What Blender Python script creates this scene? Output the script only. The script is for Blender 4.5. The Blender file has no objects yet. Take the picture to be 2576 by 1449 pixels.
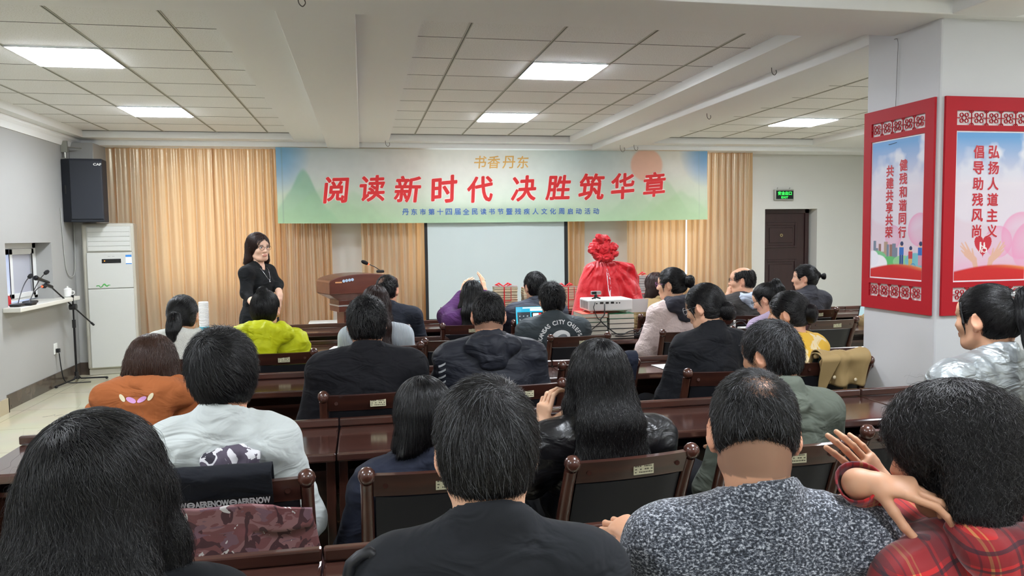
import bpy, bmesh, math, random, os
import numpy as np
from mathutils import Vector, Matrix

SC = bpy.context.scene
COL = SC.collection
PI = math.pi
rnd = random.Random(7)

# ---------------------------------------------------------------- camera
F_PX, YAW, PITCH, ROLL, ZC = 1938.5, .1908, .0680, -.0131, 1.6
def _cam_axes():
    f = np.array([math.sin(YAW)*math.cos(PITCH), math.cos(YAW)*math.cos(PITCH), -math.sin(PITCH)])
    r = np.array([math.cos(YAW), -math.sin(YAW), 0.0]); u = np.cross(r, f)
    return r*math.cos(ROLL)+u*math.sin(ROLL), -r*math.sin(ROLL)+u*math.cos(ROLL), f
CR, CU, CF = _cam_axes()
cam_data = bpy.data.cameras.new('camera')
cam_data.sensor_width = 36.0
cam_data.lens = F_PX/2576*36.0
cam_data.clip_start = .02
cam = bpy.data.objects.new('camera', cam_data)
COL.objects.link(cam)
cam.matrix_world = Matrix(((CR[0], CU[0], -CF[0], 0), (CR[1], CU[1], -CF[1], 0), (CR[2], CU[2], -CF[2], ZC), (0, 0, 0, 1)))
SC.camera = cam
def at(px, py, Y):
    """photograph point on the plane Y = const, as a world point"""
    d = CF+CR*(px-1288)/F_PX-CU*(py-724.5)/F_PX
    return np.array([0, 0, ZC])+d*(Y/d[1])

# ---------------------------------------------------------------- world, exposure
SC.view_settings.view_transform = 'Standard'
SC.view_settings.look = 'None'
SC.view_settings.gamma = 1.0
SC.view_settings.use_curve_mapping = False
SC.view_settings.exposure = 1.47
LED = 26.0            # strength of the ceiling light panels
DAY = 0.6            # strength of the overcast sky outside
world = bpy.data.worlds.new('overcast_sky'); SC.world = world
world.use_nodes = True
wn = world.node_tree.nodes['Background']
wn.inputs[0].default_value = (.86, .93, 1.0, 1); wn.inputs[1].default_value = DAY
SC.cycles.max_bounces = 7
SC.cycles.diffuse_bounces = 4
SC.cycles.glossy_bounces = 3
SC.cycles.transmission_bounces = 5
SC.cycles.transparent_max_bounces = 8
SC.cycles.sample_clamp_indirect = 6.0
SC.cycles.caustics_reflective = False
SC.cycles.caustics_refractive = False

def window_daylight(x, z, w, h):
    l = bpy.data.lights.new('window_daylight', 'AREA'); l.shape = 'RECTANGLE'; l.size = w; l.size_y = h
    l.energy = 1.3*w*h; l.color = (1.0, .97, .92)
    o = bpy.data.objects.new('window_daylight', l); COL.objects.link(o)
    o.location = (x, 11.05, z); o.rotation_euler = (-PI/2, 0, 0)      # shines into the room (-Y)
for _x, _w in ((-1.85, 1.6), (1.72, 2.1), (4.35, 1.3)):
    window_daylight(_x, 1.72, _w, 1.62)

# ---------------------------------------------------------------- materials
def lin(c):
    return tuple((v/12.92 if v <= .04045 else ((v+.055)/1.055)**2.4) for v in [q/255 for q in c])
def rgb(*c): return lin(c)+(1.0,)
MATS = {}
def mat(name, col=(200, 200, 200), rough=.6, metal=0.0, bump=None, coat=0.0, sheen=0.0, var=None, spec=.5,
        attr=None, emit=None, alpha=None, trans=0.0, stretch=None, translucent=None, coord='Object', fold=None):
    """procedural Principled material. bump=(scale,strength,distance) var=(scale,amount,colour)"""
    if name in MATS: return MATS[name]
    m = bpy.data.materials.new(name); m.use_nodes = True
    nt = m.node_tree; b = nt.nodes['Principled BSDF']; L = nt.links.new
    b.inputs['Base Color'].default_value = rgb(*col)
    b.inputs['Roughness'].default_value = rough
    b.inputs['Metallic'].default_value = metal
    b.inputs['Specular IOR Level'].default_value = spec
    b.inputs['Coat Weight'].default_value = coat
    b.inputs['Coat Roughness'].default_value = .12
    b.inputs['Sheen Weight'].default_value = sheen
    b.inputs['Transmission Weight'].default_value = trans
    src = None
    def vec(st):
        tc = nt.nodes.new('ShaderNodeTexCoord'); mp = nt.nodes.new('ShaderNodeMapping')
        if st: mp.inputs['Scale'].default_value = st
        L(tc.outputs[coord], mp.inputs['Vector']); return mp.outputs[0]
    if attr:
        a = nt.nodes.new('ShaderNodeAttribute'); a.attribute_name = attr; src = a.outputs['Color']
    if var:
        n = nt.nodes.new('ShaderNodeTexNoise'); n.inputs['Scale'].default_value = var[0]; n.inputs['Detail'].default_value = 5
        L(vec(stretch), n.inputs['Vector'])
        mx = nt.nodes.new('ShaderNodeMix'); mx.data_type = 'RGBA'
        rmp = nt.nodes.new('ShaderNodeMapRange'); rmp.inputs[1].default_value = .35; rmp.inputs[2].default_value = .68
        rmp.inputs[4].default_value = var[1]
        L(n.outputs[0], rmp.inputs[0]); L(rmp.outputs[0], mx.inputs['Factor'])
        if src: L(src, mx.inputs['A'])
        else: mx.inputs['A'].default_value = rgb(*col)
        mx.inputs['B'].default_value = rgb(*var[2]); src = mx.outputs['Result']
    if src: L(src, b.inputs['Base Color'])
    if bump:
        n = nt.nodes.new('ShaderNodeTexNoise'); n.inputs['Scale'].default_value = bump[0]; n.inputs['Detail'].default_value = 4
        L(vec(stretch), n.inputs['Vector'])
        bp = nt.nodes.new('ShaderNodeBump'); bp.inputs['Strength'].default_value = bump[1]; bp.inputs['Distance'].default_value = bump[2]
        L(n.outputs[0], bp.inputs['Height']); L(bp.outputs[0], b.inputs['Normal'])
    if fold:
        n = nt.nodes.new('ShaderNodeTexNoise'); n.inputs['Scale'].default_value = fold[0]; n.inputs['Detail'].default_value = 2.5; n.inputs['Distortion'].default_value = 1.1
        L(vec(fold[3] if len(fold) > 3 else (1, 1, 1.9)), n.inputs['Vector'])
        b2 = nt.nodes.new('ShaderNodeBump'); b2.inputs['Strength'].default_value = fold[1]; b2.inputs['Distance'].default_value = fold[2]
        L(n.outputs[0], b2.inputs['Height'])
        if b.inputs['Normal'].links: L(b.inputs['Normal'].links[0].from_socket, b2.inputs['Normal'])
        L(b2.outputs[0], b.inputs['Normal'])
    if emit:
        b.inputs['Emission Color'].default_value = rgb(*emit[0]); b.inputs['Emission Strength'].default_value = emit[1]
    if translucent:
        t = nt.nodes.new('ShaderNodeBsdfTranslucent'); ms = nt.nodes.new('ShaderNodeMixShader')
        if src: L(src, t.inputs[0])
        if translucent[0]:
            for l_ in list(t.inputs[0].links): nt.links.remove(l_)
            t.inputs[0].default_value = rgb(*translucent[0])
        ms.inputs[0].default_value = translucent[1]
        L(b.outputs[0], ms.inputs[1]); L(t.outputs[0], ms.inputs[2])
        L(ms.outputs[0], nt.nodes['Material Output'].inputs[0])
    MATS[name] = m
    return m

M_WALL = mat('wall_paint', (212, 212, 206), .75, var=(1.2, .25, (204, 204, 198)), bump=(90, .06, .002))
M_WALL_DIM = mat('wall_paint_dimmed', (164, 164, 161), .75, var=(1.2, .25, (157, 157, 153)), bump=(90, .06, .002))  # same paint as the other walls; dimmer left-wall light put into its colour
M_SOFFIT = mat('ceiling_plaster', (236, 237, 236), .8, bump=(60, .05, .002))
M_WOOD = mat('dark_mahogany', (76, 44, 35), .28, coat=.5, var=(3.0, .75, (48, 28, 24)), stretch=(1.0, 9.0, 9.0))
M_WOODV = mat('dark_mahogany_upright', (80, 46, 36), .26, coat=.55, var=(3.0, .7, (50, 29, 24)), stretch=(9.0, 9.0, 1.2))
M_WOODT = mat('mahogany_desk_top', (76, 48, 41), .15, coat=.7, var=(2.2, .7, (54, 33, 29)), stretch=(1.0, 14.0, 9.0))
M_LEATHER = mat('black_leatherette', (24, 25, 30), .5, bump=(260, .12, .001))
M_BLACK = mat('black_plastic', (16, 17, 19), .45)
M_BLACKM = mat('black_painted_metal', (20, 20, 22), .35, metal=.3)
M_WHITEP = mat('white_plastic', (226, 227, 222), .4)
M_CHROME = mat('chrome', (190, 190, 192), .2, metal=1.0)
M_PAPER = mat('white_paper', (232, 232, 230), .8)
M_RED = mat('red_frame_paint', (178, 14, 32), .6, spec=.3)

# ---------------------------------------------------------------- mesh helpers
class MB:
    def __init__(s): s.v = []; s.f = []; s.m = []
    def add(s, vs, fs, mi=0):
        o = len(s.v); s.v.extend([tuple(map(float, q)) for q in vs]); s.f.extend([tuple(i+o for i in q) for q in fs]); s.m.extend([mi]*len(fs)); return s
    def box(s, lo, hi, mi=0, M=None):
        x0, y0, z0 = lo; x1, y1, z1 = hi
        v = [(x0, y0, z0), (x1, y0, z0), (x1, y1, z0), (x0, y1, z0), (x0, y0, z1), (x1, y0, z1), (x1, y1, z1), (x0, y1, z1)]
        if M is not None: v = [tuple(M @ Vector(q)) for q in v]
        return s.add(v, [(0, 3, 2, 1), (4, 5, 6, 7), (0, 1, 5, 4), (1, 2, 6, 5), (2, 3, 7, 6), (3, 0, 4, 7)], mi)
    def prism(s, pts, axis, a, b, mi=0):
        """2-D outline pts extruded along axis (0,1,2) from a to b"""
        n = len(pts)
        def p3(p, t):
            q = list(p); q.insert(axis, t); return tuple(q)
        v = [p3(p, a) for p in pts]+[p3(p, b) for p in pts]
        f = [tuple(range(n)), tuple(range(2*n-1, n-1, -1))]+[(i, i+n, (i+1) % n+n, (i+1) % n) for i in range(n)]
        return s.add(v, f, mi)
    def tube(s, pts, r, n=8, mi=0, caps=True):
        pts = [np.array(p, float) for p in pts]; k = len(pts); rr = r if hasattr(r, '__len__') else [r]*k
        vs = []; up = None
        for i, p in enumerate(pts):
            t = pts[min(i+1, k-1)]-pts[max(i-1, 0)]; t = t/(np.linalg.norm(t)+1e-12)
            if up is None:
                up = np.array([0, 0, 1.0]) if abs(t[2]) < .9 else np.array([1.0, 0, 0])
            a = np.cross(up, t); a /= np.linalg.norm(a)+1e-12; b = np.cross(t, a); up = b
            for j in range(n):
                w = 2*PI*j/n; vs.append(p+rr[i]*(a*math.cos(w)+b*math.sin(w)))
        fs = [(i*n+j, i*n+(j+1) % n, (i+1)*n+(j+1) % n, (i+1)*n+j) for i in range(k-1) for j in range(n)]
        if caps: fs += [tuple(range(n-1, -1, -1)), tuple(range((k-1)*n, k*n))]
        return s.add(vs, fs, mi)
    def lathe(s, prof, c=(0, 0, 0), n=20, mi=0, M=None):
        vs = []
        for (r, z) in prof:
            for j in range(n):
                w = 2*PI*j/n; q = Vector((r*math.cos(w), r*math.sin(w), z))
                if M is not None: q = M @ q
                vs.append((q[0]+c[0], q[1]+c[1], q[2]+c[2]))
        k = len(prof)
        fs = [(i*n+j, i*n+(j+1) % n, (i+1)*n+(j+1) % n, (i+1)*n+j) for i in range(k-1) for j in range(n)]
        fs += [tuple(range(n-1, -1, -1)), tuple(range((k-1)*n, k*n))]
        return s.add(vs, fs, mi)
    def ball(s, c, r, n=14, mi=0):
        r3 = r if hasattr(r, '__len__') else (r, r, r)
        vs = []; k = n//2+1
        for i in range(k):
            t = PI*i/(k-1)
            for j in range(n):
                w = 2*PI*j/n; vs.append((c[0]+r3[0]*math.sin(t)*math.cos(w), c[1]+r3[1]*math.sin(t)*math.sin(w), c[2]-r3[2]*math.cos(t)))
        fs = [(i*n+j, i*n+(j+1) % n, (i+1)*n+(j+1) % n, (i+1)*n+j) for i in range(k-1) for j in range(n)]
        return s.add(vs, fs, mi)
    def grid(s, P, mi=0):
        """P: (nu,nv,3) array of points"""
        nu, nv = P.shape[:2]
        return s.add(P.reshape(-1, 3), [(i*nv+j, (i+1)*nv+j, (i+1)*nv+j+1, i*nv+j+1) for i in range(nu-1) for j in range(nv-1)], mi)
    def ring(s, c, r0, r1, y0, y1, n=24, mi=0, a0=0, a1=2*PI):
        """flat ring in the XZ plane, thickness y0..y1"""
        full = abs(a1-a0-2*PI) < 1e-6; k = n if full else n+1; vs = []
        for i in range(k):
            w = a0+(a1-a0)*i/n; cx, sz = math.cos(w), math.sin(w)
            for (r, y) in ((r0, y0), (r1, y0), (r1, y1), (r0, y1)): vs.append((c[0]+r*cx, y, c[1]+r*sz))
        fs = []
        for i in range(n):
            a, b = i*4, ((i+1) % k)*4
            for q in range(4): fs.append((a+q, a+(q+1) % 4, b+(q+1) % 4, b+q))
        return s.add(vs, fs, mi)

def link(o, parent=None, **props):
    COL.objects.link(o)
    if parent is not None: o.parent = parent
    for k, v in props.items(): o[k] = v
    return o
def build(name, mb, m, parent=None, smooth=None, bevel=None, loc=None, rotz=None, seg=2, **props):
    me = bpy.data.meshes.new(name)
    me.from_pydata(mb.v, [], mb.f)
    ms = m if isinstance(m, (list, tuple)) else [m]
    for q in ms: me.materials.append(q)
    if len(ms) > 1: me.polygons.foreach_set('material_index', mb.m)
    me.validate(); me.update()
    bm = bmesh.new(); bm.from_mesh(me); bmesh.ops.recalc_face_normals(bm, faces=bm.faces); bm.to_mesh(me); bm.free()
    if smooth is not None:
        me.shade_smooth()
        if smooth < 180: me.set_sharp_from_angle(angle=math.radians(smooth))
    o = bpy.data.objects.new(name, me)
    if bevel:
        b = o.modifiers.new('bevel', 'BEVEL'); b.width = bevel; b.segments = seg; b.limit_method = 'ANGLE'; b.angle_limit = math.radians(40)
    if loc is not None: o.location = loc
    if rotz is not None: o.rotation_euler = (0, 0, rotz)
    return link(o, parent, **props)
def thing(name, label, cat, loc=(0, 0, 0), rotz=0.0, group=None, parent=None):
    o = bpy.data.objects.new(name, None); o.empty_display_size = .1
    o.location = loc; o.rotation_euler = (0, 0, rotz); link(o, parent)
    o['label'] = label; o['category'] = cat
    if group: o['group'] = group
    return o
def tag(o, label, cat, group=None):
    o['label'] = label; o['category'] = cat
    if group: o['group'] = group
    return o
def struct(name, mb, m, parent=None, **k):
    o = build(name, mb, m, parent, **k)
    if parent is None: o['kind'] = 'structure'
    return o
def dup(root, loc=None, rotz=None, label=None, group=None):
    r = root.copy(); COL.objects.link(r)
    if loc is not None: r.location = loc
    if rotz is not None: r.rotation_euler = (0, 0, rotz)
    if label: r['label'] = label
    if group: r['group'] = group
    for ch in list(root.children):
        c = ch.copy(); COL.objects.link(c); c.parent = r
        for g in list(ch.children):
            d = g.copy(); COL.objects.link(d); d.parent = c
    return r
def lay(v, bold=1, step=4e-5):
    """tiny depth per shifted copy so that overlapping strokes are not coplanar"""
    return (np.arange(len(v))//max(1, len(v)//9))*step if bold else np.zeros(len(v))
def text_mesh(s, size=1.0, bold=0.0, spacing=1.0, sub=0):
    """a string as flat mesh data (verts Nx2 centred, faces)"""
    c = bpy.data.curves.new('txt', 'FONT'); c.body = s; c.size = size; c.align_x = 'CENTER'; c.align_y = 'CENTER'
    c.space_character = spacing; c.resolution_u = 4; c.fill_mode = 'FRONT'
    o = bpy.data.objects.new('txt', c); COL.objects.link(o)
    dg = bpy.context.evaluated_depsgraph_get()
    me = bpy.data.meshes.new_from_object(o.evaluated_get(dg))
    bpy.data.objects.remove(o)
    if sub:
        bm = bmesh.new(); bm.from_mesh(me)
        bmesh.ops.triangulate(bm, faces=bm.faces)
        for _ in range(6):
            e = [q for q in bm.edges if q.calc_length() > sub]
            if not e: break
            bmesh.ops.subdivide_edges(bm, edges=e, cuts=1); bmesh.ops.triangulate(bm, faces=[f for f in bm.faces if len(f.verts) > 3])
        bm.to_mesh(me); bm.free()
    v = np.array([q.co[:2] for q in me.vertices]).reshape(-1, 2); f = [tuple(p.vertices) for p in me.polygons]
    bpy.data.meshes.remove(me); bpy.data.curves.remove(c)
    if len(v): v = v-(v.min(0)+v.max(0))/2
    if len(v) and bold:                       # heavier strokes: shifted copies
        n = len(v); k = 8; vs, fs = [v], list(f)
        for i in range(k):
            w = 2*PI*i/k; vs.append(v+bold*np.array([math.cos(w), math.sin(w)])); fs += [tuple(q+n*(i+1) for q in p) for p in f]
        v, f = np.concatenate(vs), fs
    return v, f
# ================================================================ the room
TZ, SZ, BZ = 2.90, 2.82, 2.745          # tiles, soffit, beam undersides
YB, YF = -2.6, 10.65                     # back wall, front wall
XL, XR = -3.36, 7.9
# floor: glossy cream tiles
def floor_material():
    m = bpy.data.materials.new('polished_cream_tiles'); m.use_nodes = True; nt = m.node_tree; L = nt.links.new
    b = nt.nodes['Principled BSDF']; b.inputs['Roughness'].default_value = .09; b.inputs['Specular IOR Level'].default_value = .6
    tc = nt.nodes.new('ShaderNodeTexCoord'); br = nt.nodes.new('ShaderNodeTexBrick'); br.offset = 0.0
    br.inputs['Scale'].default_value = 1.0; br.inputs['Brick Width'].default_value = .8; br.inputs['Row Height'].default_value = .8
    br.inputs['Mortar Size'].default_value = .0025; br.inputs['Color1'].default_value = rgb(206, 200, 176); br.inputs['Color2'].default_value = rgb(202, 196, 170)
    br.inputs['Mortar'].default_value = rgb(140, 134, 116); L(tc.outputs['Object'], br.inputs['Vector'])
    n = nt.nodes.new('ShaderNodeTexNoise'); n.inputs['Scale'].default_value = 2.5; n.inputs['Detail'].default_value = 6; L(tc.outputs['Object'], n.inputs['Vector'])
    mx = nt.nodes.new('ShaderNodeMix'); mx.data_type = 'RGBA'; mx.blend_type = 'MULTIPLY'; mx.inputs['Factor'].default_value = .18
    L(br.outputs['Color'], mx.inputs['A']); L(n.outputs['Color'], mx.inputs['B']); L(mx.outputs['Result'], b.inputs['Base Color'])
    return m
struct('floor', MB().box((XL-.3, YB-.2, -.15), (XR+.2, YF+.2, 0)), floor_material())
# left wall with the opening of the small hatch window: y 8.18..9.30, z .99..1.60
wl = MB()
wl.box((XL-.25, YB, 0), (XL, 8.18, 3.2)).box((XL-.25, 9.30, 0), (XL, YF+.2, 3.2)).box((XL-.25, 8.18, 0), (XL, 9.30, .93)).box((XL-.25, 8.18, 1.59), (XL, 9.30, 3.2))
struct('wall_left', wl, M_WALL_DIM)
struct('wall_back', MB().box((XL-.25, YB-.2, 0), (XR+.2, YB, 3.2)), M_WALL)
struct('wall_right', MB().box((XR, YB, 0), (XR+.2, YF+.2, 3.2)), M_WALL)
# front wall with three window openings and the door recess
wf = MB()
WIN = [(-2.62, -1.06), (.66, 2.78), (3.86, 5.00)]
DX0, DX1, DZ = 5.93, 6.79, 1.945
xs = XL
for a, b in WIN:
    wf.box((xs, YF, 0), (a, YF+.22, 3.2)); wf.box((a, YF, 0), (b, YF+.22, .93)); wf.box((a, YF, 2.62), (b, YF+.22, 3.2)); xs = b
wf.box((xs, YF, 0), (DX0, YF+.22, 3.2)); wf.box((DX0, YF, DZ), (DX1, YF+.22, 3.2)); wf.box((DX1, YF, 0), (XR, YF+.22, 3.2))
struct('wall_front', wf, M_WALL)
M_UPVC = mat('white_window_profile', (222, 224, 222), .4)
def thin_glass():
    m = bpy.data.materials.new('clear_window_glass'); m.use_nodes = True; nt = m.node_tree; nt.nodes.clear(); L = nt.links.new
    o_ = nt.nodes.new('ShaderNodeOutputMaterial'); t_ = nt.nodes.new('ShaderNodeBsdfTransparent'); g_ = nt.nodes.new('ShaderNodeBsdfGlossy'); x_ = nt.nodes.new('ShaderNodeMixShader')
    g_.inputs['Roughness'].default_value = .03; t_.inputs[0].default_value = (.94, .96, .95, 1); x_.inputs[0].default_value = .07
    L(t_.outputs[0], x_.inputs[1]); L(g_.outputs[0], x_.inputs[2]); L(x_.outputs[0], o_.inputs[0]); return m
M_GLASS = thin_glass()
for i, (a, b) in enumerate(WIN):
    fr = MB(); y0, y1 = YF+.1, YF+.16
    for (p, q) in (((a, .93), (a+.06, 2.62)), ((b-.06, .93), (b, 2.62)), ((a, .93), (b, .99)), ((a, 2.56), (b, 2.62)), (((a+b)/2-.03, .93), ((a+b)/2+.03, 2.62))):
        fr.box((p[0], y0, p[1]), (q[0], y1, q[1]))
    w = struct('window_%d' % (i+2), fr, M_UPVC)
    build('pane', MB().box((a+.06, YF+.125, .99), (b-.06, YF+.131, 2.56)), M_GLASS, w)
# door in its recess (front wall)
M_DOOR = mat('dark_brown_door', (50, 27, 27), .42, coat=.2, var=(2.5, .5, (38, 20, 22)), stretch=(8, 8, 1))
dr = MB(); dy = YF+.14
dr.box((DX0, dy, 0), (DX0+.04, dy+.06, DZ)).box((DX1-.11, dy, 0), (DX1-.05, dy+.06, DZ)).box((DX0, dy, DZ-.06), (DX1-.05, dy+.06, DZ))
door = struct('door_1', dr, M_DOOR)
lf = MB(); lx0, lx1 = DX0+.04, DX1-.11
lf.box((lx0, dy+.02, .01), (lx1, dy+.055, DZ-.06))
def panel_frame(mb, x0, z0, x1, z1, y, w=.035, d=.018):
    mb.box((x0, y-d, z0), (x0+w, y, z1)); mb.box((x1-w, y-d, z0), (x1, y, z1)); mb.box((x0+w, y-d, z0), (x1-w, y, z0+w)); mb.box((x0+w, y-d, z1-w), (x1-w, y, z1))
    mb.box((x0+.075, y-d*.8, z0+.075), (x1-.075, y, z1-.075))
px0, px1 = lx0+.045, lx1-.13
panel_frame(lf, px0, 1.36, px1, 1.74, dy+.02); panel_frame(lf, px0, .34, px1, 1.18, dy+.02); panel_frame(lf, px0, .08, px1, .26, dy+.02, w=.03)
leaf = build('door_leaf', lf, M_DOOR, door, bevel=.006)
build('viewer', MB().ring(((px0+px1)/2, 1.55), .012, .024, dy-.004, dy+.002), mat('brass', (178, 160, 120), .3, metal=.9), leaf)
hd = MB().box((lx1-.075, dy+.005, .82), (lx1-.045, dy+.02, 1.10)); hd.tube([(lx1-.06, dy+.02, 1.0), (lx1-.06, dy-.03, 1.0), (lx1-.15, dy-.035, 1.0)], .009, 8)
build('door_handle', hd, mat('dull_steel', (120, 116, 112), .35, metal=.8), leaf, smooth=40)
struct('wall_behind_door', MB().box((DX0-.1, YF+.221, 0), (DX1+.1, YF+.3, 2.1)), M_WALL)

# ceiling ---------------------------------------------------------
def tile_material():
    m = bpy.data.materials.new('mineral_ceiling_tiles'); m.use_nodes = True; nt = m.node_tree; L = nt.links.new
    b = nt.nodes['Principled BSDF']; b.inputs['Roughness'].default_value = .85
    tc = nt.nodes.new('ShaderNodeTexCoord')
    n = nt.nodes.new('ShaderNodeTexNoise'); n.inputs['Scale'].default_value = 130; n.inputs['Detail'].default_value = 3; L(tc.outputs['Object'], n.inputs['Vector'])
    r = nt.nodes.new('ShaderNodeValToRGB'); r.color_ramp.elements[0].position = .3; r.color_ramp.elements[1].position = .5
    r.color_ramp.elements[0].color = rgb(214, 214, 208); r.color_ramp.elements[1].color = rgb(238, 239, 238)
    L(n.outputs[0], r.inputs[0]); L(r.outputs[0], b.inputs['Base Color'])
    bp = nt.nodes.new('ShaderNodeBump'); bp.inputs['Strength'].default_value = .25; bp.inputs['Distance'].default_value = .002
    L(n.outputs[0], bp.inputs['Height']); L(bp.outputs[0], b.inputs['Normal'])
    return m
M_TILE = tile_material(); M_TBAR = mat('grey_ceiling_rail', (186, 186, 174), .5); M_TGAP = mat('dark_rail_groove', (84, 86, 80), .7)
M_LED = mat('light_diffuser', (255, 255, 255), .5, emit=((238, 244, 253), LED))
BAYS = {'left': (-3.20, -.80, -1.102, 4.47, 9.97), 'middle': (.365, 2.73, .690, 4.47, 9.97), 'right': (3.88, 6.27, 4.26, 4.47, 9.97),
        'left near': (-3.20, -.80, -1.102, -2.2, 3.3), 'middle near': (.365, 2.73, .690, -2.2, 3.3), 'right near': (3.88, 6.27, 4.26, -2.2, 3.3)}
Y0 = 5.1247
cl = MB()
for k, (x0, x1, gx, y0, y1) in BAYS.items(): cl.box((x0-.02, y0-.02, TZ), (x1+.02, y1+.02, TZ+.03))
ceiling = struct('ceiling', cl, M_TILE)
rails = MB(); groove = MB()
for k, (x0, x1, gx, y0, y1) in BAYS.items():
    x = gx
    while x > x0: x -= .6
    while x < x1-.03:
        if x > x0+.03:
            rails.box((x-.011, y0, TZ-.004), (x+.011, y1, TZ)); groove.box((x-.003, y0, TZ-.005), (x+.003, y1, TZ-.001))
        x += .6
    y = Y0-15*.6
    while y < y1-.03:
        if y > y0+.03: groove.box((x0, y-.0022, TZ-.002), (x1, y+.0022, TZ-.0005))
        y += .6
    groove.box((x0, y1-.012, TZ-.004), (x1, y1-.001, TZ-.0005))
build('ceiling_rails', rails, M_TBAR, ceiling); build('rail_grooves', groove, M_TGAP, ceiling)
# soffit frames round the recesses
sf = MB()
xsp = [XL-.02, -3.20, -.80, .365, 2.73, 3.88, 6.27, XR]
for i in range(0, 8, 2): sf.box((xsp[i], YB, SZ), (xsp[i+1], YF, TZ+.2))
for i in range(1, 7, 2):
    for (a, b) in ((YB, -2.2), (3.3, 4.47), (9.97, YF)): sf.box((xsp[i], a, SZ), (xsp[i+1], b, TZ+.2))
sf.box((XL, YB, TZ+.031), (XR, YF, TZ+.25))
struct('ceiling_soffit', sf, M_SOFFIT)
struct('beam_left', MB().box((-.405, YB, BZ), (-.005, YF-.02, SZ+.05)), M_SOFFIT, bevel=.006)
struct('beam_right', MB().box((3.11, YB, BZ), (3.51, YF-.02, SZ+.05)), M_SOFFIT, bevel=.006)
struct('beam_cross', MB().box((XL, 3.66, BZ-.002), (XR, 4.12, SZ+.05)), M_SOFFIT, bevel=.006)
# cornice bands
struct('trim_1', MB().box((XL, 10.2, 2.755), (XR, YF, SZ+.01)), M_SOFFIT, bevel=.004)
struct('trim_2', MB().prism([(XL, 2.70), (XL+.012, 2.70), (XL+.03, 2.76), (XL+.05, 2.79), (XL+.05, SZ+.01), (XL, SZ+.01)], 1, YB, 10.2), M_SOFFIT)
# pillar, wall piers
struct('pillar', MB().box((3.105, 3.73, 0), (3.76, 4.35, SZ+.02)), mat('pillar_paint', (206, 207, 209), .6), bevel=.012)
struct('wall_left_pier', MB().box((XL, YB, 0), (XL+.05, 7.92, SZ)), M_WALL_DIM, bevel=.008)
struct('wall_left_corner', MB().box((XL, 9.98, 0), (XL+.26, YF, 2.76)), M_WALL_DIM, bevel=.006)
M_BASE = mat('brown_marble_skirting', (64, 56, 50), .18, var=(5, .8, (92, 80, 70)))
struct('baseboard_left', MB().box((XL, 7.92, 0), (XL+.012, 9.98, .148)), M_BASE)
struct('baseboard_corner', MB().box((XL, 9.966, 0), (XL+.274, 9.98, .148)), M_BASE)
struct('baseboard_left_pier', MB().box((XL+.05, YB, 0), (XL+.062, 7.935, .14)).box((XL, 7.92, 0), (XL+.062, 7.935, .14)), mat('beige_skirting_tile', (176, 164, 138), .25))
struct('baseboard_front', MB().box((XL+.3, YF-.014, 0), (DX0, YF, .14)).box((DX1, YF-.014, 0), (XR, YF, .14)), M_BASE)
# hatch window (left wall): frame, sliding sash, sill, bright room behind
hw = MB(); hy0, hy1, hz0, hz1 = 8.18, 9.30, .99, 1.59; hx = XL-.16
hw.box((hx-.06, hy0, hz0), (hx, hy0+.05, hz1)).box((hx-.06, hy1-.09, hz0), (hx, hy1, hz1)).box((hx-.06, hy0, hz1-.06), (hx, hy1, hz1)).box((hx-.06, hy0, hz0), (hx, hy1, hz0+.035))
win1 = struct('window_1', hw, M_UPVC, bevel=.004)
ss = MB(); sy0, sy1 = 8.62, 9.22
ss.box((hx-.03, sy0, hz0+.03), (hx+.012, sy0+.075, hz1-.06)).box((hx-.03, sy1-.06, hz0+.03), (hx+.012, sy1, hz1-.06)).box((hx-.03, sy0, hz1-.12), (hx+.012, sy1, hz1-.06)).box((hx-.03, sy0, hz0+.03), (hx+.012, sy1, hz0+.08))
sash = build('sash', ss, M_UPVC, win1, bevel=.004)
build('pane', MB().box((hx-.012, sy0+.07, hz0+.075), (hx-.006, sy1-.055, hz1-.115)), mat('frosted_pane', (196, 198, 208), .35, trans=.25), sash)
gk = MB(); gk.box((hx+.012, sy1-.075, hz0+.07), (hx+.016, sy1-.05, hz1-.11)).box((hx+.012, sy0-.012, hz0+.03), (hx+.016, sy0, hz1-.06))
build('gasket', gk, M_BLACK, sash)
sl = MB().box((XL-.22, 8.181, .931), (XL-.001, 9.299, .974)); sl.box((XL, 8.05, .93), (XL+.16, 9.62, .975))
struct('trim_3', sl, mat('sill_stone', (214, 212, 202), .3), bevel=.008)
# the room beyond the hatch: walls and an unseen glowing panel added to brighten it
cb = MB().box((XL-1.7, 7.0, .2), (XL-1.6, 10.4, 2.6)).box((XL-1.7, 7.0, .2), (XL-.26, 7.05, 2.6)).box((XL-1.7, 10.35, .2), (XL-.26, 10.4, 2.6)).box((XL-1.7, 7.0, 2.55), (XL-.26, 10.4, 2.6)).box((XL-1.7, 7.0, .2), (XL-.26, 10.4, .25))
struct('wall_hatch_room', cb, mat('pale_blue_wall', (206, 212, 232), .7))
build('hatch_room_glow_panel', MB().box((XL-1.2, 8.2, 2.50), (XL-.7, 9.2, 2.53)), mat('hatch_panel_glow', (255, 255, 255), .5, emit=((226, 236, 255), 14)), label='glowing panel added to light the small room beyond the hatch window', category='lamp')
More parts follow.
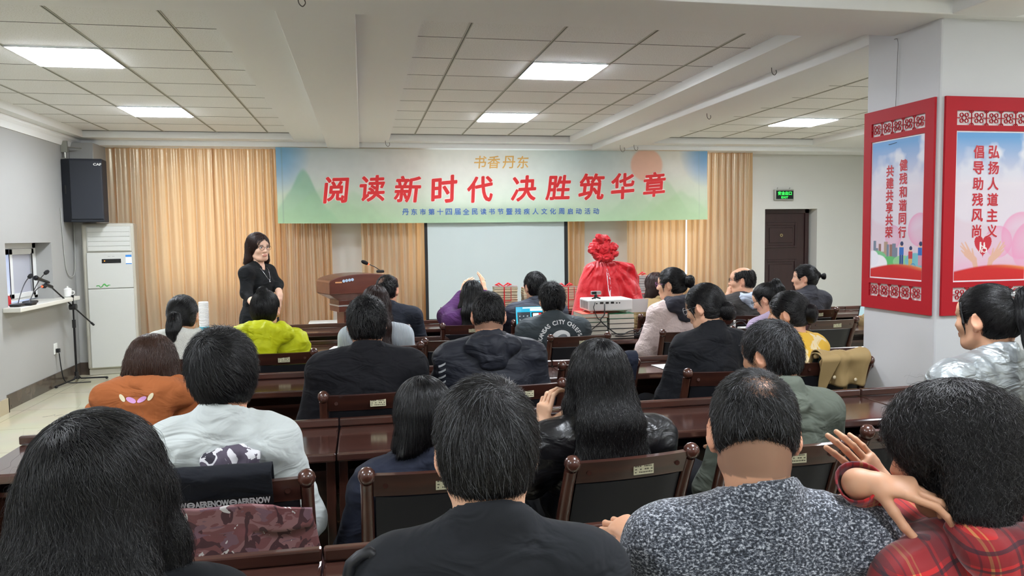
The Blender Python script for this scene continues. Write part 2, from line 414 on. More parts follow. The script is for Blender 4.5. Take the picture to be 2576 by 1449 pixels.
# ceiling light panels -------------------------------------------
M_LED2 = mat('dimmer_light_diffuser', (255, 255, 255), .5, emit=((238, 244, 253), LED*.92))
def led(x, y, label, m=M_LED):
    t = thing('ceiling_light', label, 'ceiling light', (x, y, TZ-.008), group='square light panels in the tiled ceiling')
    build('diffuser', MB().box((-.279, -.279, -.009), (.279, .279, .006)), m, t)
    f = MB()
    for a, b in (((-.296, -.296), (.296, -.28)), ((-.296, .28), (.296, .296)), ((-.296, -.28), (-.28, .28)), ((.28, -.28), (.296, .28))):
        f.box((a[0], a[1], -.003), (b[0], b[1], .006))
    build('frame', f, mat('light_frame_white', (225, 228, 230), .4), t)
LY1, LY2 = Y0+.9, Y0+3.3
led(-2.002, LY1, 'large lit ceiling panel in the leftmost bay, nearer one')
led(-2.002, LY2, 'small-looking lit ceiling panel in the leftmost bay, above the curtains')
led(1.590, LY1, 'lit ceiling panel in the middle bay, nearer one')
led(1.590, LY2, 'lit ceiling panel in the middle bay above the green banner')
led(5.16, LY2, 'lit ceiling panel in the bay behind the white pillar')
led(5.16, LY1, 'unseen ceiling panel added above the white pillar, nearer one of its bay')  # out of sight; added for more light at the right and front
for nx, nm in ((-2.002, 'leftmost'), (1.590, 'middle'), (5.16, 'pillar side')):
    for ny, nn in ((2.0, 'front'), (-.6, 'rear')):
        led(nx, ny, 'unseen ceiling panel added over the audience, %s bay, %s one' % (nm, nn), M_LED2)  # out of view; added to light the nearer people
# ================================================================ desks
def make_desk(w, d):
    t = thing('desk', '', 'desk')
    a = MB().box((-w/2+.002, 0, .735), (w/2-.002, d, .77)); build('desk_top', a, M_WOODT, t, bevel=.008)
    a = MB().box((-w/2+.002, d-.028, .772), (w/2-.002, d, .806)); build('raised_rail', a, M_WOOD, t, bevel=.006)
    for s in (-1, 1):
        a = MB().box((s*(w/2-.024)-.018, .05, 0), (s*(w/2-.024)+.018, d-.03, .734)); build('side_panel', a, M_WOODV, t, bevel=.004)
    a = MB().box((-w/2+.044, d-.06, .12), (w/2-.044, d-.035, .734)); build('modesty_panel', a, M_WOOD, t)
    a = MB().box((-w/2+.044, .12, .655), (w/2-.044, d-.062, .672)); build('shelf', a, M_WOOD, t)
    return t
DW = 1.257
ROWS = {'A': (1.57, .40), 'B': (2.95, .44), 'C': (4.24, .40), 'D': (5.64, .37), 'E': (6.80, .40)}
proto_desk = {}
def desk(row, k, label, dy=0.0, rz=0.0):
    y, d = ROWS[row]; x = -1.375+DW*(k+.5)
    if d not in proto_desk: o = proto_desk[d] = make_desk(DW, d)
    else: o = dup(proto_desk[d])
    o.location = (x, y+dy, 0); o.rotation_euler = (0, 0, rz); o.scale = (1, 1, 1.019); o['label'] = label; o['group'] = 'dark wooden desks in rows'
    return o
desk('A', 0, 'dark wooden desk in front of the long-haired woman nearest the camera')
desk('A', 1, 'dark wooden desk in front of the man in the plain charcoal jacket')
desk('A', 2, 'dark wooden desk before the man in the grey speckled sweater')
desk('A', 3, 'dark wooden desk before the woman in the red plaid shirt')
desk('B', 0, 'dark wooden desk in front of the man in the pale grey sweatshirt')
desk('B', 1, 'dark wooden desk before the bobbed woman in the navy jacket')
desk('B', 2, 'dark wooden desk between the leather jacket woman and the olive shirt man')
desk('B', 3, 'dark wooden desk right before the white pillar, near the silver jacket')
desk('C', 0, 'dark wooden desk with white papers, before the brown hoodie woman')
desk('C', 1, 'dark wooden desk before the black coat man and hooded jacket man')
desk('C', 2, 'dark wooden desk beside the woman in the black blazer')
desk('C', 3, 'dark wooden desk beyond the khaki coat chair, running behind the pillar')
desk('D', 0, 'dark wooden desk before the yellow hooded jacket, a phone on it')
desk('D', 1, 'dark wooden desk in front of the woman in the pale ribbed sweater')
desk('D', 2, 'dark wooden desk carrying the projector on its book stacks')
desk('D', 3, 'dark wooden desk with white adapter box, by the lilac sweater woman')
desk('D', 4, 'dark wooden desk behind the pillar in the floral dress row')
desk('E', 0, 'dark wooden desk below the curtains with a stack of paper cups')
desk('E', 1, 'dark wooden desk in front of the lectern')
desk('E', 2, 'dark wooden desk before the purple sweater woman and grey suit man')
desk('E', 3, 'dark wooden desk in front of the tan coat woman')
desk('E', 4, 'dark wooden desk before the balding man with glasses')
desk('E', 5, 'dark wooden desk by the door, before the woman with a small bun')

# ================================================================ chairs
M_STICK = mat('cream_sticker', (196, 192, 160), .5)
def make_chair():
    t = thing('chair', '', 'chair')
    M = MB().box((-.20, 0, .42), (.20, .42, .45)); build('seat_frame', M, M_WOOD, t, bevel=.008)
    build('seat', MB().box((-.205, .01, .451), (.205, .43, .50)), M_LEATHER, t, bevel=.018, seg=3)
    def yb(z): return -.012-.15*max(0, (z-.45)/.48)**1.5
    for s in (-1, 1):
        zs = [0, .2, .42, .55, .68, .78, .86, .905]
        p = MB().tube([(s*.2, yb(z) if z > .45 else -.012-.05*(1-z/.45)**2, z) for z in zs], [.017, .019, .022, .022, .021, .02, .019, .02], 10)
        y = yb(.93)
        p.ball((s*.2, y, .927), (.026, .027, .028), 12)
        build('rear_leg', p, M_WOODV, t, smooth=50)
        build('front_leg', MB().box((s*.18-.018, .375, 0), (s*.18+.018, .411, .419)), M_WOODV, t, bevel=.004)
    # top rail, slightly bowed
    n = 9; R = MB()
    P = np.zeros((n, 5, 3))
    for i in range(n):
        x = -.182+.364*i/(n-1); bow = -.014*(1-(x/.182)**2)
        ya, yb_ = yb(.855)+bow, yb(.93)+bow
        for j, (z, y) in enumerate(((.855, ya-.012), (.93, yb_-.012), (.93, yb_+.014), (.855, ya+.014), (.855, ya-.012))): P[i, j] = (x, y, z)
    R.grid(P)
    build('top_rail', R, M_WOOD, t, smooth=30)
    dots = MB()
    for s in (-1, 1): dots.tube([(s*.148, yb(.893)-.017-.005, .893), (s*.148, yb(.893)-.0125, .893)], .008, 12)
    build('screw_cover', dots, M_WOODT, t, smooth=40)
    Q = np.zeros((n, 7, 3))
    for i in range(n):
        x = -.176+.352*i/(n-1); bow = -.012*(1-(x/.176)**2); e = .014 if 0 < i < n-1 else .004
        for j, (z, o) in enumerate(((.50, -e), (.60, -e), (.72, -e), (.85, -e), (.85, e+.02), (.62, e+.03), (.50, e+.02))): Q[i, j] = (x, yb(z)+bow+o, z)
    Qc = np.concatenate([Q, Q[:, :1]], 1)
    build('back_pad', MB().grid(Qc), M_LEATHER, t, smooth=50)
    st = MB(); y0 = yb(.895)-.0285
    st.box((-.005, y0, .872), (.062, y0+.003, .914)); s_ = build('sticker', st, M_STICK, t); s_.rotation_euler = (0, 0, 0)
    pr = MB(); rr = random.Random(3)
    for r_ in range(4):
        x = -.001
        while x < .054:
            w = rr.uniform(.003, .007)
            if rr.random() < .85: pr.box((x, y0-.0006, .906-r_*.0095), (min(x+w, .058), y0, .9105-r_*.0095-.001*rr.random()))
            x += w+.0018
    build('sticker_print', pr, mat('faded_ink', (96, 92, 76), .7), s_)
    return t
CH0 = make_chair(); _used = []
def chair(x, y, deg, label):
    """x,y = middle of the top rail; deg turns the chair to the left"""
    a = math.radians(deg); o = CH0 if not _used else dup(CH0)
    _used.append(1)
    dx, dy = math.sin(a)*-.15, math.cos(a)*.15      # rail sits .15 behind the origin
    x, y = x*1.03, y*1.03; o.scale = (1.03, 1.0, .975)
    o.location = (x+dx, y+dy, 0); o.rotation_euler = (0, 0, a); o['label'] = label; o['group'] = 'dark wooden conference chairs'
    return o
chair(-.372, 2.22, 1, 'dark wooden chair with a camouflage vest hung over its back')
chair(.195, 2.20, 0, 'dark wooden chair with sticker, half hidden by the charcoal jacket man')
chair(.79, 2.20, 7, 'dark wooden chair under the leather jacket woman, sticker on rail')
chair(1.30, 2.20, -2, 'dark wooden chair of the man in the olive shirt')
chair(1.85, 2.33, 10, 'empty dark wooden chair behind the hands of the plaid woman')
chair(2.28, 2.22, 8, 'dark wooden chair of the woman in the silver jacket')
chair(.02, 3.36, 2, 'dark wooden chair of the man in the plain black coat')
chair(.68, 3.38, 3, 'dark wooden chair of the man in the black hooded jacket')
chair(1.20, 3.84, -2, 'empty dark wooden chair with a dark jacket, behind long black hair')
chair(1.73, 3.46, -4, 'dark wooden chair of the woman in the black blazer')
chair(2.39, 3.58, 0, 'dark wooden chair of the floral dress woman, khaki coat over its back')
chair(-.95, 4.62, 0, 'dark wooden chair of the ponytailed woman in a lace collar')
chair(-.50, 4.70, 1, 'dark wooden chair of the person in the yellow jacket')
chair(.14, 4.80, 2, 'dark wooden chair of the woman in the pale ribbed sweater')
chair(.58, 4.96, 0, 'empty dark wooden chair left of the black hooded jacket')
chair(1.40, 4.92, 3, 'dark wooden chair behind the jacket with white lettering')
chair(2.20, 4.93, -6, 'dark wooden chair of the woman in the pale pink jacket')
chair(2.74, 4.98, -6, 'dark wooden chair of the woman in the lilac sweater')
chair(3.50, 5.27, 2, 'empty dark wooden chair between the floral dress and the pillar')
chair(3.06, 5.76, -4, 'dark wooden chair of the balding man, sticker on rail')
chair(3.82, 6.00, 2, 'dark wooden chair of the woman with a small bun')
chair(.78, 5.78, -2, 'dark wooden chair of the woman in the purple sweater')
chair(.12, 5.77, 0, 'dark wooden chair of the man in the dark suit')
chair(1.34, 5.85, 0, 'dark wooden chair of the man in the grey suit')
chair(2.42, 5.95, -6, 'dark wooden chair of the woman in the tan coat')
chair(4.45, 5.55, 0, 'dark wooden chair of the person half hidden by the pillar')
chair(-.92, .76, 0, 'dark wooden chair under the long-haired woman nearest the camera')
chair(.10, .80, 0, 'dark wooden chair under the man in the plain charcoal jacket')
chair(.72, .86, 0, 'dark wooden chair under the man in the grey speckled sweater')
chair(1.28, .80, 0, 'dark wooden chair under the woman in the red plaid shirt')
# ================================================================ curtains
M_CURT = mat('champagne_satin', (214, 206, 180), .27, metal=.25, translucent=((255, 190, 126), .42), var=(6, .35, (200, 190, 160)), stretch=(3, 3, .3))
def curtain(x0, x1, label, folds, seed, amp=.05, y=10.42, z0=.06, z1=2.752):
    r = random.Random(seed); nx, nz = folds*14+1, 26
    ph = np.cumsum([r.uniform(.75, 1.25) for _ in range(folds)]); ph = np.concatenate([[0], ph])/ph[-1]
    u = np.linspace(0, 1, nx); k = np.interp(u, ph, np.arange(folds+1)); am = np.interp(k, np.arange(folds+1), [r.uniform(.65, 1.25) for _ in range(folds+1)])
    P = np.zeros((nx, nz, 3))
    for j, t in enumerate(np.linspace(0, 1, nz)):          # t=0 top
        sway = .35*np.sin(2.2*t*PI+seed+k*.7)*t
        w = np.sin(2*PI*(k+.10*sway))
        w = .75*(1-2*np.abs(np.sin(PI*(k+.10*sway)))**.75)+.25*w+.28*np.sin(4*PI*(k+.07*sway)+seed)*(.4+.6*(1-t))
        P[:, j, 0] = x0+(x1-x0)*u+.02*np.sin(3*t+k)*t; P[:, j, 1] = y-amp*am*w*(.55+.45*min(1, t*3)); P[:, j, 2] = z1+(z0-z1)*t
    o = build('curtain', MB().grid(P), M_CURT, smooth=180)
    return tag(o, label, 'curtain', 'champagne curtains along the front wall')
curtain(-3.28, -1.825, 'champagne curtain behind the black speaker and white air conditioner', 10, 1)
curtain(-1.845, -1.03, 'champagne curtain behind the standing woman in black', 8, 2)
curtain(-1.05, -.40, 'short-looking champagne curtain left of the bare wall strip', 7, 3)
curtain(-.02, .90, 'champagne curtain behind the lectern microphone', 9, 4)
curtain(2.80, 3.06, 'narrow champagne curtain beside the right edge of the screen', 3, 5)
curtain(3.66, 4.55, 'champagne curtain right of the red bow', 8, 6)
curtain(4.566, 5.58, 'champagne curtain nearest the door', 10, 7)
# ================================================================ banner
def vnoise(P, seed=0):
    """value noise on an (N,d) array, d=2 or 3, result -1..1"""
    P = np.asarray(P, float); d = P.shape[1]; i = np.floor(P).astype(np.int64); f = P-i; f = f*f*f*(f*(f*6-15)+10)
    out = 0
    for c in range(2**d):
        o = np.array([(c >> q) & 1 for q in range(d)]); q = i+o
        h = np.full(len(P), seed*7919+1013, np.int64)
        for a in range(d): h = (h ^ (q[:, a]*(73856093, 19349663, 83492791)[a])) & 0x7fffffff; h = (h*1103515245+12345) & 0x7fffffff
        v = ((h >> 8) & 0xffff)/32767.5-1
        out = out+v*np.prod(np.where(o, f, 1-f), axis=1)
    return out
def fbm(P, seed=0, n=3):
    return sum(vnoise(np.asarray(P)*2**i, seed+i)*.5**i for i in range(n))
def paint(me, cols):
    a = me.color_attributes.new('col', 'FLOAT_COLOR', 'POINT')
    c = np.ones((len(me.vertices), 4), np.float32); c[:, :3] = cols
    a.data.foreach_set('color', c.ravel())
def srgb(c):
    c = np.asarray(c, float)/255; return np.where(c <= .04045, c/12.92, ((c+.055)/1.055)**2.4)
def mixc(a, b, t): t = np.clip(t, 0, 1)[:, None]; return a*(1-t)+b*t
BX0, BX1, BZ0, BZ1, BY = -1.04, 4.78, 1.79, 2.745, 10.17
def banner_y(x, z):
    u = (x-BX0)/(BX1-BX0)
    return BY+.010*np.sin(9*u+2*z)+.006*np.sin(31*u+6*z)-.02*np.exp(-((u-.02)/.03)**2)*np.clip(z-2.3, 0, 1)
nx, nz = 420, 74
gx, gz = np.meshgrid(np.linspace(BX0, BX1, nx), np.linspace(BZ1, BZ0, nz), indexing='ij')
sag = -.02*(4*(gx-BX0)/(BX1-BX0)*(1-(gx-BX0)/(BX1-BX0)))
G = np.stack([gx, banner_y(gx, gz), gz+sag*.6], -1)
o = build('banner', MB().grid(G), mat('printed_banner_cloth', attr='col', rough=.75, translucent=((225, 240, 225), .28)), smooth=180)
u = ((gx-BX0)/(BX1-BX0)).ravel(); v = ((gz-BZ0)/(BZ1-BZ0)).ravel()
def A(*c): return np.tile(srgb(c), (len(u), 1))
c = mixc(A(186, 218, 180), A(226, 226, 220), (v-.05)*1.5)
c = mixc(c, A(236, 220, 214), np.exp(-((u-.42)/.16)**2)*np.clip(v*1.3, 0, 1)*.7)
c = mixc(c, A(176, 198, 210), np.clip(.75-u*2.6, 0, 1)*np.clip(v*1.6-.5, 0, 1))
c = mixc(c, A(166, 190, 200), np.exp(-((u-.69)/.12)**2)*np.clip(v*1.3-.3, 0, 1)*.8)
c = mixc(c, A(92, 168, 214), np.clip(1-((u-0)**2*180+(v-1)**2*2.5), 0, 1))
c = mixc(c, A(72, 158, 216), np.clip(1-((u-1)**2*190+(v-1)**2*3.5), 0, 1))
c = mixc(c, A(240, 168, 140), np.clip((.042-np.hypot(u-.845, (v-.80)*.17))*200, 0, 1)*.75)
for (mx, mh, mw, s, cc) in ((.055, .74, .045, 1.0, (92, 176, 138)), (.10, .50, .08, .5, (150, 200, 150)), (.16, .45, .06, .55, (150, 196, 150)), (.24, .32, .12, .4, (168, 205, 160)), (.82, .42, .07, .5, (150, 196, 150)), (.895, .62, .05, .6, (132, 190, 138)), (.93, .46, .07, .6, (140, 196, 140)), (.55, .25, .3, .35, (176, 205, 172))):
    prof = mh*np.exp(-np.abs((u-mx)/mw)**1.6)+.03*vnoise(np.stack([u*60, u*0], 1), 3)
    c = mixc(c, A(*cc), np.clip((prof-v)*18, 0, 1)*s*.62*np.clip(.35+v/mh, 0, 1))
c = c*(1+.03*fbm(np.stack([u*70, v*12], 1), 5))[:, None]
for hx in (.012, .978): c = mixc(c, A(110, 140, 140), np.clip((.0007-np.abs(u-hx))*2500, 0, 1)*.5)
paint(o.data, c)
tag(o, 'wide green and blue cloth banner hung across the front wall', 'banner')
banner = o
def on_banner(s, x, z, h, m, name, bold=.02, dy=.004, shear=0.0, sx=1.0, rot=0.0, warp=None):
    v, f = text_mesh(s, 1.0, bold)
    if not len(v): return
    hgt = v[:, 1].max()-v[:, 1].min(); v = v*(h/hgt); v[:, 0] *= sx; v[:, 0] += v[:, 1]*shear
    if rot: cr, sr = math.cos(rot), math.sin(rot); v = np.stack([v[:, 0]*cr-v[:, 1]*sr, v[:, 0]*sr+v[:, 1]*cr], 1)
    X, Z = v[:, 0]+x, v[:, 1]+z
    mb = MB().add(np.stack([X, banner_y(X, Z)-dy-lay(X, bold, 1e-4), Z], 1), f)
    return mb
def merge(mbs):
    r = MB()
    for q in mbs:
        if q: r.add(q.v, q.f)
    return r
M_BRED = mat('banner_red_print', (214, 42, 44), .7); M_BPALE = mat('banner_pale_outline', (246, 226, 218), .7)
M_BBLUE = mat('banner_blue_print', (66, 106, 176), .7); M_BGOLD = mat('banner_gold_print', (228, 178, 98), .7)
def bx(px): return float(at(px, 480, BY)[0])
def bz(px, py): return float(at(px, py, BY)[2])
big = [('阅', 846, 478), ('读', 937, 474), ('新', 1026, 476), ('时', 1118, 476), ('代', 1208, 476), ('决', 1318, 474), ('胜', 1405, 472), ('筑', 1488, 470), ('华', 1566, 468), ('章', 1646, 464)]
rb = random.Random(4)
fg, bg = [], []
for ch, px, py in big:
    rr = rb.uniform(-.05, .05); kw = dict(shear=.14, sx=.98, rot=.05+rr); hh = rb.uniform(.335, .365)
    fg.append(on_banner(ch, bx(px), bz(px, py), hh, None, '', bold=.026, dy=.006, **kw)); bg.append(on_banner(ch, bx(px), bz(px, py), hh*1.03, None, '', bold=.06, dy=.004, **kw))
build('lettering_outline', merge(bg), M_BPALE, banner); o = build('headline_lettering', merge(fg), M_BRED, banner); o['label'] = 'large red brush lettering'
gold = [on_banner(ch, bx(px), bz(px, 408), .165, None, '', bold=.012, dy=.005, shear=.12, rot=.03) for ch, px in zip('书香丹东', (1209, 1243, 1281, 1316))]
o = build('gold_lettering', merge(gold), M_BGOLD, banner); o['label'] = 'small gold brush lettering'
sub = '丹东市第十四届全民读书节暨残疾人文化周启动活动'
xs_ = np.linspace(1019, 1499, len(sub))
blue = [on_banner(ch, bx(px), bz(px, 533-(px-1019)*.004), .083, None, '', bold=.016, dy=.005) for ch, px in zip(sub, xs_)]
o = build('subtitle_lettering', merge(blue), M_BBLUE, banner); o['label'] = 'line of small blue lettering'
# ================================================================ projection screen
t = thing('projection_screen', 'white projection screen with black border below the banner', 'screen', (1.79, 10.26, 0))
w2 = .98
build('screen_surface', MB().box((-w2+.04, 0, .50), (w2-.05, .006, 1.80)), mat('matte_screen_white', (186, 196, 194), .8), t)
build('screen_border', MB().box((-w2, -.002, .46), (-w2+.04, .008, 1.83)).box((w2-.05, -.002, .46), (w2, .008, 1.83)).box((-w2, -.002, 1.80), (w2, .008, 1.83)).box((-w2, -.002, .46), (w2, .008, .50)), mat('screen_black_border', (14, 15, 17), .7), t)
build('weight_bar', MB().tube([(-w2-.02, .003, .44), (w2+.02, .003, .44)], .022, 10), M_BLACK, t, smooth=40)
c_ = MB().box((-w2-.05, -.02, 1.83), (w2+.05, .06, 2.0)); build('screen_housing', c_, M_BLACK, t, bevel=.01)
b_ = MB()
for s in (-1, 1): b_.box((s*.8-.02, .06, 1.86), (s*.8+.02, YF-10.26, 1.92))
build('wall_bracket', b_, M_BLACKM, t)
# ================================================================ air conditioner
t = thing('air_conditioner', 'tall white floor-standing air conditioner in front of the curtains', 'air conditioner', (-2.96, 9.90, 0), math.radians(9))
M_AC = mat('ivory_plastic', (196, 197, 191), .42); M_AC2 = mat('cream_plastic_frame', (184, 181, 168), .45)
build('cabinet', MB().box((-.28, .02, .07), (.28, .36, 1.81)), M_AC2, t, bevel=.03, seg=3)
build('base', MB().box((-.27, .04, 0), (.27, .34, .07)), M_AC2, t, bevel=.01)
build('lower_panel', MB().box((-.235, -.006, .09), (.255, .03, 1.03)), M_AC, t, bevel=.008)
build('upper_panel', MB().box((-.235, -.006, 1.036), (.255, .03, 1.46)), M_AC, t, bevel=.008)
g = build('outlet_grille', MB().box((-.225, .0, 1.475), (.245, .02, 1.77)), M_AC, t, bevel=.006)
sl = MB()
for i in range(5): sl.box((-.215, -.006, 1.482+i*.056), (.235, .004, 1.534+i*.056))
build('louvre', sl, M_AC, g, bevel=.004)
d = build('display', MB().box((-.075, -.009, 1.335), (.13, -.004, 1.385)), mat('dark_display', (20, 20, 22), .15), t)
build('indicator', MB().box((-.05, -.0105, 1.357), (-.04, -.009, 1.367)), mat('orange_indicator', (250, 120, 40), .5, emit=((255, 120, 40), 1.5)), d)
lb = build('energy_label', MB().box((.18, -.0075, 1.32), (.245, -.006, 1.43)), mat('label_white', (224, 228, 236), .6), t)
build('label_band', MB().box((.18, -.0085, 1.405), (.245, -.0075, 1.43)).box((.18, -.0085, 1.32), (.245, -.0075, 1.33)), mat('label_blue', (44, 128, 206), .6), lb)
br_ = MB()
for x in (-.01, .035): br_.box((x, -.0075, 1.414), (x+.028, -.006, 1.419))
build('badge', br_, mat('grey_badge', (150, 152, 150), .4), t)
dec = MB(); rr = random.Random(2)
for i in range(26):
    x = -.14+i*.0055; dec.ball((x, -.006, 1.062+.012*math.sin(i*.6)+.02*math.exp(-((i-17)/4)**2)+rr.uniform(-.004, .004)), (.008, .002, .004+.006*math.exp(-((i-17)/5)**2)), 8)
build('leaf_decal', dec, mat('green_print', (66, 160, 70), .6), t, smooth=60)
# ================================================================ wall speaker on its bracket
t = thing('loudspeaker', 'black loudspeaker hung in the corner above the air conditioner', 'loudspeaker', (-3.115, 9.66, 1.82), math.radians(6))
build('cabinet', MB().prism([(-.24, .06), (-.14, -.02), (.20, -.02), (.20, .24), (-.16, .26)], 2, 0, .72), mat('speaker_carpet', (27, 31, 40), .75, bump=(300, .2, .001)), t, bevel=.008)
build('grille', MB().box((-.135, -.034, .03), (.195, -.02, .70)), mat('speaker_grille', (30, 34, 43), .6, bump=(500, .3, .001)), t, bevel=.008)
v, f = text_mesh('CAF', 1, .03); v *= .028/(v[:, 1].max()-v[:, 1].min()); v[:, 0] *= 1.25
build('badge', MB().add(np.stack([v[:, 0]+.155, -.0355-lay(v), v[:, 1]+.655], 1), f), M_WHITEP, t)
build('side_handle', MB().box((-.20, .015, .32), (-.185, .03, .42)), M_BLACK, t)
k = MB().tube([(-.20, .10, .72), (-.20, .10, .90)], .013, 8).tube([(-.20, .10, .86), (-.05, .2, .86)], .008, 8).box((-.235, .08, .72), (-.165, .13, .735)).box((-.235, .08, .80), (-.17, .12, .93))
build('bracket', k, mat('galvanised_bracket', (150, 150, 142), .4, metal=.6), t, smooth=40)
# cables on the corner wall
def cable(name, pts, r, m, label, cat='cable', n=6, smooth_n=6):
    p = np.array(pts, float); out = []
    for i in range(len(p)-1):
        p0, p1, p2, p3 = p[max(i-1, 0)], p[i], p[i+1], p[min(i+2, len(p)-1)]
        for s in np.linspace(0, 1, smooth_n, endpoint=False):
            out.append(.5*((2*p1)+(-p0+p2)*s+(2*p0-5*p1+4*p2-p3)*s*s+(-p0+3*p1-3*p2+p3)*s**3))
    out.append(p[-1])
    o = build(name, MB().tube(out, r, n), m, smooth=60)
    if label: tag(o, label, cat)
    return o
M_GREYC = mat('grey_cable', (168, 168, 162), .5)
cable('speaker_cable', [(-3.352, 9.60, 1.98), (-3.352, 9.62, 1.7), (-3.352, 9.66, 1.35), (-3.35, 9.72, 1.22), (-3.34, 9.82, 1.19), (-3.335, 9.90, 1.25), (-3.335, 9.93, 1.5), (-3.335, 9.94, 1.80)], .005, M_GREYC, 'thin grey cable looping down the wall under the loudspeaker')
# ================================================================ power outlet + cord, microphone stand
t = thing('power_outlet', 'white wall outlet with black plug below the hatch sill', 'outlet', (XL, 9.25, .42))
build('face_plate', MB().box((0, -.045, -.06), (.012, .045, .06)), M_WHITEP, t, bevel=.004)
build('plug', MB().box((.012, -.02, -.045), (.05, .02, .0)), M_BLACK, t, bevel=.006)
pc_ = cable('power_cord', [(XL+.04, 9.25, .37), (XL+.05, 9.26, .2), (XL+.06, 9.3, .06), (XL+.1, 9.36, .014), (XL+.3, 9.4, .008)], .006, M_BLACK, None)
pc_.parent = t; pc_.location = -t.location
t = thing('microphone_stand', 'black boom microphone stand on tripod feet by the left wall', 'microphone stand', (-3.205, 9.40, 0))
build('pole', MB().tube([(0, 0, .06), (0, 0, .72)], .012, 10).tube([(0, 0, .60), (0, 0, 1.00)], .009, 10).tube([(0, 0, .97), (0, 0, 1.0)], .013, 10), M_BLACKM, t, smooth=40)
build('collar', MB().tube([(0, 0, .63), (0, 0, .72)], .019, 12), M_BLACK, t, smooth=40)
build('clutch', MB().tube([(-.035, .0, .865), (.035, .0, .865)], .034, 14), M_BLACK, t, smooth=40)
ba, bb = np.array([-.075, -.42, 1.13]), np.array([.075, .40, .615]); ba = ba+(bb-ba)*.05
build('boom', MB().tube([ba, bb], .0085, 10).tube([bb+(ba-bb)*.06, bb], .013, 10), M_BLACKM, t, smooth=40)
for a, fl_ in ((40, .9), (248, .85), (105, .8)):
    ca, sa = math.cos(math.radians(a))*fl_, math.sin(math.radians(a))*fl_
    build('foot', MB().tube([(0, 0, .10), (.05*ca, .05*sa, .05), (.36*ca, .36*sa, .02)], .010, 8).ball((.36*ca, .36*sa, .016), (.018, .018, .016), 10), M_BLACKM, t, smooth=50)
build('hub', MB().tube([(0, 0, .05), (0, 0, .13)], .022, 12), M_BLACK, t, smooth=40)
build('mic_clip', MB().tube([(-.07, -.38, 1.115), (-.085, -.50, 1.15)], .018, 12), M_BLACK, t, smooth=40)
t = thing('microphone', 'black handheld microphone clipped on the boom stand', 'microphone', (-3.205, 9.40, 0))
p0, p1 = np.array([-.085, -.47, 1.178]), np.array([-.10, -.68, 1.225])
build('body', MB().tube([p0+(p0-p1)*.25, p0, p1], [.012, .015, .02], 12), M_BLACK, t, smooth=40)
build('head_grille', MB().ball(p1+(p1-p0)*.06, .027, 14), mat('mic_mesh', (30, 30, 32), .4, metal=.6, bump=(700, .5, .001)), t, smooth=180)
# ================================================================ gooseneck microphones, teacup on the sill
def gooseneck(x, y, z, tip, label, red=False, base=(.06, .09), bend=.1):
    t = thing('gooseneck_microphone', label, 'microphone', (x, y, z))
    build('base', MB().box((-base[0], -base[1], 0), (base[0], base[1], .028)), M_BLACK, t, bevel=.012)
    tip = np.array(tip)-np.array([x, y, z]); p = [np.array([0, 0, .02]), np.array([0, 0, .02])+tip*.35+np.array([0, 0, bend*.6]), np.array([0, 0, .0])+tip*.75+np.array([0, 0, bend*.45]), tip]
    q = []
    for s in np.linspace(0, 1, 14): q.append((1-s)**3*p[0]+3*(1-s)**2*s*p[1]+3*(1-s)*s*s*p[2]+s**3*p[3])
    build('neck', MB().tube(q, .0045, 8), M_BLACK, t, smooth=60)
    d = q[-1]-q[-2]; d /= np.linalg.norm(d)
    build('foam_head', MB().tube([q[-1], q[-1]+d*.015, q[-1]+d*.05, q[-1]+d*.075, q[-1]+d*.085], [.010, .019, .022, .016, .006], 14), mat('mic_foam', (18, 18, 20), .95, bump=(400, .4, .001)), t, smooth=60)
    if red: build('light_ring', MB().tube([q[-1]-d*.012, q[-1]+d*.003], .0095, 12), mat('red_glow_ring', (255, 70, 40), .5, emit=((255, 60, 30), 2.5)), t, smooth=60)
    return t
gooseneck(-3.30, 8.24, .975, (-3.30, 8.52, 1.24), 'gooseneck microphone on the sill, tallest foam head', base=(.05, .08))
gooseneck(-3.25, 8.36, .975, (-3.24, 8.68, 1.14), 'gooseneck microphone on the sill with a red glowing ring', True, base=(.05, .07))
gooseneck(-3.33, 8.60, .975, (-3.30, 8.92, 1.26), 'gooseneck microphone on the sill nearest the window sash', base=(.05, .08))
t = thing('teacup', 'white lidded porcelain teacup on the window sill', 'cup', (-3.26, 9.42, .975))
M_POR = mat('white_porcelain', (232, 232, 228), .15)
build('cup_body', MB().lathe([(.028, 0), (.038, .008), (.041, .05), (.042, .085), (.037, .085), (.036, .01)], n=24), M_POR, t, smooth=40)
build('lid', MB().lathe([(.044, .086), (.043, .092), (.02, .105), (.008, .108), (.011, .118), (.005, .124)], n=24), M_POR, t, smooth=40)
build('cup_handle', MB().tube([(.04*1, 0, .07), (.066, 0, .066), (.07, 0, .045), (.058, 0, .028), (.039, 0, .024)], .005, 8), M_POR, t, smooth=60)
t = thing('bottle', 'small red bottle beside the sill microphones', 'bottle', (-3.42, 8.34, .975))
build('bottle_body', MB().lathe([(.018, 0), (.02, .01), (.02, .07), (.012, .09), (.01, .10)], n=14), mat('red_bottle', (186, 40, 44), .3), t, smooth=40)
build('cap', MB().lathe([(.012, .10), (.012, .118)], n=12), M_WHITEP, t, smooth=40)
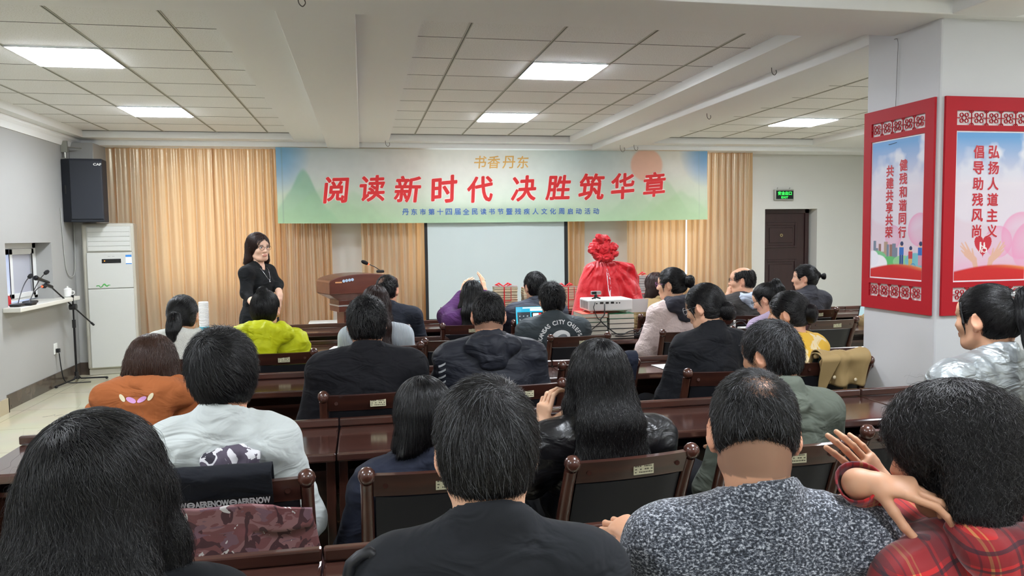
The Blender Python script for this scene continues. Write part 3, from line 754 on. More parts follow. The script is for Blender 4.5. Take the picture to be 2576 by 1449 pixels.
# ================================================================ exit sign
t = thing('exit_sign', 'green lit exit sign above the brown door', 'sign', (6.215, YF, 2.15))
build('sign_housing', MB().box((-.155, -.05, -.075), (.155, 0, .085)), mat('sign_silver', (176, 178, 170), .35, metal=.5), t, bevel=.006)
build('sign_face', MB().box((-.135, -.054, -.058), (.143, -.05, .066)), mat('sign_dark_green', (8, 28, 26), .4), t)
lt = MB()
for s, z, h, wd in (('安全出口', .027, .055, 1.0), ('EXIT', -.034, .03, 1.3)):
    v, f = text_mesh(s, 1, .012); v *= h/(v[:, 1].max()-v[:, 1].min()); v[:, 0] *= wd
    lt.add(np.stack([v[:, 0]+.003, -.0555-lay(v), v[:, 1]+z], 1), f)
build('sign_lettering', lt, mat('sign_green_glow', (60, 255, 90), .5, emit=((40, 235, 70), 1.1)), t)
hk = MB()
for x in (-.10, .10): hk.tube([(x, -.012, .083), (x, -.012, .105), (x+.008, -.012, .113), (x+.014, -.012, .105)], .003, 6)
build('hanger', hk, M_CHROME, t, smooth=60)
# ================================================================ posters on the pillar
def poster(name_label, origin, ux, w, h, lines, kind):
    """origin: lower corner on the wall; ux: unit vector along the width; thickness grows towards the viewer"""
    t = thing('poster', name_label, 'poster', origin)
    M = Matrix(((ux[0], -ux[1]*-1, 0, 0), (ux[1], -ux[0]*1, 0, 0), (0, 0, 1, 0), (0, 0, 0, 1)))
    ang = math.atan2(ux[1], ux[0]); t.rotation_euler = (0, 0, ang)      # local x along width, local -y to the viewer
    bz0, bz1 = .075, .155                                                   # lattice band
    inx = .07
    build('backing_board', MB().box((.004, -.004, .004), (w-.004, 0, h-.004)), mat('white_backing', (236, 236, 236), .6), t)
    f = MB(); th = -.018
    f.box((0, th, 0), (w, -.004, bz0)).box((0, th, h-bz0), (w, -.004, h)).box((0, th, bz0), (inx, -.004, h-bz0)).box((w-inx, th, bz0), (w, -.004, h-bz0))
    f.box((inx, th, bz1), (w-inx, -.004, bz1+.03)).box((inx, th, h-bz1-.03), (w-inx, -.004, h-bz1))
    fo = build('poster_frame', f, M_RED, t); fo['label'] = 'red cut-out frame'
    la = MB(); bh = bz1-bz0; span = w-2*inx; n = max(2, round(span/.10)); st = span/n
    for zc in (bz0+bh/2, h-bz0-bh/2):
        for i in range(n):
            cx = inx+st*(i+.5)
            la.ring((cx, zc), .012, .0155, th+.002, th+.007, 16)
            for q in range(4):
                a = PI/4+q*PI/2; la.ring((cx+.022*math.cos(a), zc+.022*math.sin(a)), .0085, .0118, th+.002, th+.007, 12)
            
        for i in range(n+1):
            cx = inx+st*i
            lo, hi = max(inx, cx-.022), min(w-inx, cx+.022)
            la.box((lo, th+.002, zc-.002), (hi, th+.007, zc+.002))
            if 0 < i < n: la.box((cx-.002, th+.002, zc-bh/2), (cx+.002, th+.007, zc+bh/2))
            for s in (-1, 1):
                zz = zc+s*bh/2
                a0, a1 = (PI, 2*PI) if s > 0 else (0, PI)
                if 0 < i < n: la.ring((cx, zz), .010, .0135, th+.002, th+.007, 10, a0=a0, a1=a1)
    build('lattice', la, M_RED, t)
    # printed picture
    x0, x1, z0, z1 = inx, w-inx, bz1+.03, h-bz1-.03
    build('print_border', MB().box((x0, -.012, z0), (x1, -.006, z1)), mat('print_white_edge', (236, 232, 238), .5), t)
    e = .008; x0 += e; x1 -= e; z0 += e; z1 -= e
    W, H = x1-x0, z1-z0; nx, nz = int(W/.0022), int(H/.0026)
    X, Z = np.meshgrid(np.linspace(0, W, nx), np.linspace(0, H, nz), indexing='ij')
    po = build('picture', MB().grid(np.stack([X+x0, np.full_like(X, -.0125), Z+z0], -1)), mat('poster_print', attr='col', rough=.45), t)
    x, z = X.ravel()/W, Z.ravel()/H; N = len(x)
    def C(*q): return np.tile(srgb(q), (N, 1))
    sky = mixc(C(226, 216, 226), C(96, 158, 214), (z-.66)*3.2)
    cl_ = fbm(np.stack([x*4, z*7], 1), 9)
    col = mixc(sky, C(238, 236, 240), np.clip(cl_*1.6-.1, 0, 1)*np.clip((z-.6)*4, 0, 1)*.8)
    hill = .40+.05*vnoise(np.stack([x*3, x*0], 1), 4)+.02*vnoise(np.stack([x*9, x*0], 1), 5)
    col = mixc(col, C(222, 196, 208), np.clip((hill-z)*30, 0, 1)*.6)
    asp = H/W
    def ell(cx, cz, rx, rz, soft=20): return np.clip((1-np.hypot((x-cx)/rx, (z-cz)/rz))*soft, 0, 1)
    for (cx, cz, rr) in ((.95, .30, .30), (.62, .26, .20), (1.15, .22, .35)) if kind == 'hands' else ((.95, .35, .22), (.45, .30, .16)):
        d = np.hypot((x-cx)/rr, (z-cz)/(rr/asp)); col = mixc(col, C(232, 150, 190), np.clip((1-d)*20, 0, 1)*(.25+.6*np.clip(d, 0, 1)**3))
    if kind == 'hands':
        col = mixc(col, C(234, 168, 200), np.clip((.22-z)*8, 0, 1)*.6)
        def seg(a, b, ra, rb):
            a, b = np.array(a), np.array(b); ba = b-a; p = np.stack([x, z*asp], 1)-np.array([a[0], a[1]*asp]); ba = np.array([ba[0], ba[1]*asp])
            tt = np.clip(p@ba/(ba@ba), 0, 1); d = np.hypot(p[:, 0]-tt*ba[0], p[:, 1]-tt*ba[1]); return np.clip((ra+(rb-ra)*tt-d)*120, 0, 1)
        for s in (-1, 1):
            cx = .40; mx_ = lambda q: (cx+s*q[0], q[1])
            m_ = np.zeros(N)
            for a, b, ra, rb in (((.09, .08), (.12, .14), .035, .04), ((.12, .14), (.22, .185), .045, .05), ((.20, .18), (.30, .255), .022, .012), ((.22, .19), (.315, .235), .02, .011), ((.17, .18), (.25, .26), .022, .012), ((.22, .165), (.30, .205), .02, .012), ((.13, .16), (.15, .215), .02, .013)):
                m_ = np.maximum(m_, seg(mx_(a), mx_(b), ra, rb))
            col = mixc(col, C(226, 178, 156), m_)
        hx, hz = (x-.40)/.155, (z*asp-.215*asp)/.155
        hq = (hx**2+(hz-.15)**2-.55)
        heart = (hx**2+(1.15*hz-.75*np.sqrt(np.abs(hx)+1e-6))**2) < .62
        col = np.where(heart[:, None], srgb((200, 32, 52)), col)
        for (cx, cz, r) in ((-.22, .46, .075), (.12, .42, .07)): col = np.where((np.hypot(hx-cx, hz-cz) < r)[:, None], srgb((245, 238, 236)), col)
        for (a, b, r) in (((-.22, .34), (-.22, .02), .07), ((-.25, .02), (-.30, -.28), .04), ((-.18, .02), (-.12, -.28), .04), ((-.22, .26), (.02, .16), .035), ((.12, .30), (.12, .05), .07), ((.12, .05), (.32, .02), .045), ((.32, .02), (.36, -.2), .04)):
            a, b = np.array(a), np.array(b); ba = b-a; pa = np.stack([hx, hz], 1)-a; tt = np.clip(pa@ba/(ba@ba), 0, 1); d = np.hypot(pa[:, 0]-tt*ba[0], pa[:, 1]-tt*ba[1])
            col = np.where((d < r)[:, None], srgb((245, 238, 236)), col)
        rg = np.abs(np.hypot(hx-.14, hz+.10)-.19) < .035; col = np.where(rg[:, None], srgb((245, 238, 236)), col)
    else:
        rs = random.Random(6)
        for i in range(9):
            bx_ = .05+i*.055; bh_ = rs.uniform(.19, .29); cc = rs.choice([(120, 132, 150), (96, 84, 88), (150, 110, 98), (176, 150, 130), (140, 150, 166)])
            m_ = (x > bx_) & (x < bx_+rs.uniform(.04, .08)) & (z < bh_) & (z > .12); col = np.where(m_[:, None], srgb(cc), col)
        for (cx, cz, rx, rz, cc) in ((.12, .14, .22, .06, (120, 196, 140)), (.40, .11, .2, .05, (96, 188, 112)), (.65, .12, .2, .05, (150, 208, 150)), (.88, .13, .2, .06, (120, 190, 200)), (.15, .10, .2, .07, (246, 242, 248)), (.05, .14, .12, .06, (240, 238, 246))):
            col = mixc(col, C(*cc), ell(cx, cz, rx, rz, 12))
        def person2(cx, cz, shirt, legs, s=1.0):
            global _c
            m_ = (np.hypot((x-cx)*W, (z-cz-.105*s)*H) < .0145*s); col_ = np.where(m_[:, None], srgb((238, 196, 170)), col)
            m_ = (np.hypot((x-cx-.005)*W, (z-cz-.117*s)*H) < .0135*s); col_ = np.where(m_[:, None], srgb((34, 52, 96)), col_)
            m_ = (np.abs((x-cx)*W) < .019*s) & (z > cz+.035*s) & (z < cz+.09*s); col_ = np.where(m_[:, None], srgb(shirt), col_)
            m_ = (np.abs((x-cx)*W) < .016*s) & (z > cz-.035*s) & (z < cz+.035*s) & (np.abs((x-cx)*W) > .002); col_ = np.where(m_[:, None], srgb(legs), col_)
            return col_
        col = person2(.62, .135, (38, 108, 190), (36, 74, 140)); col = person2(.97, .135, (38, 108, 190), (214, 150, 170)); col = person2(.79, .115, (196, 52, 66), (222, 178, 84), .9)
        wh = np.abs(np.hypot((x-.84)*W, (z-.085)*H)-.022) < .0025; col = np.where(wh[:, None], srgb((60, 140, 200)), col)
    arc = .065+.045*np.cos((x-.62)*2.4)
    m_ = np.clip((arc-z)*80, 0, 1); col = mixc(col, mixc(C(206, 30, 34), C(244, 176, 96), np.clip((x-.42)*1.6, 0, 1)*np.clip(1-(arc-z)*28, 0, 1)*.9), m_)
    paint(po.data, col)
    M_PR = mat('poster_red_print', (196, 30, 46), .5)
    tm = MB(); tb = MB(); n = len(lines[0])
    for (s, fx, top, bot, chh) in zip(lines, (.63, .37), *kind_pos[kind]):
        for i, ch in enumerate(s):
            z = z0+H*(top+(bot-top)*i/(n-1))
            for b, mm, dy in ((.03, tm, -.0145), (.075, tb, -.0135)):
                v, f = text_mesh(ch, 1, b); v *= chh/(v[:, 1].max()-v[:, 1].min()); v[:, 0] *= .96
                mm.add(np.stack([v[:, 0]+x0+W*fx*kind_sx[kind], dy-lay(v), v[:, 1]+z], 1), f)
    build('lettering_outline', tb, mat('poster_pale_outline', (240, 222, 230), .5), t); lo = build('lettering', tm, M_PR, t); lo['label'] = 'two columns of red characters'
    return t
kind_pos = {'town': ((.81, .78), (.335, .335), (.068, .068)), 'hands': ((.87, .87), (.335, .335), (.072, .072))}
kind_sx = {'town': 1.0, 'hands': .82}
PZ, PH = 1.125, 1.20
poster('red framed poster with people and a town, on the pillar side facing left', (3.104, 4.345, PZ), (0, -1), .60, PH, ('健残和谐同行', '共建共享共荣'), 'town')
poster('red framed poster with a heart between two hands, on the pillar', (3.13, 3.729, PZ), (1, 0), .61, PH, ('弘扬人道主义', '倡导助残风尚'), 'hands')
# wire hanging down the pillar, hooks and wire ends under the ceiling
M_WIRE = mat('dull_wire', (92, 90, 84), .5, metal=.4)
cable('hanging_wire', [(3.098, 4.10, 2.72), (3.096, 4.065, 2.70), (3.098, 4.07, 2.55), (3.096, 4.075, 2.25), (3.096, 4.08, 2.13), (3.09, 4.12, 2.11), (3.09, 4.05, 2.115)], .0013, M_WIRE, 'thin wire hanging from the top of the pillar over the side poster', 'wire')
def hook(x, y, z, label, s=1.0):
    p = [(x, y, z), (x+.004*s, y, z-.03*s), (x+.02*s, y, z-.045*s), (x+.034*s, y, z-.03*s), (x+.03*s, y, z-.014*s)]
    o = cable('ceiling_hook', p, .0028, M_WIRE, label, 'hook'); return o
hook(-.27, 3.86, BZ-.002, 'small wire hook at the top, under the cross beam')
hook(.32, 10.0, SZ, 'bent wire under the ceiling left of the gold lettering', 1.6)
hook(3.30, 9.6, BZ, 'twisted wire hook above the banner, left one of a pair', 1.9)
hook(3.47, 9.55, BZ, 'twisted wire hook above the banner, right one of a pair', 1.6)
hook(3.02, 5.35, SZ, 'wire hook under the ceiling left of the beam by the pillar', 1.2)
hook(3.28, 7.0, BZ, 'wire hook midway along the beam by the pillar', 1.2)
# ================================================================ signed-distance modelling of bodies, hair, clothes
f32 = np.float32
def vv(*a): return np.array(a, float)
def unit(a): a = np.asarray(a, float); return a/(np.linalg.norm(a)+1e-12)
def rotm(yaw=0, pitch=0, roll=0):
    """head frame: yaw turns left (+), pitch nods down (+), roll tilts to own right (+); degrees"""
    y, p, r = map(math.radians, (yaw, -pitch, roll))
    Rz = np.array([[math.cos(y), -math.sin(y), 0], [math.sin(y), math.cos(y), 0], [0, 0, 1]])
    Rx = np.array([[1, 0, 0], [0, math.cos(p), -math.sin(p)], [0, math.sin(p), math.cos(p)]])
    Ry = np.array([[math.cos(r), 0, math.sin(r)], [0, 1, 0], [-math.sin(r), 0, math.cos(r)]])
    return Rz @ Rx @ Ry
class Prim:
    __slots__ = ('f', 'lo', 'hi', 'k', 'op')
    def __init__(s, f, lo, hi, k, op): s.f, s.lo, s.hi, s.k, s.op = f, lo, hi, k, op
def ell(c, r, R=None, k=.02, op=1):
    c = np.asarray(c, float); r = np.asarray(r, float); m = float(max(r)); ir = 1/r
    def f(X, Y, Z):
        x, y, z = X-c[0], Y-c[1], Z-c[2]
        if R is not None: x, y, z = (x*R[0, 0]+y*R[1, 0]+z*R[2, 0], x*R[0, 1]+y*R[1, 1]+z*R[2, 1], x*R[0, 2]+y*R[1, 2]+z*R[2, 2])
        x, y, z = x*f32(ir[0]), y*f32(ir[1]), z*f32(ir[2])
        k0 = np.sqrt(x*x+y*y+z*z); x, y, z = x*f32(ir[0]), y*f32(ir[1]), z*f32(ir[2])
        return k0*(k0-1)/(np.sqrt(x*x+y*y+z*z)+f32(1e-6))
    return Prim(f, c-m, c+m, k, op)
def cone(a, b, ra, rb, k=.02, op=1):
    a, b = np.asarray(a, float), np.asarray(b, float); ba = b-a; L2 = float(ba@ba)+1e-12; m = max(ra, rb)
    def f(X, Y, Z):
        x, y, z = X-a[0], Y-a[1], Z-a[2]
        t = np.clip((x*ba[0]+y*ba[1]+z*ba[2])/L2, 0, 1)
        x, y, z = x-t*ba[0], y-t*ba[1], z-t*ba[2]
        return np.sqrt(x*x+y*y+z*z)-(ra+t*(rb-ra))
    return Prim(f, np.minimum(a, b)-m, np.maximum(a, b)+m, k, op)
def econe(a, b, ra, rb, u=(1, 0, 0), k=.03, op=1):
    """elliptic cone: ra=(radius along u, radius across)"""
    a, b = np.asarray(a, float), np.asarray(b, float); ba = b-a; L2 = float(ba@ba)+1e-12; m = max(*ra, *rb); u = unit(u)
    def f(X, Y, Z):
        x, y, z = X-a[0], Y-a[1], Z-a[2]
        t = np.clip((x*ba[0]+y*ba[1]+z*ba[2])/L2, 0, 1)
        x, y, z = x-t*ba[0], y-t*ba[1], z-t*ba[2]
        du = x*u[0]+y*u[1]+z*u[2]; r2 = np.maximum(x*x+y*y+z*z-du*du, 0)
        A, B = ra[0]+t*(rb[0]-ra[0]), ra[1]+t*(rb[1]-ra[1])
        k0 = np.sqrt(du*du/(A*A)+r2/(B*B)); k1 = np.sqrt(du*du/(A**4)+r2/(B**4))+1e-6
        return k0*(k0-1)/k1
    return Prim(f, np.minimum(a, b)-m, np.maximum(a, b)+m, k, op)
def half(p, n, k=.01):
    """cuts away the side the normal points to"""
    p, n = np.asarray(p, float), unit(n)
    def f(X, Y, Z): return -((X-p[0])*n[0]+(Y-p[1])*n[1]+(Z-p[2])*n[2])
    return Prim(f, np.full(3, -9.), np.full(3, 9.), k, -1)
def combine(D, d, k, op):
    if op > 0:
        h = np.maximum(k-np.abs(D-d), 0); return np.minimum(D, d)-h*h*(.25/k)
    d = -d; h = np.maximum(k-np.abs(D-d), 0); return np.maximum(D, d)+h*h*(.25/k)
def field(prims, ax):
    D = np.full([len(a) for a in ax], 1.0, f32)
    for p in prims:
        m = p.k+.04; s = []
        for q in range(3): s.append(slice(int(np.searchsorted(ax[q], p.lo[q]-m)), int(np.searchsorted(ax[q], p.hi[q]+m))))
        if any(q.stop <= q.start for q in s): continue
        s = tuple(s)
        d = p.f(ax[0][s[0]][:, None, None], ax[1][s[1]][None, :, None], ax[2][s[2]][None, None, :]).astype(f32)
        D[s] = combine(D[s], d, f32(p.k), p.op)
    return D
def field_at(prims, P):
    D = np.full(len(P), 1.0)
    for p in prims: D = combine(D, p.f(P[:, 0], P[:, 1], P[:, 2]), p.k, p.op)
    return D
def grad_at(prims, P, e=.004):
    d0 = field_at(prims, P); g = np.empty_like(P)
    for q in range(3):
        Q = P.copy(); Q[:, q] += e; g[:, q] = field_at(prims, Q)-d0
    return d0, g/(np.linalg.norm(g, axis=1, keepdims=True)+1e-9)
def axes(prims, step, fine=()):
    """rectilinear grid: coarse step everywhere, fine=[(lo3,hi3,step)] inside"""
    add = [p for p in prims if p.op > 0]
    lo = np.min([p.lo for p in add], 0)-.03; hi = np.max([p.hi for p in add], 0)+.03
    out = []
    for q in range(3):
        iv = sorted([(max(a[q], lo[q]), min(b[q], hi[q]), s) for a, b, s in fine if b[q] > lo[q] and a[q] < hi[q]])
        cuts = sorted({lo[q], hi[q], *[i[0] for i in iv], *[i[1] for i in iv]}); c = []
        for a, b in zip(cuts[:-1], cuts[1:]):
            st = min([step]+[i[2] for i in iv if i[0] <= a+1e-9 and i[1] >= b-1e-9]); n = max(1, int(math.ceil((b-a)/st)))
            c.append(np.linspace(a, b, n, endpoint=False))
        out.append(np.append(np.concatenate(c), hi[q]).astype(f32))
    return out
_CO = [(i, j, k) for i in (0, 1) for j in (0, 1) for k in (0, 1)]
_ED = [(a, b) for a in range(8) for b in range(a+1, 8) if sum(abs(_CO[a][q]-_CO[b][q]) for q in range(3)) == 1]
def surfnet(ax, D):
    S = D < 0; n = np.zeros([q-1 for q in D.shape], np.int8)
    for (i, j, k) in _CO: n += S[i:i+n.shape[0], j:j+n.shape[1], k:k+n.shape[2]]
    I = np.nonzero((n > 0) & (n < 8)); N = len(I[0])
    val = [D[I[0]+c[0], I[1]+c[1], I[2]+c[2]] for c in _CO]
    pos = [np.stack([ax[q][I[q]+c[q]] for q in range(3)], 1) for c in _CO]
    acc = np.zeros((N, 3)); cnt = np.zeros(N)
    for a, b in _ED:
        m = (val[a] < 0) != (val[b] < 0)
        t = (val[a][m]/(val[a][m]-val[b][m]))[:, None]; acc[m] += pos[a][m]+t*(pos[b][m]-pos[a][m]); cnt[m] += 1
    V = acc/cnt[:, None]
    ID = np.full(n.shape, -1, np.int32); ID[I] = np.arange(N); F = []
    for q in range(3):
        a, b = (q+1) % 3, (q+2) % 3
        s0 = [slice(None)]*3; s1 = [slice(None)]*3; s0[q] = slice(0, -1); s1[q] = slice(1, None)
        for w in (a, b): s0[w] = slice(1, -1); s1[w] = slice(1, -1)
        A, B = S[tuple(s0)], S[tuple(s1)]; J = np.nonzero(A != B); fl = A[J]
        g = [None]*3; g[q] = J[q]; g[a] = J[a]+1; g[b] = J[b]+1
        def cell(da, db):
            h = list(g); h[a] = g[a]+da; h[b] = g[b]+db; return ID[tuple(h)]
        Q = np.stack([cell(-1, -1), cell(0, -1), cell(0, 0), cell(-1, 0)], 1)
        Q[~fl] = Q[~fl][:, ::-1]; F.append(Q)
    F = np.concatenate(F); return V, F[(F >= 0).all(1)]
def vnormals(V, F):
    a = V[F[:, 2]]-V[F[:, 0]]; b = V[F[:, 3]]-V[F[:, 1]]; fn = np.cross(a, b); N = np.zeros_like(V)
    for q in range(4): np.add.at(N, F[:, q], fn)
    return N/(np.linalg.norm(N, axis=1, keepdims=True)+1e-12)
def relax(V, F, it=1, w=.5):
    for _ in range(it):
        A = np.zeros_like(V); c = np.zeros(len(V))
        for q in range(4):
            i, j = F[:, q], F[:, (q+1) % 4]; np.add.at(A, i, V[j]); np.add.at(A, j, V[i]); np.add.at(c, i, 1); np.add.at(c, j, 1)
        V = V*(1-w)+w*A/np.maximum(c, 1)[:, None]
    return V
def sdf_mesh(prims, step, fine=(), it=1):
    ax = axes(prims, step, fine); V, F = surfnet(ax, field(prims, ax)); return (relax(V, F, it) if it else V), F
def mesh_obj(name, V, F, m, parent=None, cols=None, **props):
    me = bpy.data.meshes.new(name); nf = len(F)
    me.vertices.add(len(V)); me.vertices.foreach_set('co', np.asarray(V, f32).ravel())
    me.loops.add(nf*4); me.polygons.add(nf)
    me.loops.foreach_set('vertex_index', np.asarray(F, np.int32).ravel())
    me.polygons.foreach_set('loop_start', np.arange(0, nf*4, 4, dtype=np.int32))
    me.polygons.foreach_set('use_smooth', np.ones(nf, bool))
    me.update(calc_edges=True); me.validate()
    if cols is not None: paint(me, cols)
    me.materials.append(m); o = bpy.data.objects.new(name, me); return link(o, parent, **props)
def wrinkle(V, F, amp, freq=(9, 9, 5), seed=0, ridge=.5):
    if amp <= 0: return V
    N = vnormals(V, F); P = V*np.array(freq); P = P+.8*np.stack([vnoise(P*.6+5, seed+1), vnoise(P*.6+9, seed+2), vnoise(P*.6+1, seed+3)], 1)
    a = fbm(P, seed, 3); r = 1-2*np.abs(vnoise(P*1.3+3, seed+7)); return V+N*(amp*(a*(1-ridge)+r*ridge))[:, None]
# ---------------------------------------------------------------- hair strands
def strands(name, parent, prims, V, N, gfun, n, L, m, steps=9, lift=.004, off=.001, r=.0006, seed=0, wave=0.0, wfreq=60., jit=.25, mask=None):
    rg = np.random.default_rng(seed); idx = np.arange(len(V)) if mask is None else np.nonzero(mask)[0]
    if not len(idx): return None
    idx = rg.choice(idx, n); p = V[idx]+rg.normal(0, .003, (n, 3)); Ls = L*rg.uniform(.55, 1.15, n); prev = None
    pts = np.zeros((n, steps, 3)); lf = rg.uniform(0, 1, n)**2*lift; o0 = off*rg.uniform(-.6, 1.0, n); ph = rg.uniform(0, 6.28, n); J = rg.normal(0, jit, (n, 3))
    clump = np.stack([vnoise(p*45, seed+1), vnoise(p*45+7, seed+2), vnoise(p*45+13, seed+3)], 1)*jit*1.6
    for i in range(steps):
        d, g = grad_at(prims, p); w = gfun(p)+J+clump
        t = w-g*np.sum(w*g, 1, keepdims=True); t /= np.linalg.norm(t, axis=1, keepdims=True)+1e-9
        if prev is not None: t = .55*t+.45*prev; t /= np.linalg.norm(t, axis=1, keepdims=True)+1e-9
        prev = t; s = i/(steps-1); p = p+g*(o0+lf*s*s-d)[:, None]*.8
        q = p
        if wave: q = p+np.cross(g, t)*(wave*np.sin(ph+wfreq*s*Ls*6))[:, None]*s+g*(wave*np.cos(ph*1.7+wfreq*s*Ls*5))[:, None]*.5*s
        pts[:, i] = q; p = p+t*(Ls/(steps-1))[:, None]
    hc = bpy.data.hair_curves.new(name); hc.add_curves([steps]*n)
    hc.position_data.foreach_set('vector', pts.astype(f32).ravel())
    a = hc.attributes.new('radius', 'FLOAT', 'POINT'); rr = np.tile(r*(1-.65*np.linspace(0, 1, steps)**2), n)*np.repeat(rg.uniform(.7, 1.2, n), steps)
    a.data.foreach_set('value', rr.astype(f32)); hc.materials.append(m)
    o = bpy.data.objects.new(name, hc); link(o, parent); o['kind'] = 'stuff'; return o
# ================================================================ people
def skin_mat():
    m = mat('skin', attr='col', rough=.48, spec=.4, bump=(220, .06, .001)); b = m.node_tree.nodes['Principled BSDF']
    b.inputs['Subsurface Weight'].default_value = .12; b.inputs['Subsurface Radius'].default_value = (.012, .005, .003); b.inputs['Subsurface Scale'].default_value = .5
    return m
M_SKIN = skin_mat()
def hair_mat(name, c, rough=.33):
    HBASE['hair_'+name] = mat('hair_base_'+name, c, .8, spec=.12, bump=(90, .6, .003), stretch=(1, 1, .12)); return mat('hair_'+name, c, rough, spec=.5)
HBASE = {}
HAIR = {'black': hair_mat('black', (13, 12, 14)), 'soft black': hair_mat('soft_black', (21, 19, 20)), 'brown': hair_mat('brown', (64, 42, 32)), 'dark brown': hair_mat('dark_brown', (48, 30, 27)), 'greying': hair_mat('greying', (44, 46, 50)), 'grey': hair_mat('grey', (98, 100, 104))}
SKIN = (226, 178, 146)
def hand_prims(W, f, n, ts, curls=(.35, .4, .45, .5), spread=.06, s=1.0, thumb=(.55, .75, .35), tc=.25):
    W = np.asarray(W, float); f = unit(f); n = np.asarray(n, float); n = unit(n-f*(n@f)); l = unit(np.cross(f, n))*ts
    P = [cone(W-f*.02*s, W+f*.02*s, .026*s, .027*s, .015), econe(W+f*.02*s, W+f*.082*s, (.031*s, .017*s), (.037*s, .0125*s), l, .012)]
    Ls = ((.043, .026, .021), (.047, .029, .022), (.043, .027, .021), (.034, .021, .018)); rs = (.0088, .009, .0086, .0076)
    for i in range(4):
        q = W+f*(.084, .089, .085, .076)[i]*s+l*(.029, .0095, -.0100, -.0275)[i]*s; lat = (1.3, .4, -.5, -1.5)[i]*spread; a = 0.0; r = rs[i]*s
        c = curls[i] if hasattr(curls[i], '__len__') else (curls[i]*.8, curls[i]*1.1, curls[i]*.7)
        q0 = q-f*.012*s
        for j in range(3):
            a += c[j]; d = unit(f*math.cos(a)+n*math.sin(a)+l*lat); e = q+d*Ls[i][j]*s
            P.append(cone(q0 if j == 0 else q, e, r*(1.04 if j == 0 else 1), r*.9, .0035)); q = e; r *= .91
    q = W+f*.026*s+l*.022*s+n*.006*s; d = unit(f*thumb[0]+l*thumb[1]+n*thumb[2]); r = .0125*s
    for j, Lt in enumerate((.040, .033, .026)):
        e = q+d*Lt*s; P.append(cone(q, e, r, r*.88, .010 if j == 0 else .004)); q = e; r *= .86; d = unit(d+f*tc*(j > 0)+n*tc*.5-l*tc*.5)
    return P
def person(label, Hc, byaw=0, head=(0, 0, 0), s=1.0, sw=.36, fwd=.045, nz=.158, lean=.10, drop=.0, girth=1.0, arms=None, hands=None, hair='short', hairc='black', hopt=None,
           top=None, skin=SKIN, fine=.0045, standing=False, glasses=None, strand_n=3000, strand_r=.0009, seed=1, cat='person', trousers=(30, 31, 36), earring=None, hand_fine=.0035, world=False, lean_abs=None, elb=.058):
    """Hc: head centre (world); body faces +Y turned byaw deg to the left; head=(yaw,pitch,roll) relative to the body"""
    hopt = hopt or {}; top = top or {}
    lean = lean_abs if lean_abs is not None else (lean*.3-.13 if not standing else lean)
    a = math.radians(byaw); O = np.array([Hc[0], Hc[1], 0.0]); zh = Hc[2]
    R = rotm(*head); H0 = vv(0, 0, zh)
    def hp(x, y, z): return H0+R @ vv(x, y, z)*s
    N = vv(0, -fwd, zh-nz*s)
    Pz = .93 if standing else .625
    PV = vv(0, -fwd-lean, Pz)
    ch = N+(PV-N)*.36+vv(0, .012, 0); wa = N+(PV-N)*.70+vv(0, .01, 0)
    SL, SR = N+vv(-sw/2, .0, -.052-drop), N+vv(sw/2, .0, -.052-drop)
    arms = arms or {}
    def w2l(p): p = np.asarray(p, float)-O; return vv(p[0]*math.cos(a)+p[1]*math.sin(a), -p[0]*math.sin(a)+p[1]*math.cos(a), p[2])
    def d2l(p): p = np.asarray(p, float); return vv(p[0]*math.cos(a)+p[1]*math.sin(a), -p[0]*math.sin(a)+p[1]*math.cos(a), p[2])
    if world:
        arms = {k_: tuple(w2l(q) for q in v_) for k_, v_ in arms.items()}
        hands = {k_: {kk: (d2l(x) if kk in 'fn' else x) for kk, x in v_.items()} for k_, v_ in (hands or {}).items()}
    def arm(side):
        sg = -1 if side == 'L' else 1
        S_ = SL if side == 'L' else SR
        d = arms.get(side)
        if d is None: el = S_+vv(sg*elb, .06, -.265); wr = vv(sg*.09, el[1]+.17, max(.68, Pz+.11))
        else: el, wr = vv(*d[0]), vv(*d[1])
        return S_, el, wr
    AL, AR = arm('L'), arm('R')
    def torso(t, g):
        W_ = sw/.36
        P = [econe(PV, wa, (.158*g+t, .112*g+t), (.140*g+t, .100*g+t), k=.05), econe(wa, ch, (.140*g+t, .100*g+t), (.158*g*W_+t, .108*g+t), k=.06), econe(ch, N+vv(0, .005, -.075), (.158*g*W_+t, .106*g+t), (.095*W_+t, .062+t), k=.06),
             cone(SL+vv(.02, 0, 0), SR-vv(.02, 0, 0), .054+t, .054+t, .06)]
        for S_ in (SL, SR): P.append(cone(N+vv(np.sign(S_[0])*.03, -.005, .02), S_+vv(0, 0, .004), .036+t, .050+t, .05))
        return P
    def limb(t, ti, k=.03, wcut=0):
        P = []
        for S_, el, wr in (AL, AR):
            P.append(cone(S_, el, .054+t, .042+t+ti, k)); e2 = wr+(el-wr)*wcut; P.append(cone(el, e2, .042+t+ti, .030+t*.55+ti*.35, k))
        return P
    # --- head
    E = []
    E += [ell(hp(0, -.012, .030), vv(.0745, .096, .086)*s, R, .02), ell(hp(0, .030, -.030), vv(.062, .062, .080)*s, R, .03), cone(hp(-.022, .058, -.092), hp(.022, .058, -.092), .019*s, .019*s, .03),
          ell(hp(0, .062, .040), vv(.058, .030, .038)*s, R, .03), ell(hp(0, -.035, -.01), vv(.066, .070, .070)*s, R, .03)]
    for sg in (-1, 1):
        E += [ell(hp(sg*.042, .064, -.022), vv(.020, .020, .022)*s, R, .02), cone(hp(sg*.052, -.002, -.06), hp(sg*.036, .045, -.088), .017*s, .015*s, .02)]
    E += [cone(hp(0, .088, .012), hp(0, .103, -.026), .0075*s, .0125*s, .014), ell(hp(.011, .096, -.030), vv(.009, .009, .008)*s, R, .006), ell(hp(-.011, .096, -.030), vv(.009, .009, .008)*s, R, .006)]
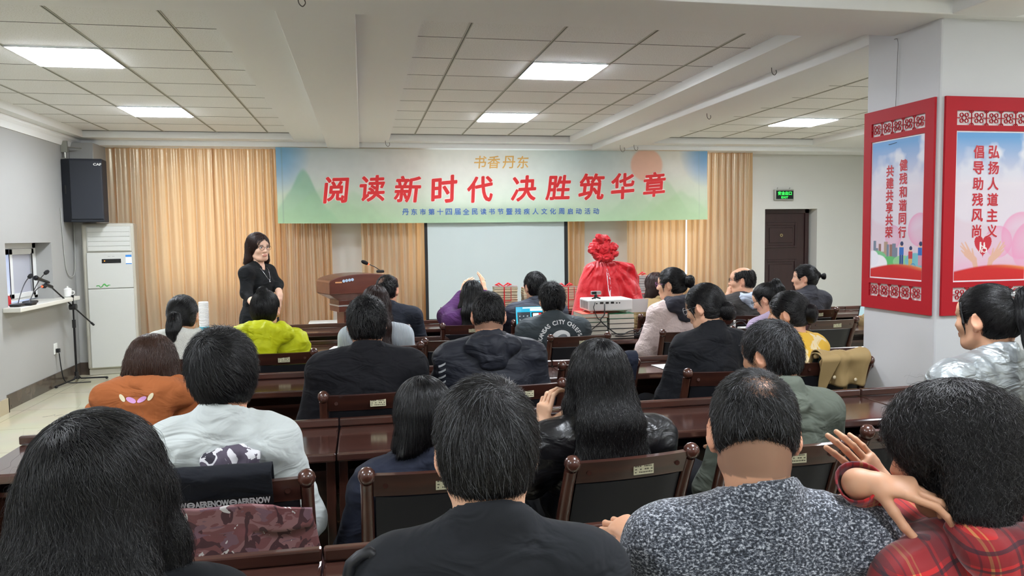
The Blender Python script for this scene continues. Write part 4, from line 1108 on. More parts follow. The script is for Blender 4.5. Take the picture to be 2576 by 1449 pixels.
    for sg in (-1, 1):
        E += [ell(hp(sg*.031, .098, .008), vv(.017, .014, .010)*s, R, .010, -1), ell(hp(sg*.031, .079, .007), vv(.0135, .0125, .0115)*s, R, .003), cone(hp(sg*.016, .091, .021), hp(sg*.046, .083, .022), .0055*s, .005*s, .008)]
    E += [cone(hp(-.018, .089, -.056), hp(.018, .089, -.056), .0055*s, .0055*s, .005), cone(hp(-.015, .088, -.066), hp(.015, .088, -.066), .0065*s, .0065*s, .004)]
    for sg in (-1, 1):
        Re = R @ rotm(0, 12, 0) @ rotm(sg*-30, 0, 0)
        E += [ell(hp(sg*.082, -.014, -.003), vv(.0085, .0205, .033)*s, Re, .006), ell(hp(sg*.079, -.006, -.032), vv(.008, .010, .012)*s, Re, .006), ell(hp(sg*.0905, -.010, .003), vv(.006, .012, .020)*s, Re, .004, -1)]
    E += [cone(N+vv(0, -.002, -.03), hp(0, -.028, -.062), .063*s*min(girth, 1.15), .057*s*min(1.1, girth), .03)]
    # --- body
    Bp = torso(-.006, girth)+limb(-.004, 0)
    if standing:
        for sg in (-1, 1): Bp += [cone(PV+vv(sg*.085, 0, -.04), vv(sg*.09, PV[1]+.02, .49), .085, .055, .05), cone(vv(sg*.09, PV[1]+.02, .49), vv(sg*.09, PV[1]-.01, .09), .055, .036, .03), cone(vv(sg*.09, PV[1]-.03, .05), vv(sg*.095, PV[1]+.13, .03), .036, .028, .03)]
    else:
        for sg in (-1, 1): Bp += [cone(PV+vv(sg*.09, .02, -.02), PV+vv(sg*.12, .40, -.03), .082, .058, .05), cone(PV+vv(sg*.12, .40, -.03), vv(sg*.12, PV[1]+.36, .09), .056, .036, .03), cone(vv(sg*.12, PV[1]+.33, .05), vv(sg*.13, PV[1]+.49, .03), .036, .028, .03)]
    fines = [(H0-.155*s, H0+.15*s, fine)]; HP = []
    hd = hands or {}
    for side, (S_, el, wr) in (('L', AL), ('R', AR)):
        d = hd.get(side, {}); f_ = d.get('f'); f_ = unit(wr-el) if f_ is None else unit(f_); n_ = d.get('n', (0, 0, -1)); ts = d.get('ts', (1 if side == 'L' else -1))
        hpms = hand_prims(wr+unit(f_)*.015, f_, n_, ts, d.get('curls', (.35, .4, .45, .5)), d.get('spread', .06), d.get('s', s), d.get('thumb', (.55, .75, .35)), d.get('tc', .25)); HP += hpms
        if side in hd:
            lo = np.min([p.lo for p in hpms], 0)-.008; hi = np.max([p.hi for p in hpms], 0)+.008; fines.append((lo, hi, d.get('fine', hand_fine)))
        else:
            lo = np.min([p.lo for p in hpms], 0)-.008; hi = np.max([p.hi for p in hpms], 0)+.008; fines.append((lo, hi, .0075))
    V, F = sdf_mesh(Bp+E+HP, .017, fines, it=1)
    q = ((V-H0) @ R)/s; cols = np.tile(srgb(skin), (len(V), 1))
    near = np.linalg.norm(q, axis=1) < .16
    near &= field_at(HP, V) > .008
    blush = fbm(V*14, seed, 2); cols *= (1+.05*blush)[:, None]
    def put(m_, c, w=1.0): cols[m_] = cols[m_]*(1-w)+srgb(c)*w
    front = near & (q[:, 1] > .070)
    put(front & ((q[:, 0]/.022)**2+((q[:, 2]+.061)/.0105)**2 < 1) & (q[:, 1] > .084), (178, 92, 88), .65)
    ex = np.abs(np.abs(q[:, 0])-.031); ez = q[:, 2]-.007
    put(front & ((ex/.013)**2+(ez/.0062)**2 < 1), (226, 222, 216), 1); put(front & (ex**2+ez**2 < .0052**2), (34, 24, 20), 1); put(front & (np.abs(ez-.0062) < .0026) & (ex < .014), (52, 38, 34), .8)
    put(front & (np.abs(np.abs(q[:, 0])-.032) < .017) & (np.abs(q[:, 2]-.0265) < .0038), (58, 42, 38), .75)
    put(near & (np.abs(q[:, 0]) > .068) & (q[:, 1] > -.04) & (q[:, 1] < .02), (226, 150, 124), .28)
    if hopt.get('stubble') is not None:
        z0, z1 = hopt['stubble']; put(near & (q[:, 1] < .03) & (q[:, 2] > z0) & (q[:, 2] < z1) & (np.abs(q[:, 0]) < .079), (70, 62, 58), .55)
    body = mesh_obj('person', V, F, M_SKIN, None, cols); body['group'] = 'people at the meeting'
    body.location = O; body.rotation_euler = (0, 0, a); tag(body, label, cat)
    # --- trousers / skirt legs and shoes
    Lg = []
    if standing:
        for sk in top.get('skirt', []): Lg += sk(PV, s)
        if Lg: v_, f_ = sdf_mesh(Lg, .016, it=2); v_ = wrinkle(v_, f_, .006, (14, 14, 3), seed, .4); mesh_obj('skirt', v_, f_, top['mat'], body)
        for sg in (-1, 1):
            v_, f_ = sdf_mesh([cone(vv(sg*.09, PV[1]-.03, .05), vv(sg*.095, PV[1]+.135, .035), .043, .034, .03), half((0, 0, .004), (0, 0, -1), .004)], .014); mesh_obj('shoe', v_, f_, M_LEATHER, body)
    else:
        Lg = [econe(PV+vv(0, .02, .03), PV+vv(0, .02, -.06), (.165*girth, .12*girth), (.16*girth, .12*girth), k=.04)]
        for sg in (-1, 1): Lg += [cone(PV+vv(sg*.09, .02, -.02), PV+vv(sg*.12, .40, -.03), .088, .066, .05), cone(PV+vv(sg*.12, .40, -.03), vv(sg*.12, PV[1]+.36, .12), .066, .052, .03)]
        v_, f_ = sdf_mesh(Lg, .022); mesh_obj('trousers', v_, f_, mat('trousers_%d_%d_%d' % trousers, trousers, .85), body)
        for sg in (-1, 1):
            v_, f_ = sdf_mesh([cone(vv(sg*.12, PV[1]+.33, .055), vv(sg*.13, PV[1]+.49, .04), .042, .036, .03), half((0, 0, .004), (0, 0, -1), .004)], .014); mesh_obj('shoe', v_, f_, M_LEATHER, body)
    # --- top garment
    t = top.get('t', .014); ti = top.get('ti', .006); g = girth*top.get('fit', 1.0)
    JP = torso(t, g)
    JP += [ell(PV+vv(0, .0, .06), vv(.165*g+t, .118*g+t, .11), None, .05)]
    for extra in top.get('extra', []): JP.append(extra(N, H0, R, SL, SR, s))
    col_ = top.get('collar', 'crew'); nr = .062*s*min(girth, 1.15)
    up = unit(hp(0, -.028, -.062)-N)
    if col_ == 'shirt': JP += [cone(N+vv(0, -.012, -.01), N+up*.045+vv(0, -.012, 0), nr+.024, nr+.013, .012), ell(N+vv(0, -.055, .0), vv(.085, .035, .035), None, .02)]
    elif col_ == 'stand': JP += [cone(N+vv(0, -.008, -.02), N+up*.05+vv(0, -.008, 0), nr+.02, nr+.013, .02)]
    elif col_ == 'turtle': JP += [cone(N, N+up*.075, nr+.012, nr+.007, .02)]
    elif col_ == 'crew': JP += [cone(N+vv(0, -.004, -.02), N+up*.022, nr+.022, nr+.010, .02)]
    elif col_ == 'hood': JP += [cone(N+vv(0, -.01, -.02), N+up*.03, nr+.03, nr+.02, .02)]
    JP += [cone(N+vv(0, .0, -.03)+vv(0, .008, 0), N+up*.16, nr+.003, nr+.006, .013, -1)]
    LM = limb(t, ti, .035, top.get('cuff', .04)); JP += LM
    if col_ == 'v': JP += [cone(N+vv(0, .05, -.06), N+vv(0, .06, .10), .03, .07, .01, -1)]
    v_, f_ = sdf_mesh(JP, top.get('step', .012), [(N-vv(.15, .15, .07), N+vv(.15, .12, .12), .0065)], it=2)
    v_ = wrinkle(v_, f_, top.get('wr', .005), top.get('wf', (9, 9, 6)), seed, .55)
    jm = top['mat']; jo = mesh_obj(top.get('name', 'jacket'), v_, f_, jm, body); jinfo = (v_, f_)
    if top.get('label'): jo['label'] = top['label']
    if col_ == 'hood' or top.get('hood'):
        hs = top.get('hood_size', 1.0); hb = N+vv(0, -.075, top.get('hood_up', .0))
        HPm = [econe(hb+vv(0, -.03*hs, .035*hs), hb+vv(0, -.045*hs, -.06*hs), (.115*hs, .045*hs), (.07*hs, .035*hs), k=.04), cone(hb+vv(-.075*hs, .05, .045), hb+vv(-.10*hs, -.01, .02), .034*hs, .04*hs, .04), cone(hb+vv(.075*hs, .05, .045), hb+vv(.10*hs, -.01, .02), .034*hs, .04*hs, .04),
               cone(N+vv(0, .005, -.04), N+up*.2, nr+.008, nr+.02, .02, -1)]
        v2, f2 = sdf_mesh(HPm, .009, it=2); v2 = wrinkle(v2, f2, top.get('wr', .005)*1.2, (14, 10, 8), seed+3, .6)
        ho = mesh_obj(top.get('hood_name', 'hood'), v2, f2, top.get('hood_mat', jm), body); ho_info = (v2, f2)
    else: ho_info = None
    # --- hair
    hm = HAIR[hairc] if isinstance(hairc, str) else hairc
    hair_o = build_hair(body, hair, hopt, hp, H0, R, s, N, hm, strand_n, strand_r, seed)
    # --- glasses, earring
    if glasses:
        gm = mat('glasses_%s' % glasses, {'dark': (24, 22, 24), 'silver': (170, 168, 172), 'rose': (168, 112, 160), 'clear': (206, 204, 206)}[glasses], .25, metal=.4)
        G = MB(); 
        for sg in (-1, 1):
            ring = [hp(sg*.033+.0225*math.cos(w), .106-.004*abs(math.cos(w)), .004+.0195*math.sin(w)) for w in np.linspace(0, 2*PI, 21)]
            G.tube(ring, .0013*s, 6, caps=False); G.tube([hp(sg*.055, .102, .008), hp(sg*.074, .05, .010), hp(sg*.079, -.005, .012), hp(sg*.080, -.02, .0)], .0014*s, 6)
        G.tube([hp(-.011, .108, .007), hp(0, .110, .010), hp(.011, .108, .007)], .0012*s, 6)
        build('glasses', G, gm, body, smooth=60)
    return dict(body=body, N=N, H0=H0, R=R, hp=hp, SL=SL, SR=SR, PV=PV, jacket=jo, jmesh=jinfo, hood=ho_info, AL=AL, AR=AR, s=s, O=O, a=a)
def build_hair(body, style, o, hp, H0, R, s, N, hm, n, r, seed):
    hb = HBASE[hm.name]; t = o.get('t', .010); dn = vv(0, 0, -1)
    def cap(t, face=True, nape=-.088, wide=0.0):
        P = [ell(hp(0, -.012, .034), vv(.075+t+wide, .097+t, .085+t)*s, R, .02), ell(hp(0, -.036, -.012), vv(.068+t*.8+wide, .072+t*.8, .072+t)*s, R, .03)]
        if face: P += [ell(hp(0, o.get('fy', .108), -.040), vv(.073, .072, o.get('fz', .098))*s, R, .015, -1)]
        for sg in (-1, 1):
            if o.get('ears', True): P += [ell(hp(sg*.098, .004, -.024), vv(o.get('earcut', .042), .042, .055)*s, R, .010, -1)]
        if nape is not None: P += [half(hp(0, -.06, nape), R @ vv(0, -.45, -1), .02)]
        return P
    def rad(p, c): return p-c
    wh = hp(*o.get('whorl', (.012, -.075, .088)))
    if style in ('short', 'buzz', 'bald'):
        P = cap(t, True, o.get('nape', -.086))
        if style == 'bald': P += [ell(hp(0, .035, .130), vv(.064, .125, .080)*s, R, .02, -1)]
        if o.get('thin'): P += [ell(wh, vv(1, 1, 1)*o['thin']*s, None, .02, -1)]
        V, F = sdf_mesh(P, .0075 if n > 3500 else .009, it=2)
        V = wrinkle(V, F, min(.003, o.get('rough', .003)), (60, 60, 60), seed, .3)
        Nn = vnormals(V, F); h = mesh_obj('hair', V-Nn*.0022, F, hb, body)
        Q = [q for q in P if not (o.get('thin') and q is P[-1])]
        def g(p):
            d = p-wh; d /= np.linalg.norm(d, axis=1, keepdims=True)+.01; sw_ = np.cross(np.tile(unit(wh-H0), (len(p), 1)), d)
            return d+.45*sw_+dn*o.get('grav', .5)
        strands('hair_strands', h, Q, V, Nn, g, n, o.get('len', .038)*s, hm, 7, o.get('lift', .010), .0015, r, seed, jit=o.get('jit', .3))
        if o.get('greys'): strands('grey_strands', h, Q, V, Nn, g, int(n*o['greys']), o.get('len', .038)*s, HAIR['grey'], 7, o.get('lift', .010), .003, r*.8, seed+5, jit=o.get('jit', .3))
        if o.get('thin'):
            V2, F2 = sdf_mesh(cap(.002, True, None), .012, it=1); m_ = np.linalg.norm(V2-wh, axis=1) < o['thin']*s*1.1
            strands('crown_strands', h, Q, V2, V2, g, int(n*.09), o.get('len', .038)*s*.8, hm, 6, .004, .001, r*.8, seed+8, jit=.35, mask=m_)
        return h
    if style in ('long', 'bob'):
        w = o.get('wide', .0); P = cap(t, True, None, w*.5); P[2:] = [q for q in P[2:] if q.op < 0]
        P = cap(t, True, None, w*.5)
        ln = o.get('len', .22); back = o.get('back', .085); B1 = N+vv(0, -back, .03); B2 = N+vv(o.get('dx', 0), -back-.03, -ln)
        if style == 'bob': B1 = hp(0, -.045, -.06); B2 = hp(0, -.05, o.get('bz', -.125))
        ew = o.get('endw', .12)
        P += [econe(hp(0, -.045, .0), B1, (.086+w, .062), (.092+w, .050 if style == 'long' else .055), R @ vv(1, 0, 0), .03), econe(B1, B2, (.092+w, .048), (ew, o.get('endt', .035)), R @ vv(1, 0, 0), .04)]
        for sg in (-1, 1):
            fr = o.get('front', -.01); L0 = hp(sg*(.070+w), fr, .0); L1 = hp(sg*(.082+w*1.2), fr-.008, -.09); P += [cone(L0, L1, .027, .026, .03)]
            if style == 'long': P += [cone(L1, N+vv(sg*(ew*.75), -back*.75, -ln*.8), .028, .024, .04)]
            else: P += [cone(L1, hp(sg*(.078+w+o.get('flare', 0)), fr-.014, o.get('bz', -.125)+.006), .026, .019, .03)]
        if o.get('facecut', True): P += [ell(hp(0, .118, -.05), vv(.064, .075, .10)*s, R, .012, -1)]
        if o.get('ear_show'): P += [ell(hp(o['ear_show']*.10, .012, -.014), vv(.03, .022, .03)*s, R, .01, -1)]
        if style == 'bob': P += [half(hp(0, -.03, o.get('bz', -.125)-.012), R @ vv(0, -.2, -1), .02)]
        V, F = sdf_mesh(P, .009 if n > 5000 else .011, it=2); V = wrinkle(V, F, min(.003, o.get('rough', .004)), (38, 38, 7), seed, .5)
        Nn = vnormals(V, F); h = mesh_obj('hair', V-Nn*.003, F, hb, body); pt = hp(*o.get('part', (0, -.01, .125)))
        cz = H0[2]
        def g(p):
            d = p-pt; d /= np.linalg.norm(d, axis=1, keepdims=True)+.02; u_ = np.clip((p[:, 2]-(cz-.03))/.13, 0, 1)[:, None]
            return d*u_*1.2+dn*(1.15-u_*.7)
        strands('hair_strands', h, P, V, Nn, g, n, o.get('slen', .16), hm, o.get('steps', 10), o.get('lift', .010), .0015, r, seed, wave=o.get('wave', 0), wfreq=o.get('wfreq', 30), jit=o.get('jit', .16))
        if o.get('fly'): strands('stray_strands', h, P, V, Nn, lambda p: g(p)*.4, o['fly'], .09, hm, 9, .035, .003, r*.4, seed+4, wave=.008, jit=.7, mask=V[:, 2] > cz+.0)
        return h
    # ponytail and bun: tight cap gathered at a tie
    T = hp(*o.get('tie', (0, -.118, .035))); P = cap(t, True, o.get('nape', -.075))
    P += [cone(hp(*(np.array(o.get('tie', (0, -.118, .035)))*.8)), T, .045*s, .02*s, .03)]
    V, F = sdf_mesh(P, .0085, it=2); V = wrinkle(V, F, .001, (50, 50, 50), seed, .3); Nn = vnormals(V, F); h = mesh_obj('hair', V-Nn*.0022, F, hb, body)
    def gt(p):
        d = T-p; return d/(np.linalg.norm(d, axis=1, keepdims=True)+.01)
    strands('hair_strands', h, P, V, Nn, gt, n, .085, hm, 8, .004, .0012, r, seed, jit=.14)
    if o.get('fringe'):
        fx = o['fringe']; 
        for sg in fx:
            Q = [cone(hp(sg*.064, .056, .060), hp(sg*.0745, .040, -.01), .007, .005, .008), cone(hp(sg*.0745, .040, -.01), hp(sg*.0725, .030, -.07), .005, .0018, .008)]
            v_, f_ = sdf_mesh(Q, .005); mesh_obj('side_lock', v_, f_, hm, h)
    if style == 'pony':
        tl = o.get('tail', .26); tw = o.get('tailw', .030); pts = [T, T+R @ vv(0, -.035, .012)]; p_ = pts[-1]; end = o.get('end'); m_ = 5
        B = p_+vv(0, -.02, -tl) if end is None else N+vv(*end)
        for i in range(1, m_+1):
            u_ = i/m_; pts.append(p_*(1-u_)+B*u_+vv(0, -.03*math.sin(u_*PI), .02*math.sin(u_*PI)))
        Q = []
        for i in range(len(pts)-1):
            w0 = tw*(.55, .95, 1.1, 1.08, .95, .7, .35)[i]; w1 = tw*(.55, .95, 1.1, 1.08, .95, .7, .35)[i+1]; Q.append(cone(pts[i], pts[i+1], w0*s, w1*s, .02))
        v_, f_ = sdf_mesh(Q, .008, it=2); v_ = wrinkle(v_, f_, .003, (60, 60, 8), seed, .5); po = mesh_obj('ponytail', v_, f_, hb, body)
        strands('tail_strands', po, Q, v_, v_, lambda p: np.tile(unit(B-p_)*1.0, (len(p), 1)), max(300, n//2), .12, hm, 7, .006, .001, r, seed+2, jit=.10)
        tieo = MB().ring((0, 0), .0, .001, 0, .001, 6)
        Rg = [ (T+R @ vv(.019*math.cos(w)*s, -.012, .019*math.sin(w)*s)) for w in np.linspace(0, 2*PI, 17)]
        build('hair_tie', MB().tube(Rg, .008*s, 8, caps=False), mat('hair_tie_dark', (58, 44, 40), .7), po, smooth=60)
    else:
        br = o.get('bun', .038); c = T+R @ vv(*o.get('bun_off', (0, -.02, .0)))
        Q = [ell(c, vv(br*1.05, br*.85, br)*s, R, .02)]
        for i in range(7):
            w = i*.9; Q.append(ell(c+R @ vv(br*.62*math.cos(w), -br*.25, br*.62*math.sin(w))*s, vv(.45, .4, .45)*br*s, R, .008))
        v_, f_ = sdf_mesh(Q, .006, it=1); bo = mesh_obj('bun', v_, f_, hb, body)
        ax_ = R @ vv(0, 1, 0)
        def gb(p):
            d = p-c; return np.cross(np.tile(ax_, (len(p), 1)), d)/(np.linalg.norm(d, axis=1, keepdims=True)+.01)
        strands('bun_strands', bo, Q, v_, v_, gb, max(250, n//3), .09, hm, 8, .006, .001, r, seed+2, jit=.2)
    return h
def press(P, v2, f, m, name, lift=.0015, which='jmesh'):
    """flat artwork (local x,z) pressed on the back of a garment by ray casting"""
    from mathutils.bvhtree import BVHTree
    V, F = P[which]; bv = BVHTree.FromPolygons([tuple(q) for q in V], [tuple(q) for q in F]); vs = []
    for x, z in v2:
        hit = bv.ray_cast(Vector((x, -1.0, z)), Vector((0, 1, 0))); vs.append((x, (hit[0].y if hit[0] is not None else P['N'][1])-lift, z))
    return build(name, MB().add(vs, f), m, P['jacket'] if which == 'jmesh' else P['body'])
def disc2(c, rx, rz, n=18, rot=0.0, rings=3):
    v = [(0, 0)]; f = []
    for r in range(1, rings+1):
        for i in range(n): w = 2*PI*i/n; v.append((rx*r/rings*math.cos(w), rz*r/rings*math.sin(w)))
    for i in range(n): f.append((0, 1+i, 1+(i+1) % n))
    for r in range(rings-1):
        for i in range(n): a_, b_ = 1+r*n+i, 1+r*n+(i+1) % n; f.append((a_, a_+n, b_+n, b_))
    v = np.array(v); cr, sr = math.cos(rot), math.sin(rot); v = np.stack([v[:, 0]*cr-v[:, 1]*sr, v[:, 0]*sr+v[:, 1]*cr], 1)+np.array(c); return v, f
def put_text(P, s, plane_pts, size, m, name, bold=.02, arc=None, sub=.02):
    """lettering pressed on the back of a garment; x,z local; the garment surface is found by ray casting"""
    from mathutils.bvhtree import BVHTree
    V, F = P['jmesh']; bv = BVHTree.FromPolygons([tuple(q) for q in V], [tuple(q) for q in F])
    cx, cz = plane_pts; out = MB()
    glyphs = [(s, None)] if arc is None else [(ch, i) for i, ch in enumerate(s)]
    for ch, i in glyphs:
        v, f = text_mesh(ch, 1, bold, sub=.25)
        if not len(v): continue
        if arc is None: h = v[:, 1].max()-v[:, 1].min(); q = v*(size/h)+np.array([cx, cz])
        else:
            rad_, a0, a1 = arc; a_ = a0+(a1-a0)*i/(len(s)-1); q = v*(size/.73); b = a_-PI/2
            q = np.stack([q[:, 0]*math.cos(b)-q[:, 1]*math.sin(b), q[:, 0]*math.sin(b)+q[:, 1]*math.cos(b)], 1)+np.array([cx+rad_*math.cos(a_), cz+rad_*math.sin(a_)])
        vs = []
        for x, z in q:
            hit = bv.ray_cast(Vector((x, -1.0, z)), Vector((0, 1, 0)))
            y = hit[0].y-.0015 if hit[0] is not None else P['N'][1]
            vs.append((x, y, z))
        out.add(vs, f)
    return build(name, out, m, P['jacket'])
# ================================================================ the cast
def cloth(name, c, rough=.85, **k): return mat('cloth_'+name, c, rough, **({'sheen': .02, 'spec': .22, 'bump': (420, .15, .0008), 'fold': (7.5, .8, .022)} | k))
def knit_mat():
    m = bpy.data.materials.new('speckled_knit'); m.use_nodes = True; nt = m.node_tree; L = nt.links.new; b = nt.nodes['Principled BSDF']; b.inputs['Roughness'].default_value = .95; b.inputs['Sheen Weight'].default_value = .2
    tc = nt.nodes.new('ShaderNodeTexCoord'); mp = nt.nodes.new('ShaderNodeMapping'); mp.inputs['Scale'].default_value = (1.0, 1.0, 1.5); L(tc.outputs['Object'], mp.inputs['Vector'])
    n = nt.nodes.new('ShaderNodeTexNoise'); n.inputs['Scale'].default_value = 165; n.inputs['Detail'].default_value = 2.5; n.inputs['Roughness'].default_value = .7; L(mp.outputs[0], n.inputs['Vector'])
    r = nt.nodes.new('ShaderNodeValToRGB'); e = r.color_ramp.elements; e[0].position = .40; e[0].color = rgb(34, 38, 46); e[1].position = .66; e[1].color = rgb(196, 200, 208); q = e.new(.52); q.color = rgb(84, 90, 100)
    L(n.outputs[0], r.inputs[0]); L(r.outputs[0], b.inputs['Base Color'])
    v = nt.nodes.new('ShaderNodeTexVoronoi'); v.inputs['Scale'].default_value = 210; L(mp.outputs[0], v.inputs['Vector'])
    bp = nt.nodes.new('ShaderNodeBump'); bp.inputs['Strength'].default_value = .8; bp.inputs['Distance'].default_value = .002; bp.invert = True; L(v.outputs['Distance'], bp.inputs['Height']); L(bp.outputs[0], b.inputs['Normal']); return m
def plaid_mat():
    m = bpy.data.materials.new('red_plaid'); m.use_nodes = True; nt = m.node_tree; L = nt.links.new; b = nt.nodes['Principled BSDF']; b.inputs['Roughness'].default_value = .9; b.inputs['Sheen Weight'].default_value = .3
    tc = nt.nodes.new('ShaderNodeTexCoord'); mp = nt.nodes.new('ShaderNodeMapping'); mp.inputs['Rotation'].default_value = (0, math.radians(14), math.radians(24)); L(tc.outputs['Object'], mp.inputs['Vector'])
    sp = nt.nodes.new('ShaderNodeSeparateXYZ'); L(mp.outputs[0], sp.inputs[0]); cur = None
    def band(ax, period, off, w, c, amt):
        nonlocal cur
        a = nt.nodes.new('ShaderNodeMath'); a.operation = 'ADD'; a.inputs[1].default_value = off+10*period; L(sp.outputs[ax], a.inputs[0])
        p = nt.nodes.new('ShaderNodeMath'); p.operation = 'MODULO'; p.inputs[1].default_value = period; L(a.outputs[0], p.inputs[0])
        l = nt.nodes.new('ShaderNodeMath'); l.operation = 'LESS_THAN'; l.inputs[1].default_value = w; L(p.outputs[0], l.inputs[0])
        k = nt.nodes.new('ShaderNodeMath'); k.operation = 'MULTIPLY'; k.inputs[1].default_value = amt; L(l.outputs[0], k.inputs[0])
        mx = nt.nodes.new('ShaderNodeMix'); mx.data_type = 'RGBA'; L(k.outputs[0], mx.inputs['Factor']); mx.inputs['B'].default_value = rgb(*c)
        if cur: L(cur, mx.inputs['A'])
        else: mx.inputs['A'].default_value = rgb(188, 24, 26)
        cur = mx.outputs['Result']
    for ax in (0, 2):
        band(ax, .125, 0, .040, (84, 18, 28), .62); band(ax, .125, .012, .006, (34, 20, 34), .75); band(ax, .125, -.022, .006, (34, 20, 34), .75)
        band(ax, .125, .062, .005, (206, 150, 84), .65); band(ax, .125, .075, .003, (40, 22, 40), .6); band(ax, .125, .050, .003, (206, 150, 84), .5)
    L(cur, b.inputs['Base Color']); return m
def pattern_mat(name, base, other, scale, lo, hi, rough=.8, stretch=(1, 1, 1), third=None):
    m = bpy.data.materials.new(name); m.use_nodes = True; nt = m.node_tree; L = nt.links.new; b = nt.nodes['Principled BSDF']; b.inputs['Roughness'].default_value = rough
    tc = nt.nodes.new('ShaderNodeTexCoord'); mp = nt.nodes.new('ShaderNodeMapping'); mp.inputs['Scale'].default_value = stretch; L(tc.outputs['Object'], mp.inputs['Vector'])
    n = nt.nodes.new('ShaderNodeTexNoise'); n.inputs['Scale'].default_value = scale; n.inputs['Detail'].default_value = 4; n.inputs['Distortion'].default_value = 1.2; L(mp.outputs[0], n.inputs['Vector'])
    r = nt.nodes.new('ShaderNodeValToRGB'); e = r.color_ramp.elements; e[0].position = lo; e[0].color = rgb(*base); e[1].position = hi; e[1].color = rgb(*other)
    if third: q = e.new(min(.99, hi+.09)); q.color = rgb(*third); r.color_ramp.interpolation = 'CONSTANT'
    L(n.outputs[0], r.inputs[0]); L(r.outputs[0], b.inputs['Base Color']); return m
def rib_mat(name, c):
    m = cloth(name, c); nt = m.node_tree; L = nt.links.new; b = nt.nodes['Principled BSDF']
    tc = nt.nodes.new('ShaderNodeTexCoord'); w = nt.nodes.new('ShaderNodeTexWave'); w.wave_type = 'BANDS'; w.bands_direction = 'X'; w.inputs['Scale'].default_value = 34; w.inputs['Distortion'].default_value = .4; L(tc.outputs['Object'], w.inputs['Vector'])
    bp = nt.nodes.new('ShaderNodeBump'); bp.inputs['Strength'].default_value = .8; bp.inputs['Distance'].default_value = .004; L(w.outputs[0], bp.inputs['Height']); L(bp.outputs[0], b.inputs['Normal']); return m
# ================================================================ lectern
lp = at(898, 720, 8.9)
t = thing('lectern', 'dark brown wooden lectern in front of the curtains', 'lectern', (lp[0], 8.9, 0), math.radians(21))
M_LEC = mat('lectern_mahogany', (96, 50, 38), .3, coat=.4, var=(3, .5, (66, 32, 26)), stretch=(1, 6, 6))
w = .40
a = MB(); n = 14
pts = [(-w, .985)]+[(w, .985)]+[(w*math.cos(PI*i/n), 1.115+.085*math.sin(PI*i/n)) for i in range(0, n+1)]
a.prism([(x, z) for x, z in pts], 1, -.24, .22); build('sloped_top', a, M_LEC, t, bevel=.008)
a = MB().add([(-w, -.235, .984), (w, -.235, .984), (w, .215, .984), (-w, .215, .984), (-.27, -.15, .91), (.27, -.15, .91), (.27, .16, .91), (-.27, .16, .91)], [(0, 1, 5, 4), (1, 2, 6, 5), (2, 3, 7, 6), (3, 0, 4, 7), (0, 3, 2, 1), (4, 5, 6, 7)]); build('taper', a, M_LEC, t)
build('neck', MB().box((-.27, -.15, .78), (.27, .16, .909)), M_LEC, t, bevel=.004)
build('silver_band', MB().box((-.274, -.155, .842), (.274, .165, .858)), mat('silver_strip', (196, 196, 196), .3, metal=.5), t)
build('column', MB().box((-.20, -.11, .06), (.20, .13, .779)), M_LEC, t, bevel=.006)
build('column_strip', MB().box((-.13, -.118, .06), (-.118, -.108, .775)).box((.118, -.118, .06), (.13, -.108, .775)), mat('silver_strip', (196, 196, 196)), t)
build('base', MB().box((-.30, -.2, 0), (.30, .2, .06)), M_LEC, t, bevel=.01)
b = MB()
for i in range(4): b.ring((-.24+i*.033, 1.128+i*.004), .0, .016, -.244, -.2395, 16)
build('round_badge', b, mat('badge_blue_white', (176, 200, 226), .4), t); build('badge_bar', MB().box((-.335, -.244, 1.108), (-.262, -.2395, 1.122)), mat('badge_orange', (222, 160, 110), .5), t)
gp = at(957, 700, 8.86)
gooseneck(gp[0], 8.86, 1.20, at(926, 664, 8.82), 'gooseneck microphone with red ring on the lectern', True, base=(.045, .06), bend=.02)
build('white_box', MB().box((-.70, 10.08, 0), (-.22, 10.30, .53)), M_WHITEP, bevel=.012); tag(bpy.data.objects['white_box'], 'low white box under the curtain left of the lectern', 'box')
# ================================================================ front table with tied book bundles
M_PAGE = mat('cream_book_pages', (214, 200, 168), .85, var=(90, .5, (186, 170, 138)), stretch=(.2, .2, 3)); M_COVER = {}
def cover(c):
    return mat('book_cover_%d_%d_%d' % c, c, .45)
for i, x in enumerate((1.45, 2.72, 3.98)):
    o = dup(proto_desk[.44]); o.location = (x, 8.02, 0); o.rotation_euler = (0, 0, 0); o.scale = (1, 1, 1.019); o['group'] = 'dark wooden front tables'
    o['label'] = ('dark wooden front table under the ribbon tied books, left of the red cloth', 'dark wooden front table behind the red draped board', 'dark wooden front table right of the red draped board')[i]
TT = .787
def one_book(w, d, h, col, spine_front=False):
    c = MB(); c.box((0, 0, 0), (w, d, .0025)).box((0, 0, h-.0025), (w, d, h)); c.box((0, d-.003, .0025), (w, d, h-.0025)) if not spine_front else c.box((0, 0, .0025), (w, .003, h-.0025))
    p = MB().box((.003, .004, .0025), (w-.003, d-.004, h-.0025)); return c, p
